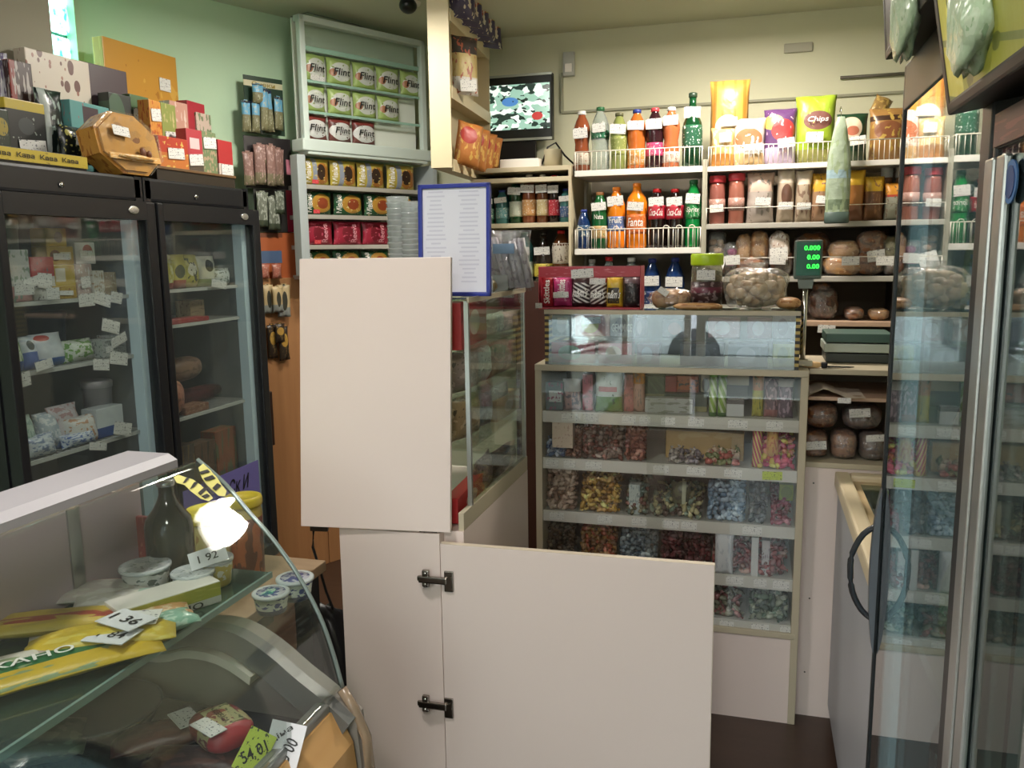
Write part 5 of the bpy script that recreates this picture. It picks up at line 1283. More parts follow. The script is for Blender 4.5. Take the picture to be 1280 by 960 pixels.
# ---------------------------------------------------------------- glass-fronted sweets case
CYF = 2.79; CD = .42
PCs = PL(0, CYF, 0)
CX0, CX1 = -.712, .162; CT = 1.208
SHZ = [1.045, .878, .686, .505, .345]
case = thing('sweets_display_case', 'tall cream-framed glass sweets display case behind the gate', 'display case', (0, CYF, 0))
KH = KHAKI
obj('upright', MB().box(CX0 - .012, CX0 + .012, 0, CD, 0, CT, 0, .003), KH, case); obj('upright', MB().box(CX1 - .012, CX1 + .012, 0, CD, 0, CT, 0, .003), KH, case)
obj('top_board', MB().box(CX0 - .012, CX1 + .012, -.004, CD, CT - .016, CT + .006, 0, .003), KH, case)
obj('base_panel', MB().box(CX0, CX1, .004, .02, 0, .315), CREAM, case); obj('base_rail', MB().box(CX0, CX1, -.002, .012, .305, .325, 0, .002), KH, case)
obj('back_panel', MB().box(CX0, CX1, CD - .012, CD, .3, CT), mat('case_back_dark', (86, 74, 64), .6), case)
obj('front_glass', MB().box(CX0 + .012, (CX0 + CX1) / 2 - .0, -.001, .003, .325, CT - .016), pane('case_glass_near', (250, 251, 250), .045), case)
obj('front_glass', MB().box((CX0 + CX1) / 2 - .06, CX1 - .012, .006, .010, .325, CT - .016), pane('case_glass_near', (250, 251, 250), .045), case)
RAIL = mat('price_rail_clear', (206, 202, 194), .2)
for z in SHZ:
    s = obj('shelf', MB().box(CX0 + .012, CX1 - .012, .02, CD - .012, z - .008, z), mat('shelf_pale', (196, 196, 188), .35), case)
    obj('price_rail', MB().box(CX0 + .012, CX1 - .012, .012, .018, z - .036, z + .004), RAIL, s)
TAGPX = [(0, 712, 524, 22), (0, 738, 526, 20), (0, 786, 529, 18), (0, 806, 531, 14), (0, 835, 532, 18), (0, 870, 533, 20), (0, 922, 536, 24), (0, 968, 538, 20), (1, 690, 585, 18), (1, 712, 586, 16), (1, 742, 589, 22), (1, 826, 594, 20), (1, 870, 596, 24), (1, 916, 599, 22), (1, 965, 604, 24), (2, 696, 653, 20), (2, 756, 656, 20), (2, 799, 659, 20), (2, 838, 662, 22), (2, 861, 664, 20), (2, 940, 668, 24), (3, 918, 733, 22), (3, 950, 735, 16), (3, 976, 738, 20), (4, 908, 786, 18), (4, 950, 789, 22), (4, 982, 790, 14)]
for k, px, py, w in TAGPX:
    x, z = PCs.at(px, py, .01); ww = w * .0026
    price(case, ww, .028, (x, .0105, SHZ[k] - .016), (0, RNG.uniform(-.05, .05), 0), TAGY if (k, px) == (1, 965) else None)


def C(*c): return [prn(q, ('n', 3, .56, tuple(min(255, v + 60) for v in q)), rough=.25, foil=0) for q in c]


IDM = Matrix.Identity(4)
PILES = [
    (1, 681, 708, .055, C((84, 110, 150), (70, 90, 130), (150, 160, 176)), 'loose blue wrapped sweets in the first bay of second case shelf', .013),
    (1, 708, 728, .10, C((120, 72, 52), (96, 58, 44), (150, 90, 60)), 'loose reddish brown sweets heap beside the blue sweets', .014),
    (1, 728, 780, .13, C((110, 86, 72), (90, 66, 56), (140, 120, 110), (120, 60, 50)), 'tall heap of brown wrapped chocolates on second case shelf', .014),
    (1, 780, 808, .12, C((130, 62, 46), (110, 50, 44), (150, 90, 70)), 'heap of rust red sweets near the middle of second case shelf', .014),
    (1, 834, 880, .035, C((150, 140, 136), (110, 100, 110), (180, 170, 160)), 'low layer of grey wrapped sweets under the tan box', .014),
    (1, 880, 925, .045, C((190, 90, 80), (110, 120, 70), (210, 180, 150)), 'low heap of pink and green sweets under the tan box', .018),
    (1, 942, 994, .10, C((206, 60, 100), (220, 190, 70), (226, 130, 90), (190, 50, 80)), 'pink red and yellow sweets at the far bay of second shelf', .016),
    (2, 675, 722, .15, C((170, 140, 118), (196, 170, 150), (150, 116, 96)), 'pinkish beige wrapped sweets heap in third shelf first bay', .016),
    (2, 725, 776, .12, C((196, 150, 60), (226, 190, 100), (120, 84, 40), (170, 120, 50)), 'glittering gold foil sweets on the third case shelf', .015),
    (2, 782, 811, .10, C((100, 90, 60), (90, 110, 100), (120, 70, 60)), 'dull olive wrapped sweets next to the gold foil sweets', .015),
    (2, 812, 880, .05, C((190, 180, 130), (120, 140, 120), (90, 70, 60)), 'low layer of cream and green sweets on third shelf', .017),
    (2, 884, 934, .14, C((130, 156, 180), (160, 180, 200), (100, 130, 160)), 'pale blue wrapped sweets heap on the third case shelf', .016),
    (2, 936, 962, .10, C((80, 90, 96), (60, 66, 76), (110, 110, 110)), 'slate grey sweets by the far bay of third shelf', .015),
    (2, 964, 992, .06, C((150, 40, 60), (120, 30, 50), (176, 90, 110)), 'dark crimson sweets in the last bay of third shelf', .015),
    (3, 672, 722, .12, C((70, 56, 40), (90, 70, 46), (56, 50, 40)), 'dark olive brown sweets heap in fourth shelf first bay', .015),
    (3, 724, 772, .12, C((150, 110, 50), (120, 80, 44), (170, 80, 50)), 'amber wrapped sweets heap on the fourth case shelf', .015),
    (3, 774, 824, .13, C((110, 130, 140), (80, 100, 116), (150, 166, 170)), 'steel blue wrapped sweets heap on the fourth case shelf', .015),
    (3, 826, 892, .12, C((84, 34, 36), (110, 40, 44), (64, 28, 30)), 'dark wine red sweets heap on the fourth case shelf', .015),
    (3, 892, 990, .11, C((130, 46, 50), (150, 60, 60), (96, 40, 44), (160, 120, 110)), 'brick red sweets heap in the far bays of fourth shelf', .017),
    (4, 880, 936, .08, C((120, 120, 100), (150, 90, 90), (150, 150, 140)), 'mixed grey and rose sweets on the lowest case shelf', .017),
    (4, 940, 992, .09, C((90, 120, 96), (140, 150, 130), (70, 90, 80)), 'grey-green wrapped sweets on the lowest case shelf', .017),
    (4, 760, 876, .08, C((120, 90, 60), (90, 70, 60)), 'brown sweets on lowest case shelf behind the gate', .02),
]
for k, a, b_, h, mats, lab, sz in PILES:
    x0, _ = PCs.at(a, 600, .05); x1, _ = PCs.at(b_, 600, .05)
    candies('wrapped_sweets', lab, IDM, max(x0, CX0 + .014), min(x1, CX1 - .016), CYF + .03, CYF + CD - .06, SHZ[k] + .001, h, mats, sz)
# bay dividers
dv = MB()
for k, px in ((1, 728), (1, 809), (1, 938), (2, 723), (2, 780), (2, 882), (2, 935), (3, 723), (3, 773), (3, 825), (4, 938)):
    x, _ = PCs.at(px, 600, .05); obj('divider', MB().box(x - .001, x + .001, .03, CD - .04, SHZ[k], SHZ[k] + .085), GLASS, case)
# packets on the top shelf and others
Z0 = SHZ[0] + .001
TOPC = [
    ('carton', 682, 704, 478, 522, .03, prn((90, 110, 120), ('r', .2, .9, .3, .7, (206, 210, 214)), ('n', 6, .6, (150, 70, 110)), foil=0), 'dark packet with pale card in the first place of case top shelf', None),
    ('bag', 702, 726, 474, 521, .04, prn((196, 160, 160), ('n', 6, .55, (120, 110, 130)), ('b', .6, 1, (206, 206, 206))), 'pinkish pouch with white top on case top shelf', None),
    ('carton', 728, 741, 468, 521, .05, prn((190, 90, 110), ('n', 7, .6, (110, 60, 60)), foil=0), 'slim rose red bar packet on case top shelf', None),
    ('bag', 743, 778, 464, 519, .03, prn((206, 214, 206), ('b', 0, .38, (96, 140, 60)), ('r', .15, .8, .5, .62, (196, 110, 110)), ('n', 7, .66, (60, 90, 50))), 'white mint pouch with green lower band on case top shelf', None),
    ('carton', 780, 792, 468, 519, .06, prn((176, 96, 90), ('n', 6, .58, (120, 70, 60)), foil=0), 'narrow brick red packet next to mint pouch', None),
    ('bag', 790, 806, 463, 519, .05, prn((196, 150, 130), ('b', .68, 1, (226, 140, 40)), ('n', 7, .58, (140, 120, 110))), 'tan pouch with bright orange top on case top shelf', None),
    ('carton', 805, 831, 470, 498, .12, prn((40, 52, 40), ('s', 2, 1.2, .3, (70, 84, 60)), ('b', 0, .2, (160, 150, 110)), foil=0), 'dark green chocolate box standing upright on case top shelf', None),
    ('carton', 831, 846, 470, 492, .13, prn((190, 46, 46), foil=0), 'small red box beside the dark green chocolate box', None),
    ('carton', 846, 873, 470, 492, .13, prn((206, 90, 46), ('n', 5, .58, (60, 40, 40)), ('b', 0, .2, (150, 60, 40)), foil=0), 'orange-red box with dark motif on case top shelf', None),
    ('carton', 806, 866, 498, 520, .05, prn((176, 176, 172), ('n', 4, .58, (130, 130, 120)), foil=0), 'grey flat box lying in front on case top shelf', None),
    ('carton', 830, 884, 492, 512, .1, prn((58, 66, 48), ('b', .0, .3, (150, 140, 80)), foil=0), 'olive flat box under the red boxes on case top shelf', None),
    ('carton', 876, 888, 468, 490, .14, prn((196, 180, 150), ('e', .5, .4, .4, .4, (70, 60, 50)), foil=0), 'cream slim box behind the lime tubes', None),
    ('tube', 886, 896, 470, 522, .03, prn((150, 190, 60), ('s', 3, .5, .4, (226, 236, 200)), ('b', 0, .1, (80, 130, 50)), foil=0), 'lime green sweet tube, first of the lime pair', None),
    ('tube', 897, 908, 470, 523, .03, prn((140, 184, 56), ('s', 3, .5, .4, (220, 232, 196)), ('b', 0, .1, (80, 130, 50)), foil=0), 'lime green sweet tube, second of the lime pair', None),
    ('carton', 908, 930, 500, 524, .04, prn((206, 206, 206), ('b', .75, 1, (90, 80, 80)), foil=0), 'white card box with dark top on case top shelf', None),
    ('carton', 904, 936, 469, 500, .14, prn((60, 54, 50), ('b', .6, 1, (206, 180, 140)), foil=0), 'dark box with cream top behind the white card box', None),
    ('bag', 940, 955, 466, 525, .05, prn((190, 180, 60), ('b', .6, 1, (206, 130, 60)), ('n', 7, .62, (90, 110, 40))), 'yellow stick pouch with orange head on case top shelf', None),
    ('bag', 955, 974, 474, 526, .05, prn((110, 80, 96), ('n', 5, .56, (190, 150, 160)), ('b', 0, .2, (170, 100, 100))), 'plum coloured stick pouch, nearer of the plum pair', None),
    ('bag', 972, 992, 474, 527, .04, prn((100, 76, 100), ('n', 5, .55, (180, 150, 170)), ('b', .8, 1, (200, 190, 190))), 'plum coloured pouch with pale head at case top shelf end', None),
    ('carton', 832, 930, 540, 571, .1, prn((206, 166, 100), ('n', 3, .6, (216, 180, 120)), foil=0), 'long tan cardboard box on the second case shelf', None),
    ('carton', 690, 716, 528, 560, .005, prn((222, 196, 172), ('n', 7, .62, (196, 160, 140)), foil=0), 'cream paper card propped on sweets in second shelf', None),
    ('bag', 940, 953, 536, 578, .02, prn((206, 60, 90), ('s', 4, .8, .4, (240, 220, 120))), 'tall pink and yellow sachet on second case shelf', None),
    ('bag', 958, 974, 532, 572, .02, prn((226, 170, 80), ('n', 6, .56, (206, 110, 60))), 'orange sachet beside the pink and yellow sachet', None),
    ('carton', 786, 800, 606, 642, .03, prn((190, 200, 196), ('n', 6, .58, (130, 150, 150)), foil=0), 'pale grey upright packet in third case shelf', None),
    ('bag', 838, 862, 604, 644, .06, prn((96, 96, 66), ('n', 5, .55, (60, 60, 50)), ('v', .6, .8, (190, 190, 160))), 'olive striped pouch slanting on third case shelf', None),
    ('carton', 974, 992, 606, 626, .1, prn((150, 170, 50), ('e', .5, .5, .4, .4, (120, 140, 40)), foil=0), 'lime yellow packet in last bay of third shelf', None),
    ('bag', 893, 917, 664, 712, .0, prn((232, 234, 240), ('n', 5, .6, (210, 214, 224))), 'white crumpled paper bag on fourth case shelf', None),
    ('carton', 939, 948, 672, 718, .01, prn((226, 226, 226), foil=0), 'slim white upright card in fourth case shelf', None),
    ('carton', 952, 962, 676, 718, .03, prn((206, 200, 204), ('n', 5, .6, (150, 130, 140)), foil=0), 'slim pale packet beside white upright card', None),
]
for kind, x0, x1, yt, yb, off, m, lab, tg in TOPC:
    zz = PCs.bx(x0, x1, yt, yb, off)[2]; z = min(SHZ, key=lambda s: abs(s - zz)); z = z + .001 if abs(z - zz) < .035 else None
    nm = 'sweets_packet'
    if kind == 'bag': bag(PCs, (x0, x1, yt, yb), m, lab, off + .012, z, nm, 'sweets', None, None, .03)
    elif kind == 'tube':
        x, w, zb, h = PCs.bx(x0, x1, yt, yb, off); t = root_at('sweet_tube', lab, 'sweets', PCs, x, off + .02, z, 0, RAD(-6))
        obj('tube', MB().lathe([(w / 2, 0), (w / 2, h * .94)], 14), m, t); obj('cap', MB().lathe([(w / 2 * 1.08, h * .94), (w / 2 * 1.08, h), (w * .3, h + .004)], 14), mat('lime_cap', (120, 176, 60), .4), t)
    else: carton(PCs, (x0, x1, yt, yb), m, lab, off + .012, z, nm, 'sweets', None, None, .04)
# upper glass box on the case
UZ0, UZ1 = CT + .007, 1.40
ub = thing('counter_top_showcase', 'low glass showcase box on top of the sweets case', 'display case', (0, CYF, 0))
ux0, ux1 = PCs.at(681, 420)[0], PCs.at(1000, 420)[0]
ZEB = prn((206, 176, 90), ('s', 9, .0, .5, (40, 34, 30)), foil=0)
obj('end_post', MB().box(ux0, ux0 + .014, 0, .34, UZ0, UZ1), ZEB, ub, label='end post with yellow and black striped tape'); obj('end_post', MB().box(ux1 - .014, ux1, 0, .34, UZ0, UZ1), ZEB, ub)
obj('front_glass', MB().box(ux0 + .014, ux1 - .014, 0, .004, UZ0, UZ1 - .008), pane('showcase_glass', (240, 246, 248), .12), ub, (0, 0, 0))
obj('top_glass', MB().box(ux0, ux1, -.004, .35, UZ1 - .008, UZ1), pane('island_top_glass', (226, 240, 232)), ub); obj('front_rim', MB().box(ux0, ux1, -.008, -.0035, UZ1 - .012, UZ1 + .002), KH, ub)
obj('low_rail', MB().box(ux0 + .014, ux1 - .014, -.006, -.001, UZ0, UZ0 + .038), pane('rail_film', (236, 240, 240), .1, .1, 1, .2), ub)
obj('mid_shelf', MB().box(ux0 + .014, ux1 - .014, .03, .34, UZ0 + .088, UZ0 + .093), GLASS, ub)
obj('back_panel', MB().box(ux0 + .014, ux1 - .014, .34, .35, UZ0, UZ1 - .008), mat('case_back_dark', (86, 74, 64), .6), ub)
UP = [(690, 716, 394, 420, 1, (150, 170, 180), (206, 214, 220), 'pale blue chewing gum box first on showcase upper shelf', None), (718, 762, 393, 420, 1, (206, 130, 110), (196, 190, 80), 'pink and yellow wafer box on showcase upper shelf', None), (763, 792, 393, 421, 1, (176, 176, 180), (50, 56, 90), 'white box with dark lettered band on showcase upper shelf', 'GEMMICE'), (794, 806, 398, 421, 1, (90, 60, 60), (150, 120, 110), 'thin brown box beside white lettered box in showcase', None), (828, 862, 400, 421, 1, (110, 90, 90), (190, 120, 110), 'dark red chocolate box on showcase upper shelf', None), (885, 925, 398, 421, 1, (190, 120, 116), (226, 200, 200), 'pale red bar box on showcase upper shelf', None), (934, 965, 398, 421, 1, (150, 84, 84), (206, 180, 180), 'maroon bar box on showcase upper shelf', None), (966, 994, 394, 421, 1, (170, 150, 156), (120, 80, 90), 'greyish box last on showcase upper shelf', None),
      (686, 744, 428, 454, 0, (206, 40, 66), (150, 190, 150), 'long red bar box with green spot low in showcase', None), (748, 790, 429, 455, 0, (206, 60, 70), (210, 160, 120), 'red bar box with tan spot low in showcase', None), (796, 824, 430, 455, 0, (120, 60, 70), (170, 160, 170), 'burgundy box behind glare low in showcase', None), (850, 905, 430, 456, 0, (60, 56, 60), (90, 90, 96), 'black bar box low in showcase middle', None), (910, 960, 430, 456, 0, (84, 90, 100), (150, 150, 160), 'slate blue bar box low in showcase', None), (966, 994, 430, 456, 0, (190, 190, 70), (150, 160, 60), 'yellow-green box at showcase low end', None)]
for x0, x1, yt, yb, k, c, c2, lab, tx in UP:
    m = prn(c, ('e', .45, .5, .24, .36, c2), ('n', 7, .66, tuple(min(255, v + 50) for v in c)), foil=0)
    carton(PCs, (x0, x1, yt, yb), m, lab, .04 + .01 * k, UZ0 + (.094 if k else .001), 'sweets_box', 'box', (0, .72, .5, .3) if lab.startswith(('pale blue', 'pink')) else None, (tx, 0, .4, .9, .36, WINK) if tx else None, .07)
# ---- on top of it: sweets rack, bread, jar, puffs
ZU = UZ1 + .001
xr0, xr1 = PCs.at(674, 360, .05)[0], PCs.at(800, 360, .05)[0]
rk = thing('sweets_rack', 'small counter rack with red header for bags of sweets', 'rack', (xr0, CYF + .05, ZU)); rw = xr1 - xr0; rh = PCs.at(737, 333, .05)[1] - ZU
zh = PCs.at(737, 346, .05)[1] - ZU
RKR = prn((196, 50, 66), ('n', 8, .64, (226, 120, 130)), foil=0)
obj('header', MB().box(0, rw, -.004, .0, zh, rh, 0, .001), RKR, rk); obj('side_panel', MB().box(-.002, .0, 0, .1, 0, rh), RKR, rk); obj('side_panel', MB().box(rw, rw + .002, 0, .1, 0, rh), RKR, rk); obj('back_panel', MB().box(0, rw, .1, .102, 0, rh), mat('rack_dark', (60, 24, 30), .5), rk); obj('base_tray', MB().box(0, rw, -.004, .1, 0, .006), RKR, rk)
price(rk, .024, .018, (-.0, -.008, .012)); price(rk, rw * .22, .03, (rw * .44, -.008, zh + .012), (0, -.06, 0))
BK = prn((44, 26, 28), ('s', 7, .35, .45, (226, 222, 216)), ('b', .82, 1, (60, 34, 34)), ('b', 0, .14, (40, 24, 26)))
BK2 = prn((60, 30, 34), ('s', 7, -.35, .45, (222, 214, 206)), ('b', .84, 1, (190, 40, 60)), ('b', 0, .1, (50, 30, 30)))
YK = prn((226, 186, 40), ('r', .1, .8, .12, .66, (50, 40, 34)), ('n', 30, .66, (226, 186, 40)))
SW = [(676, 690, prn((186, 30, 46), ('n', 6, .62, (226, 90, 100))), 'red sweets bag with upright white lettering first in rack', ('Skittles', .05, .52, .5, .8, WINK, 1), None), (690, 714, prn((206, 50, 120), ('n', 7, .62, (226, 130, 170)), ('b', 0, .2, (180, 40, 100))), 'magenta sweets bag with white tag second in rack', ('Skittles', 0, .68, .4, .5, WINK, 1), (.0, .42, .8, .2)), (714, 737, BK, 'brown sweets bag with white striped lettering third in rack', ("m&m's", 0, .5, .8, .3, WINK), None), (736, 758, BK2, 'brown-red sweets bag with white tag fourth in rack', ("m&m's", 0, .45, .8, .3, WINK), (.0, .88, .9, .22)), (757, 778, YK, 'yellow sweets bag with black patch fifth in rack', ("m&m's", 0, .45, .8, .3, WINK), None), (778, 800, prn((40, 34, 36), ('n', 7, .58, (110, 100, 100)), ('b', .8, 1, (110, 90, 96))), 'black sweets bag last in the red rack', None, None)]
for x0, x1, m, lab, tx, tg in SW: bag(PCs, (x0, x1, 347, 386), m, lab, .055, ZU + .007, 'sweets_bag', 'sweets', tg, tx, .035, group='bags in the sweets rack')
clump_bag(PCs, (808, 866, 361, 389), BUN, 'bag of golden buns lying on showcase beside the lime-lidded jar', ZU, .06, .13, 9, .032, 'bag_of_buns', 'bread', None, False, .75)
price(bpy.data.objects['bag_of_buns'], .035, .022, (-.02, -.072, .06), (-.5, .6, 0))
LJ = jar(PCs, (863, 904, 317, 387), pane('jar_plastic', (206, 206, 190), .07, .05, .9, .22, (180, 176, 150)), mat('lime_green_lid', (176, 206, 36), .35), 'clear jar with lime green lid and price tag on showcase', prn((70, 44, 46), ('b', .5, .75, (110, 40, 60)), ('n', 6, .58, (150, 130, 130)), foil=0), ZU, .07, 'sweets_jar', 'jar', (.62, .55, .18), (.12, .62), .2, contents=prn((84, 60, 50), ('n', 8, .55, (130, 100, 80)), foil=0))
loaf(PCs, (840, 905, 379, 389), BUN, 'flat golden bread lying before the lime-lidded jar', ZU, .015, .045, .8, 'flat_bread', 'bread', None, .1, False)
clump_bag(PCs, (904, 986, 328, 389), PALEBUN, 'big clear bag of pale round puffs on showcase', ZU, .05, .17, 95, .021, 'bag_of_puffs', 'bag')
loaf(PCs, (970, 1003, 372, 389), BUN, 'golden bun beside the puffs bag at showcase end', ZU, .05, .08, .85, 'bread_bun', 'bread', None, .1, False)
loaf(PCs, (640, 664, 420, 440), prn((206, 150, 150), ('n', 5, .55, (226, 200, 196)), rough=.2), 'pink wrapped round sweet at the counter end', None, .1, .06, .8, 'wrapped_cake', 'sweets', None, .2, False) if False else None
# tall scale display on its pole
xp, zp = PCs.at(1007, 352, .1); zc0 = PCs.at(1010, 455, .1)[1]
sc_ = thing('scale_display', 'green lit shop scale display on thin metal pole beside the puffs', 'scale', (xp, CYF + .1, CT + .01))
x, w, zb, h = PCs.bx(993, 1028, 300, 349, .08)
dx = x - xp; dz = zb - CT - .01
obj('pole', MB().tube([(0, 0, .0), (0, 0, dz + .02)], .0085, 10), CHROME, sc_); obj('base', MB().box(-.03, .03, -.03, .03, 0, .02, 0, .004), mat('scale_beige', (196, 190, 170), .5), sc_); obj('neck', MB().prism([(-.02, dz - .03), (.02, dz - .03), (.026, dz + .01), (-.026, dz + .01)], 'y', -.014, .014), mat('scale_grey', (120, 130, 122), .4), sc_)
hd = obj('display_head', MB().box(dx - w / 2, dx + w / 2, -.022, .022, dz, dz + h, 0, .006), mat('scale_case', (92, 106, 96), .4), sc_)
obj('panel', MB().box(dx - w / 2 + .006, dx + w / 2 - .006, -.0245, -.022, dz + .012, dz + h - .006), mat('scale_panel', (10, 50, 36), .2, emit=(4, 60, 36), es=.35), hd)
GL = mat('green_digits', (60, 240, 70), .4, emit=(40, 255, 60), es=2.2)
for i, s in enumerate(('0.000', '0.00', '0.00')): letter(hd, s, w * (.56 if i == 0 else .44), h * .12, dx + w * (.12 if i == 0 else .17), -.0255, dz + h * (.8 - .235 * i), GL)
# ---------------------------------------------------------------- wire racks of drinks, crisps and bread along the back wall
RY = 4.0
PRk = PL(0, RY, 0)
WIREW = mat('white_wire', (226, 220, 206), .4)


def guard(par, x0, x1, z, h, n, loops=True, wavy=False):
    m = MB()
    m.tube([(x0, 0, z + h), (x1, 0, z + h)], .0028); m.tube([(x0, 0, z), (x0, 0, z + h)], .0028); m.tube([(x1, 0, z), (x1, 0, z + h)], .0028)
    for k in range(n):
        x = x0 + (x1 - x0) * (k + .5) / n; m.tube([(x, 0, z), (x, 0, z + h)], .0017, 5)
    m.tube([(x0, 0, z + h), (x0, .3, z + h)], .0028); m.tube([(x1, 0, z + h), (x1, .3, z + h)], .0028)
    if wavy:
        for k in range(10):
            if k in (4, 5, 6): continue
            x = x0 + (x1 - x0) * (k + .5) / 10 - .01; r = .014; m.tube([(x - r, .004, z)] + [(x - r * math.cos(a), .004, z + h + r * math.sin(a) * .9) for a in [i * math.pi / 6 for i in range(7)]] + [(x + r, .004, z)], .002, 5)
    return obj('wire_guard', m, WIREW, par)


BKM = mat('rack_back_grey', (170, 166, 148), .6)
rx0, rx1 = -.835, -.243
r1 = thing('drinks_rack', 'white shelf rack of soft drinks with wire guards', 'shelf rack', (0, RY, 0))
for z, hgt, wv in ((1.972, .085, False), (1.607, .09, True)):
    obj('shelf_board', MB().box(rx0, rx1, 0, .36, z - .028, z, 0, .003), WHITEM, r1); guard(r1, rx0 + .004, rx1 - .004, z, hgt, 26, wavy=wv)
obj('shelf_board', MB().box(rx0, rx1, 0, .36, 1.22, 1.25, 0, .003), GREYSH, r1)
obj('upright', MB().box(rx0 - .014, rx0, .3, .44, 0, 2.0), BKM, r1); obj('upright', MB().box(rx1, rx1 + .014, .0, .44, 0, 2.0), BKM, r1)
obj('back_panel', MB().box(rx0, rx1, .44, .45, .3, 1.97), mat('rack_back_dark', (110, 104, 92), .6), r1)
ZR1 = 1.973; ZR2 = 1.608; ZR3 = 1.251
W_ = LT((226, 222, 212), (190, 90, 70))
ORG2 = plastic('amber_drink', (206, 110, 48), .2); PINKO = plastic('peach_tea', (210, 116, 70), .25)
DR = [
    (1, 717, 738, 139, PINKO if False else plastic('brown_tea', (150, 80, 50), .2), WCAP, LT((200, 190, 170), (160, 90, 60)), 'brown iced tea bottle with white cap, first on top drinks shelf', 'curvy', (.62, .85, .17), None, (.1, .3)),
    (1, 739, 762, 134, CLR, GCAP, LT((36, 120, 80), (220, 230, 220)), 'clear water bottle with green band and green cap', 'pet', (.66, .7, .14), None, (.5, .62)),
    (1, 763, 785, 141, LIME, mat('olive_cap', (90, 90, 60), .4), LT((150, 160, 80), (200, 200, 130)), 'pale green drink bottle with white tag on top drinks shelf', 'pet', (.7, .9, .17), None, (.25, .58)),
    (1, 784, 808, 137, ORG2, BCAP, LT((220, 150, 70), (240, 220, 200)), 'orange drink bottle with blue cap on top drinks shelf', 'pet', (.72, .84, .15), None, (.06, .32)),
    (1, 807, 830, 135, plastic('dark_berry', (50, 24, 30), .1), mat('pink_cap', (196, 60, 70), .4), LT((216, 60, 110), (240, 190, 200)), 'dark berry bottle with pink label and pink cap', 'pet', (.72, .86, .17), None, (.2, .42)),
    (1, 828, 850, 134, PINKO, WCAP, LT((226, 206, 190), (200, 110, 70)), 'peach iced tea bottle with white cap on top drinks shelf', 'curvy', (.77, .85, .16), None, (.08, .26)),
    (1, 853, 878, 116, GRNB, mat('dark_green_cap', (40, 60, 44), .4), LT((30, 96, 64), (220, 226, 220)), 'tall dark green glass mineral water bottle at the shelf end', 'glass', (.73, .8, .15), None, (.25, .56)),
    (2, 740, 760, 240, plastic('green_carton', (24, 86, 44), 0), mat('tan_cap', (150, 100, 60), .4), LT((206, 170, 110), (60, 120, 50)), 'dark green juice bottle with fruit label on second drinks shelf', 'round', (.74, .9, .14), ('Nata', .56, .6, .08, WINK), (.18, .4)),
    (2, 759, 782, 234, ORA, mat('orange_cap', (226, 130, 40), .4), LT((90, 120, 180), (226, 200, 190)), 'orange soda bottle with blue label on second drinks shelf', 'pet', (.77, .86, .16), ('Fruit', .46, .7, .1, WINK), (.28, .52)),
    (2, 783, 809, 229, ORA, mat('orange_cap', (226, 130, 40), .4), LT((226, 110, 40), (240, 160, 90)), 'large orange soda bottle with orange label and white lettering', 'round', (.64, .78, .13), ('Fanta', .4, .8, .13, WINK, .15), (.22, .52)),
    (2, 810, 832, 236, COLA, RED, LT((196, 30, 50), (200, 40, 60)), 'cola bottle with red label, nearer the orange soda', 'pet', (.78, .85, .15), ('Coca-Cola', .6, .86, .12, WINK, .2), (.48, .72)),
    (2, 832, 855, 236, COLA, RED, LT((196, 30, 50), (200, 40, 60)), 'cola bottle with red label, beside the green soda', 'pet', (.78, .85, .15), ('Coca-Cola', .6, .86, .12, WINK, .2), (.48, .72)),
    (2, 856, 877, 225, plastic('green_soda', (16, 130, 60), .15), GCAP, LT((30, 150, 70), (190, 226, 190)), 'bright green soda bottle at the end of second drinks shelf', 'pet', (.72, .84, .15), ('Sprite', .55, .8, .1, WINK, .15), (.42, .68)),
    (2, 722, 738, 262, BLUE, BCAP, LT((50, 90, 130)), 'dark blue bottle half hidden at the second shelf start', 'pet', None, None, (.3, .6)),
    (3, 732, 748, 324, CLR, mat('grey_cap', (150, 150, 150), .4), LT((196, 200, 200)), 'small clear bottle behind the sweets rack header', 'pet', None, None, (.3, .5)),
    (3, 752, 770, 321, CLR, RED, LT((210, 200, 196)), 'clear bottle with red cap behind the sweets rack', 'pet', None, None, (.3, .5)),
    (3, 778, 800, 322, CLR, WCAP, LT((60, 56, 60)), 'clear bottle with white cap and dark label behind the sweets rack', 'pet', None, None, (.2, .6)),
    (3, 804, 826, 323, BLUE, BCAP, LT((40, 60, 110)), 'dark blue water bottle with tag, nearer the sweets rack', 'pet', (.66, .9, .15), None, (.2, .5)),
    (3, 831, 856, 322, BLUE, BCAP, LT((50, 80, 120)), 'dark blue water bottle with tag, nearer the lime-lidded jar', 'pet', (.64, .85, .15), None, (.2, .5)),
]
for k, x0, x1, yt, liq, cap, lab_, lb, st, tg, tx, lz in DR:
    z = (ZR1, ZR2, ZR3)[k - 1]; bottle(PRk, (x0, x1, yt, (210, 308, 392)[k - 1]), liq, cap, lb, lab_, z, .02, st, tg, tx, 'soft_drink_bottle', 'bottle', lz, 'drinks on the white rack')
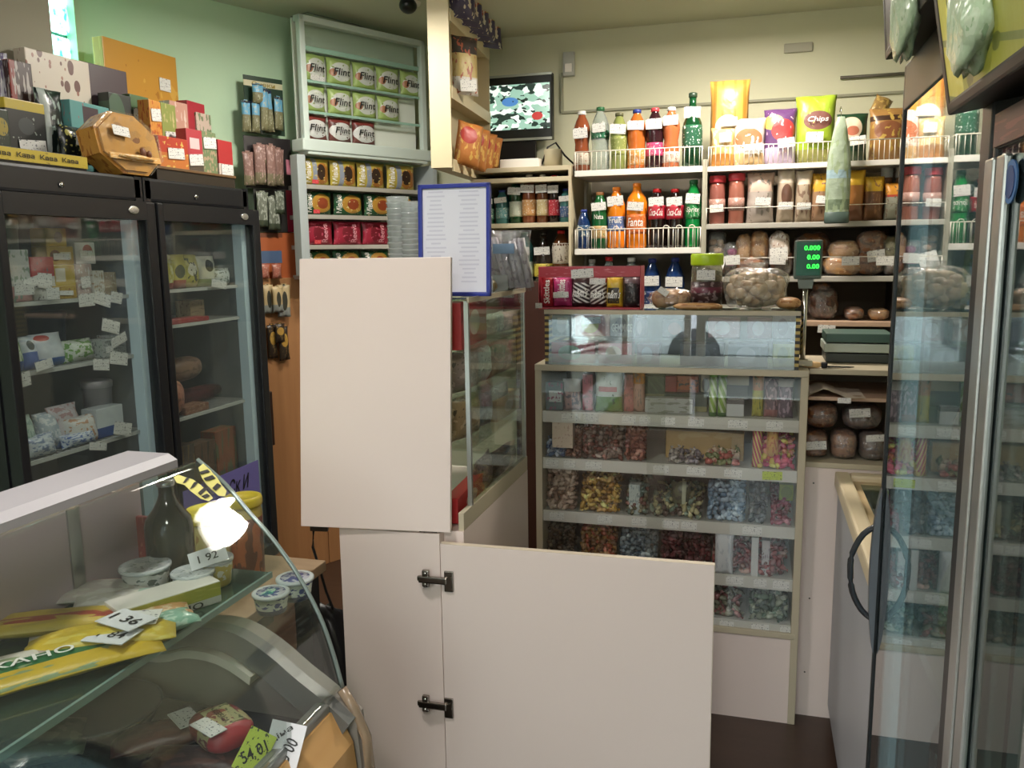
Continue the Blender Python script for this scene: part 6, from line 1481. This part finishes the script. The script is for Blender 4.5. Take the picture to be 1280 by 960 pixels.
# second rack: crisps, jars, bread
sx0, sx1 = -.222, .612
S2 = [1.967, 1.711, 1.471, 1.272]
r2 = thing('bread_rack', 'white wall rack of crisps, jars and bread loaves', 'shelf rack', (0, RY, 0))
for i, z in enumerate(S2): obj('shelf_board', MB().box(sx0, sx1, 0, .38, z - .024, z, 0, .003), (WHITEM, GREYSH, GREYSH, mat('pinkish_board', (190, 160, 136), .5))[i], r2)
guard(r2, sx0 + .004, sx1 - .004, S2[0], .085, 40)
for z, hh in ((S2[1], .07), (S2[2], .085)):
    obj('guard_wire', MB().tube([(sx0, .0, z + hh), (sx1, .0, z + hh)], .002).tube([(sx0, .0, z), (sx0, 0, z + hh)], .002).tube([(sx1, .0, z), (sx1, 0, z + hh)], .002), WIREW, r2)
obj('upright', MB().box(sx0 - .006, sx0, .0, .44, .9, 2.0), BKM, r2); obj('upright', MB().box(sx1, sx1 + .016, .0, .44, .3, 2.0), mat('dark_upright', (66, 62, 58), .5), r2)
obj('back_panel', MB().box(sx0, sx1, .44, .45, .3, 1.97), mat('rack_back_brown', (96, 84, 68), .6), r2)
for k, px, py, w, h in ((2, 916, 325, 18, 12), (2, 972, 325, 20, 11), (2, 1063, 326, 22, 11), (2, 1106, 326, 22, 11), (3, 1033, 411, 22, 10)):
    x, ww, zb, hh = PRk.bx(px - w / 2, px + w / 2, py - h / 2, py + h / 2); price(r2, ww, hh, (x, -.006, zb + hh / 2), (0, RNG.uniform(-.05, .05), 0))
ZA = S2[0] + .001
CRISPS = [
    (886, 937, 97, .05, prn((222, 160, 66), ('s', 8, 0, .001, (0, 0, 0)), ('v', .1, .18, (196, 120, 40)), ('v', .3, .36, (200, 130, 50)), ('v', .6, .66, (200, 130, 50)), ('v', .82, .9, (196, 120, 40)), ('e', .45, .45, .3, .14, (250, 232, 200)), ('e', .5, .3, .34, .1, (170, 90, 60)), rough=.3), 'tall orange corn snack bag standing behind others on top shelf', (.0, .5, .4, .1), None),
    (888, 918, 158, .01, prn((236, 190, 110), ('n', 5, .56, (250, 226, 180)), ('b', 0, .3, (226, 150, 60)), rough=.3), 'low orange snack bag in front of the tall corn snack bag', (.1, .7, .5, .24), None),
    (915, 957, 146, .02, prn((226, 206, 190), ('e', .5, .55, .4, .22, (206, 120, 80)), ('b', 0, .25, (226, 190, 130)), ('n', 6, .6, (240, 230, 220)), rough=.25), 'white and orange snack bag with tag on top crisp shelf', (.15, .32, .55, .2), None),
    (954, 996, 134, .03, prn((96, 56, 110), ('e', .3, .75, .3, .14, (226, 196, 80)), ('e', .6, .6, .35, .2, (206, 60, 60)), ('b', 0, .3, (196, 176, 206)), ('n', 7, .64, (236, 200, 210))), 'purple crisp bag with red and yellow print on top shelf', (.2, .36, .5, .17), None),
    (994, 1046, 117, .04, prn((160, 190, 40), ('e', .55, .62, .34, .14, (130, 80, 70)), ('b', 0, .2, (150, 150, 70)), ('n', 9, .68, (196, 210, 90))), 'lime green crisp bag with brown emblem on top shelf', (-.02, .36, .42, .16), ('Chips', .05, .62, .5, .1, WINK)),
    (1046, 1086, 140, .03, prn((30, 66, 40), ('e', .45, .68, .34, .24, (226, 200, 170)), ('e', .5, .62, .2, .1, (196, 110, 80)), ('b', 0, .2, (60, 80, 50))), 'dark green snack bag with pale round emblem on top shelf', (.15, .4, .5, .18), None),
    (1087, 1136, 133, .03, prn((166, 120, 60), ('e', .5, .56, .36, .18, (140, 84, 50)), ('b', .75, .85, (70, 44, 30)), ('n', 6, .6, (196, 160, 70)), rough=.3), 'golden brown crisp bag with oval emblem at the shelf end', None, ('Lay', .0, .56, .5, .12, WINK) if False else None),
]
for x0, x1, yt, off, m, lb, tg, tx in CRISPS: bag(PRk, (x0, x1, yt, 204), m, lb, off + .005, ZA, 'crisp_bag', 'crisp bag', tg, tx, .075, RNG.uniform(-.05, .05), RAD(-4))
bag(PRk, (1086, 1110, 113, 142), prn((150, 116, 60), ('n', 5, .55, (190, 156, 80)), rough=.3), 'small gold packet lying on top of the golden brown bags', .1, None, 'snack_sachet', 'snack', None, None, .05, 0, RAD(-30), RAD(25))
bag(PRk, (1118, 1150, 128, 200), prn((120, 90, 50), ('n', 5, .55, (160, 120, 66)), rough=.3), 'brown crisp bag half hidden by the fridge edge', .12, ZA, 'crisp_bag', 'crisp bag', None, None, .07) if False else None
ZBn2 = S2[1] + .001
J = [(886, 907, 220, plastic('meat_jar', (150, 90, 80), 0), mat('red_white_lid', (196, 60, 70), .35), 'glass jar with red lid, first on the jar shelf', (.32, .8, .16)), (910, 931, 217, plastic('meat_jar2', (160, 100, 84), 0), mat('red_white_lid', (196, 60, 70), .35), 'glass jar with red lid, second on the jar shelf', None)]
for x0, x1, yt, b_, l_, lb, tg in J: jar(PRk, (x0, x1, yt, 278), b_, l_, lb, LT((176, 130, 116), (210, 180, 170)), ZBn2, .02, 'meat_jar', 'jar', tg, (.3, .6), .14)
JB = [(933, 968, 215, prn((190, 176, 166), ('b', .62, 1, (226, 190, 170)), ('n', 6, .6, (150, 140, 130)), rough=.3), 'wide grey packet with pinkish white top on the jar shelf', (.1, .42, .55, .16)), (971, 994, 209, prn((190, 170, 146), ('e', .55, .5, .3, .2, (110, 76, 60)), ('b', .72, 1, (232, 214, 190)), rough=.3), 'brown and cream tall packet, nearer on jar shelf', (0, .3, .8, .14)), (994, 1016, 212, prn((186, 166, 140), ('n', 5, .58, (140, 110, 90)), ('b', .72, 1, (232, 214, 190)), rough=.3), 'brown and cream tall packet beside the yellow-topped pack', (0, .3, .8, .14)),
      (1014, 1038, 216, prn((170, 130, 96), ('b', .62, 1, (226, 170, 40)), ('n', 6, .6, (130, 90, 70))), 'yellow-topped packet just before the hanging sleeve', (.05, .45, .6, .16)), (1056, 1082, 212, prn((190, 120, 50), ('b', .7, 1, (232, 180, 40)), ('b', 0, .3, (140, 90, 60))), 'yellow-topped packet just past the hanging sleeve', None), (1080, 1106, 220, prn((130, 84, 50), ('b', .66, 1, (226, 176, 40)), ('n', 6, .6, (160, 110, 70))), 'brown packet with folded yellow top on jar shelf', None), (1106, 1132, 228, prn((150, 150, 130), ('b', .68, 1, (230, 150, 40)), ('b', .62, .68, (200, 60, 40)), ('n', 6, .6, (120, 100, 80))), 'grey packet with yellow and red top at jar shelf end', None)]
for x0, x1, yt, m, lb, tg in JB: bag(PRk, (x0, x1, yt, 278), m, lb, .02, ZBn2, 'cookie_packet', 'packet', tg, None, .07)
for i, (x0, x1) in enumerate(((1100, 1115), (1118, 1133))): jar(PRk, (x0, x1, 208, 278), plastic('spice_body', (150, 110, 80), 0), WCAP, 'small white-capped jar behind the grey packet, %s one' % ORD[i], None, ZBn2, .13, 'spice_jar', 'jar', lidh=.2)
# bread shelf
ZC = S2[2] + .001
clump_bag(PRk, (884, 908, 288, 318), prn((190, 150, 120), ('n', 5, .55, (220, 190, 160))), 'small bag of cookies with white tag at start of bread shelf', ZC + .03, .03, .09, 14, .018, 'cookie_bag', 'bread', (0, .2, .9, .4), False)
clump_bag(PRk, (903, 922, 302, 322), prn((190, 40, 130), ('n', 5, .58, (220, 110, 170))), 'magenta wrapped cakes on the bread shelf', ZC + .02, .02, .07, 6, .02, 'cake_packet', 'cake', None, False)
for x0, x1, yt, yb, m, lb, kw in [
    (892, 920, 318, 345, RYE, 'dark bread under the magenta wrapped cakes', {}), (918, 942, 292, 325, BUN, 'round golden bun, nearer on the bread shelf', dict(z=ZC + .035)), (937, 962, 288, 318, BUN, 'golden bun on top beside white-wrapped pastry', dict(z=ZC + .05)), (918, 962, 318, 345, CRUST, 'brown loaf under the golden buns', {}), (962, 992, 310, 345, RYE, 'dark wrapped loaf under the white-wrapped pastry', {}),
    (990, 1042, 290, 330, CRUST, 'large tan loaf behind the scale display', dict(off=.16, z=ZC + .02)), (1036, 1078, 300, 322, BUN, 'pale bun on the bread stack past the scale', dict(z=ZC + .065)), (1030, 1082, 318, 345, BUN, 'flat pale bread at the stack bottom past the scale', {}), (1072, 1112, 288, 315, CRUST, 'brown oval loaf with tag high on the bread stack', dict(z=ZC + .075, tagat=(.1, .1, .55, .4))), (1070, 1108, 312, 345, CRUST, 'brown flat loaf under the tagged oval loaf', {}), (1104, 1126, 294, 328, prn((150, 140, 90), ('n', 5, .55, (110, 100, 60))), 'olive wrapped loaf at the bread shelf end', dict(z=ZC + .05)), (1104, 1126, 326, 345, RYE, 'dark flat loaf under the olive wrapped loaf', {}),
    (1010, 1050, 360, 403, RYE, 'dark glossy bread in bag beside the scale pole', dict(z=S2[3] + .001)), (1056, 1082, 384, 402, CRUST, 'small brown roll on lower bread shelf', dict(z=S2[3] + .001)), (1086, 1114, 386, 402, BUN, 'small yellowish roll on lower bread shelf', dict(z=S2[3] + .001)), (1016, 1040, 352, 376, CRUST, 'tan roll lying on the dark glossy bread', dict(z=S2[3] + .085, off=.06))]:
    kw = dict(kw); kw.setdefault('z', ZC); loaf(PRk, (x0, x1, yt, yb), m, lb, kw['z'], kw.get('off', .03), .12, .72, 'bread_loaf', 'bread', kw.get('tagat'), .14)
loaf(PRk, (960, 988, 288, 315), prn((214, 196, 180), ('n', 6, .56, (236, 230, 224)), ('n', 9, .64, (150, 110, 100)), rough=.25), 'white-wrapped pastry with tag on the bread shelf', ZC + .045, .02, .1, .7, 'wrapped_pastry', 'bread', (0, .35, .8, .35), .2, False)
# hanging sleeve bag before the jar shelf
x, w, zb, h = PL(0, 3.93, 0).bx(1033, 1064, 146, 278)
t = thing('hanging_plastic_sleeve', 'tall pale green plastic sleeve bag hanging before the jar shelf', 'bag', (x, 3.93, zb))
sv = MB(); n = 12; prf = [(.5, 0), (.5, .1), (.52, .3), (.5, .5), (.47, .62), (.38, .75), (.28, .88), (.16, 1.0)]
for r, z in prf: pass
obj('sleeve', MB().lathe([(w * r * .98, h * z) for r, z in prf], 14), prn((160, 178, 152), ('b', .12, .22, (120, 140, 110)), ('b', .42, .5, (150, 180, 190)), ('n', 5, .58, (150, 170, 130)), rough=.25, foil=.6), t); t.children[0].scale = (1, .45, 1)
b2 = obj('base', MB().lathe([(w * .46, -.004), (w * .51, 0), (w * .51, h * .1)], 14), mat('sleeve_dark_base', (70, 86, 80), .4), t); b2.scale = (1, .46, 1)
obj('hook', MB().tube([(0, 0, h), (0, .0, h + .03), (0, .03, h + .045), (0, .07, h + .03)], .002), CHROME, t)
# ---------------------------------------------------------------- low bread counter beside the sweets case
BC = PL(0, 2.86, 0)
bc = thing('bread_counter', 'cream counter with open bread shelves beside the sweets case', 'counter', (0, 2.86, 0))
bx0, bx1 = CX1 + .016, .62
ztop = BC.at(1060, 462)[1]; zm = BC.at(1060, 497)[1]; zlow = BC.at(1060, 580)[1]
obj('top_board', MB().box(bx0, bx1, 0, .36, ztop - .018, ztop, 0, .003), KHAKI, bc); obj('shelf_board', MB().box(bx0, bx1, .0, .36, zm - .012, zm, 0, .002), mat('pinkish_board', (190, 160, 136), .5), bc); obj('shelf_board', MB().box(bx0, bx1, 0, .36, zlow - .018, zlow, 0, .002), KHAKI, bc)
obj('front_panel', MB().box(bx0, bx1, .004, .02, 0, zlow - .018), CREAM, bc); obj('side_panel', MB().box(bx1, bx1 + .016, 0, .36, 0, ztop), CREAM, bc); obj('back_panel', MB().box(bx0, bx1, .36, .37, 0, ztop), mat('rack_back_brown', (96, 84, 68), .6), bc)
sc = MB()
for px, py in ((1013, 604), (1008, 748), (1002, 840)):
    x, z = BC.at(px, py); sc.ell((x + .01, .003, z), (.003, .003, .003), 8, 6)
obj('screw_head', sc, mat('screw_dark', (90, 84, 76), .4, .6), bc)
for x0, x1, yt, yb, m, lb, tg, off in [(1006, 1050, 506, 538, CRUST, 'glossy brown loaf, nearer the sweets case on upper bread row', (-.1, .2, .3, .2), .06), (1053, 1106, 508, 540, RYE, 'dark brown loaf with white tag on upper bread row', (-.1, .75, .5, .34), .05)]:
    loaf(BC, (x0, x1, yt, yb), m, lb, None, off, .12, .75, 'bread_loaf', 'bread', tg if 'tag' in lb else None, .08)
zl2 = zlow + .001
for x0, x1, m, lb, tg in [(1004, 1036, CRUST, 'square wrapped loaf with price tag in lower bread row', (0, .55, .8, .32)), (1039, 1073, CRUST, 'square wrapped brown loaf in the middle of lower bread row', None), (1075, 1109, RYE, 'dark square loaf with tag at the end of lower bread row', (.1, .86, .8, .25))]:
    loaf(BC, (x0, x1, 542, 580), m, lb, zl2, .04, .13, .5, 'bread_loaf', 'bread', tg, .06)
x, w, zb, h = BC.bx(1004, 1082, 478, 496)
t = thing('white_cloth', 'white crumpled paper cloth lying on the upper bread counter shelf', 'paper', (x, 2.86, zm)); m = MB(); V = []; fs = []
for j in range(8):
    for i in range(14):
        u = i / 13; v = j / 7; V.append(((u - .5) * w, -.02 + v * .2, .002 + .03 * max(0, 1 - abs(u - .35) * 3.2) * (1 - v * .3) + .006 * noise.noise(Vector((u * 6, v * 5, 2)))))
for j in range(7):
    for i in range(13): a = j * 14 + i; fs.append((a, a + 1, a + 15, a + 14))
obj('cloth', m.add(V, fs, 0, True), mat('paper_white', (226, 212, 196), .7), t); price(t, .04, .018, (.03, -.024, -.006))
# boards, knife on its top
t = thing('cutting_board_stack', 'stack of greenish trays on bread counter behind the knife', 'trays', (0, 0, 0))
PT2 = PL(0, 3.02, 0)
for i, (x0, x1, y0, y1, c) in enumerate(((1032, 1118, 448, 457, (60, 66, 62)), (1030, 1116, 436, 447, (176, 186, 176)), (1032, 1116, 426, 435, (70, 96, 88)))):
    x, w, zb, h = PT2.bx(x0, x1, y0, y1); obj('tray', MB().box(x - w / 2, x + w / 2, 3.02, 3.2, ztop + .002 + i * .034, ztop + .002 + i * .034 + .03, 0, .004), mat('tray%d' % i, c, .4), t)
kx, kz = BC.at(1003, 458); kx2, _ = BC.at(1064, 455)
t = thing('bread_knife', 'bread knife with pale wooden handle lying on the counter edge', 'knife', (kx, 2.88, ztop))
obj('handle', MB().ell((.028, 0, .011), (.034, .012, .010), 14, 8, 0, 0, 8, .7), wood('knife_wood', (206, 166, 110), (222, 186, 136), (20, 4, 4)), t); obj('bolster', MB().box(.058, .078, -.011, .011, .002, .02, 0, .004), BLACK, t); obj('blade', MB().prism([(.078, -.012), (kx2 - kx, -.006), (kx2 - kx + .012, .004), (.078, .014)], 'z', .004, .007), mat('dark_blade', (60, 64, 66), .25, .9), t)
# ---------------------------------------------------------------- chest freezer and tall glass-door fridges along the aisle
AX0 = .268
fz = thing('chest_freezer', 'low cream chest freezer with sliding glass lid beside the tall fridges', 'freezer', (0, 0, 0))
fy0, fy1, zf = 1.90, 2.84, .88; fx1 = .86
obj('body', MB().box(AX0 + .012, AX0 + .05, fy0, fy1, .06, zf - .05, 0, .006).box(fx1 - .04, fx1, fy0, fy1, .06, zf - .05).box(AX0 + .05, fx1 - .04, fy0, fy0 + .04, .06, zf - .05).box(AX0 + .05, fx1 - .04, fy1 - .04, fy1, .06, zf - .05).box(AX0 + .05, fx1 - .04, fy0 + .04, fy1 - .04, .06, .3), mat('freezer_grey_blue', (176, 178, 184), .4), fz)
obj('rail', MB().box(AX0, AX0 + .045, fy0, fy1, zf - .05, zf, 0, .008), mat('freezer_cream_rail', (216, 200, 168), .4), fz); obj('rail', MB().box(fx1 - .045, fx1, fy0, fy1, zf - .05, zf, 0, .008), mat('freezer_cream_rail', (216, 200, 168), .4), fz)
obj('rail', MB().box(AX0 + .045, fx1 - .045, fy1 - .05, fy1, zf - .05, zf, 0, .008), mat('freezer_cream_rail', (216, 200, 168), .4), fz)
FL = pane('freezer_lid_glass', (206, 222, 210), .06, .02)
ym = (fy0 + fy1) / 2
for a, b_, z in ((fy0 + .02, ym + .03, zf - .012), (ym - .03, fy1 - .05, zf - .024)):
    l = obj('sliding_lid', MB().box(AX0 + .045, AX0 + .07, a, b_, z - .006, z + .006, 0, .002).box(fx1 - .07, fx1 - .045, a, b_, z - .006, z + .006, 0, .002).box(AX0 + .07, fx1 - .07, a, a + .025, z - .006, z + .006, 0, .002).box(AX0 + .07, fx1 - .07, b_ - .025, b_, z - .006, z + .006, 0, .002), mat('lid_tan', (190, 168, 130), .4), fz)
    obj('lid_glass', MB().box(AX0 + .07, fx1 - .07, a + .025, b_ - .025, z - .002, z + .002), FL, l)
obj('foot', MB().box(AX0 + .04, fx1 - .03, fy0 + .03, fy1 - .03, 0, .06), BLACK, fz)
for i, (yy, c, lb) in enumerate(((2.62, (196, 160, 110), 'tan frozen pack under the freezer lid, far end'), (2.4, (150, 170, 150), 'green frozen pack in the freezer middle'), (2.16, (206, 190, 170), 'pale frozen pack in the freezer near the fridge handle'))):
    t = thing('frozen_food_pack', lb, 'frozen food', (.52, yy, .301), (0, 0, RAD(20 * i - 15)), 'packs in the chest freezer'); obj('pack', MB().box(-.16, .16, -.08, .08, 0, .38, 0, .02), prn(c, ('n', 4, .56, tuple(min(255, v + 40) for v in c))), t); obj('label', MB().box(-.1, .1, -.05, .05, .38, .382), prn((220, 210, 200), ('n', 6, .58, c), foil=0), t)
RGL = pane('tall_fridge_glass', (214, 228, 226), .06, .012, 1.25, .05, (150, 170, 176))
PRF = PL(AX0, 0, -90)                  # local x = -world y, front looks to -x (the aisle)
SIL = mat('silver_profile', (186, 188, 186), .3, .85, bmp=(90, .04))


def tall_fridge(y0, y1, label, shelves, ZT_, HD):
    yc = (y0 + y1) / 2; w = y1 - y0; q = w / 2; D = .62
    t = thing('tall_glass_fridge', label, 'fridge', (AX0, yc, 0), (0, 0, RAD(-90)))
    b = MB(); b.box(-q, -q + .03, .05, D, 0, ZT_ + HD); b.box(q - .03, q, .05, D, 0, ZT_ + HD); b.box(-q + .03, q - .03, D - .03, D, 0, ZT_); b.box(-q + .03, q - .03, .05, D, ZT_, ZT_ + HD); b.box(-q + .03, q - .03, .05, D, 0, .12)
    obj('body', b, mat('fridge_charcoal', (40, 42, 44), .4), t)
    obj('liner', MB().box(-q + .03, -q + .034, .06, D - .03, .12, ZT_).box(q - .034, q - .03, .06, D - .03, .12, ZT_).box(-q + .034, q - .034, D - .034, D - .03, .12, ZT_), mat('liner_white', (206, 210, 210), .4), t)
    d = obj('door', MB().box(-q + .002, -q + .016, 0, .045, .1, ZT_ + HD - .005, 0, .003).box(q - .05, q - .002, 0, .045, .1, ZT_ + HD - .005, 0, .003).box(-q + .016, q - .05, 0, .045, ZT_ - .0, ZT_ + HD - .005, 0, .003).box(-q + .016, q - .05, 0, .045, .1, .16, 0, .003), mat('door_frame_dark', (34, 36, 38), .35), t)
    obj('glass', MB().box(-q + .016, q - .05, .004, .012, .16, ZT_), RGL, d)
    obj('inner_profile', MB().box(-q + .02, -q + .05, .016, .05, .16, ZT_).box(q - .085, q - .054, .016, .05, .16, ZT_), SIL, d)
    for z in shelves:
        s = MB().box(-q + .036, q - .036, .07, .078, z - .03, z).box(-q + .036, q - .036, .078, D - .04, z - .006, z); obj('shelf', s, WIRE, t)
    return t, d, q


ta, da, qa = tall_fridge(1.165, 1.86, 'tall glass-door fridge next to the chest freezer with looped handle', [.48, .82, 1.14, 1.46], 1.86, .09)
# looped handle at the far edge of the first door
hx = -qa + .006
pts = smooth([(hx + .004, 0, 1.02), (hx, -.03, .995), (hx, -.05, .95), (hx, -.052, .91), (hx, -.046, .865), (hx, -.026, .825), (hx + .004, 0, .805)], 3)
obj('handle', MB().tube(pts, .0065, 8), mat('handle_dark_grey', (48, 50, 54), .25), da, None, None, 'dark looped pull handle')
obj('handle_plate', MB().prism(smooth([(0, 1.1), (-.006, 1.07), (-.013, 1.0), (-.015, .91), (-.012, .82), (-.006, .76), (0, .735)], 3), 'x', hx - .004, hx + .016), mat('handle_plate_grey', (104, 108, 114), .3, .4), da)
obj('glow_band', MB().box(-qa + .06, -qa + .17, .018, .03, .16, 1.86), mat('pale_glow_band', (214, 228, 234), .4, emit=(196, 222, 235), es=.4), da)  # glowing band added to give the bright streak in this door's glass
tb_, db, qb = tall_fridge(.56, 1.155, 'tall glass-door fridge nearest the camera with silver edge strips', [.42, .78, 1.05, 1.3, 1.56], 1.71, .045)
obj('edge_strip', MB().box(-qb + .003, -qb + .040, -.008, -.001, .1, 1.70, 0, .003).box(-qb + .046, -qb + .082, -.006, .003, .1, 1.70, 0, .003), SIL, db, label='pair of silver edge profiles')
obj('lower_panel', MB().box(-qb + .05, qb - .06, .09, .1, .12, .97), mat('pale_panel', (206, 206, 196), .5), tb_)
obj('header_panel', MB().box(-qb + .02, qb - .02, -.004, .0, 1.712, 1.75), prn((84, 34, 34), ('n', 5, .56, (120, 60, 56)), foil=0), db)
st = thing('round_fridge_sticker', 'round blue sticker at the top of nearest tall fridge glass', 'sticker', (AX0 + .0, 1.06, 1.668), (0, 0, RAD(-90)))
obj('disc', MB().prism([(.024 * math.cos(i * .3927), .024 * math.sin(i * .3927)) for i in range(16)], 'y', -.002, .0), mat('sticker_blue', (70, 110, 160), .4), st); obj('ring', MB().prism([(.018 * math.cos(i * .3927), .018 * math.sin(i * .3927)) for i in range(16)], 'y', -.003, -.002), mat('sticker_blue_dark', (40, 70, 120), .4), st)
# goods inside the tall fridges
cols = [(120, 70, 60), (70, 90, 120), (206, 200, 190), (150, 150, 90), (60, 64, 70), (170, 120, 90)]
names = ['brown', 'blue', 'white', 'olive', 'charcoal', 'tan']
rows = ['lowest', 'second', 'third', 'fourth', 'top']
for (tt, y0, y1, shv, fn) in ((ta, 1.165, 1.86, [.48, .82, 1.14, 1.46], 'far'), (tb_, .56, 1.155, [.42, .78, 1.05, 1.3, 1.56], 'near')):
    for k, z in enumerate(shv):
        if fn == 'near' and k < 2: continue
        nn = 4
        for i in range(nn):
            c = cols[(i * 2 + k * 3 + (fn == 'near')) % 6]; cn = names[(i * 2 + k * 3 + (fn == 'near')) % 6]
            yy = y1 - .1 - i * (y1 - y0 - .2) / (nn - 1); hgt = .16 if fn == 'near' else .2
            t = thing('drink_bottle', '%s capped bottle, %s from freezer end on %s shelf of %s tall fridge' % (cn, ORD[i], rows[k], 'far' if fn == 'far' else 'near'), 'bottle', (AX0 + .14, yy, z + .001), (0, 0, 0), 'bottles in the %s tall fridge' % fn)
            r = .034; obj('body', MB().lathe([(r * .8, 0), (r, .01), (r, hgt * .6), (r * .5, hgt * .85), (.013, hgt * .92), (.013, hgt)], 14), plastic('fb%s' % cn, c, .1), t); obj('cap', MB().lathe([(.015, hgt * .97), (.015, hgt + .012), (.011, hgt + .014)], 12), (RED, WCAP, BCAP)[i % 3], t); obj('label', MB().lathe([(r + .001, hgt * .15), (r + .001, hgt * .5)], 14), LT(tuple(min(255, v + 60) for v in c)), t)
# sign boxes leaning over the fridges with hung bags
def sign_box(y0, y1, z0, z1, lean, label, face, name='fridge_sign_box'):
    t = thing(name, label, 'sign', (AX0 - .02, (y0 + y1) / 2, z0), (RAD(lean), 0, RAD(-90))); w = y1 - y0; q = w / 2; h = z1 - z0
    fr = MB(); fr.box(-q, -q + .02, -.02, .12, 0, h, 0, .004); fr.box(q - .02, q, -.02, .12, 0, h, 0, .004); fr.box(-q, q, -.02, .12, 0, .016, 0, .004); fr.box(-q, q, -.02, .12, h - .02, h, 0, .004); fr.box(-q, q, .11, .12, 0, h)
    obj('frame', fr, mat('sign_frame_dark', (42, 38, 34), .4), t); obj('face', MB().box(-q + .018, q - .018, -.019, -.012, .014, h - .018), face, t); return t, q, h


YG = prn((166, 160, 36), ('n', 4, .55, (196, 190, 60)), ('r', .12, .8, .0, .34, (130, 130, 40)), ('s', 6, .3, .12, (90, 100, 40)), ('n', 9, .66, (84, 90, 30)), rough=.3, foil=.1)
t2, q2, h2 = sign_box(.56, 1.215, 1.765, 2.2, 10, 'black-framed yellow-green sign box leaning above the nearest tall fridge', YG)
obj('sloping_crate', MB().box(-.2, .27, -.022, -.0195, .08, .18), prn((120, 126, 40), ('n', 6, .55, (90, 96, 30)), foil=0), t2)
t3, q3, h3 = sign_box(1.24, 1.83, 1.955, 2.36, 5, 'brown-faced dark sign box above the far tall fridge', prn((120, 96, 84), ('v', 0, .12, (60, 50, 50)), ('n', 4, .58, (150, 120, 110)), foil=0))
GB = prn((184, 212, 172), ('n', 4, .55, (200, 222, 188)), ('n', 8, .64, (160, 194, 150)), rough=.25, foil=.8)


def draped(x, y, z, w, h, d, label):
    t = thing('green_plastic_bag', label, 'bag', (x, y, z), (0, 0, RAD(-90))); obj('bag', MB().ell((0, 0, h / 2), (w / 2, d / 2, h / 2), 16, 14, 0, .3, 10, .75), GB, t)
    obj('handle_loop', MB().tube([(-w * .3, 0, h * .92), (-w * .2, 0, h * 1.1), (w * .0, 0, h * 1.16), (w * .2, 0, h * 1.1), (w * .3, 0, h * .92)], .008, 6), GB, t); return t


for px, xx, lb in (((1196, 1236, -60, 82), AX0 - .055, 'pale green plastic bag hanging on the yellow-green sign box'), ((1121, 1144, -60, 64), AX0 - .045, 'pale green plastic bag hanging on the brown-faced sign box')):
    x, w, zb, h = PL(xx, 0, 90).bx(*px); draped(xx, x, zb, w, h, .035, lb)
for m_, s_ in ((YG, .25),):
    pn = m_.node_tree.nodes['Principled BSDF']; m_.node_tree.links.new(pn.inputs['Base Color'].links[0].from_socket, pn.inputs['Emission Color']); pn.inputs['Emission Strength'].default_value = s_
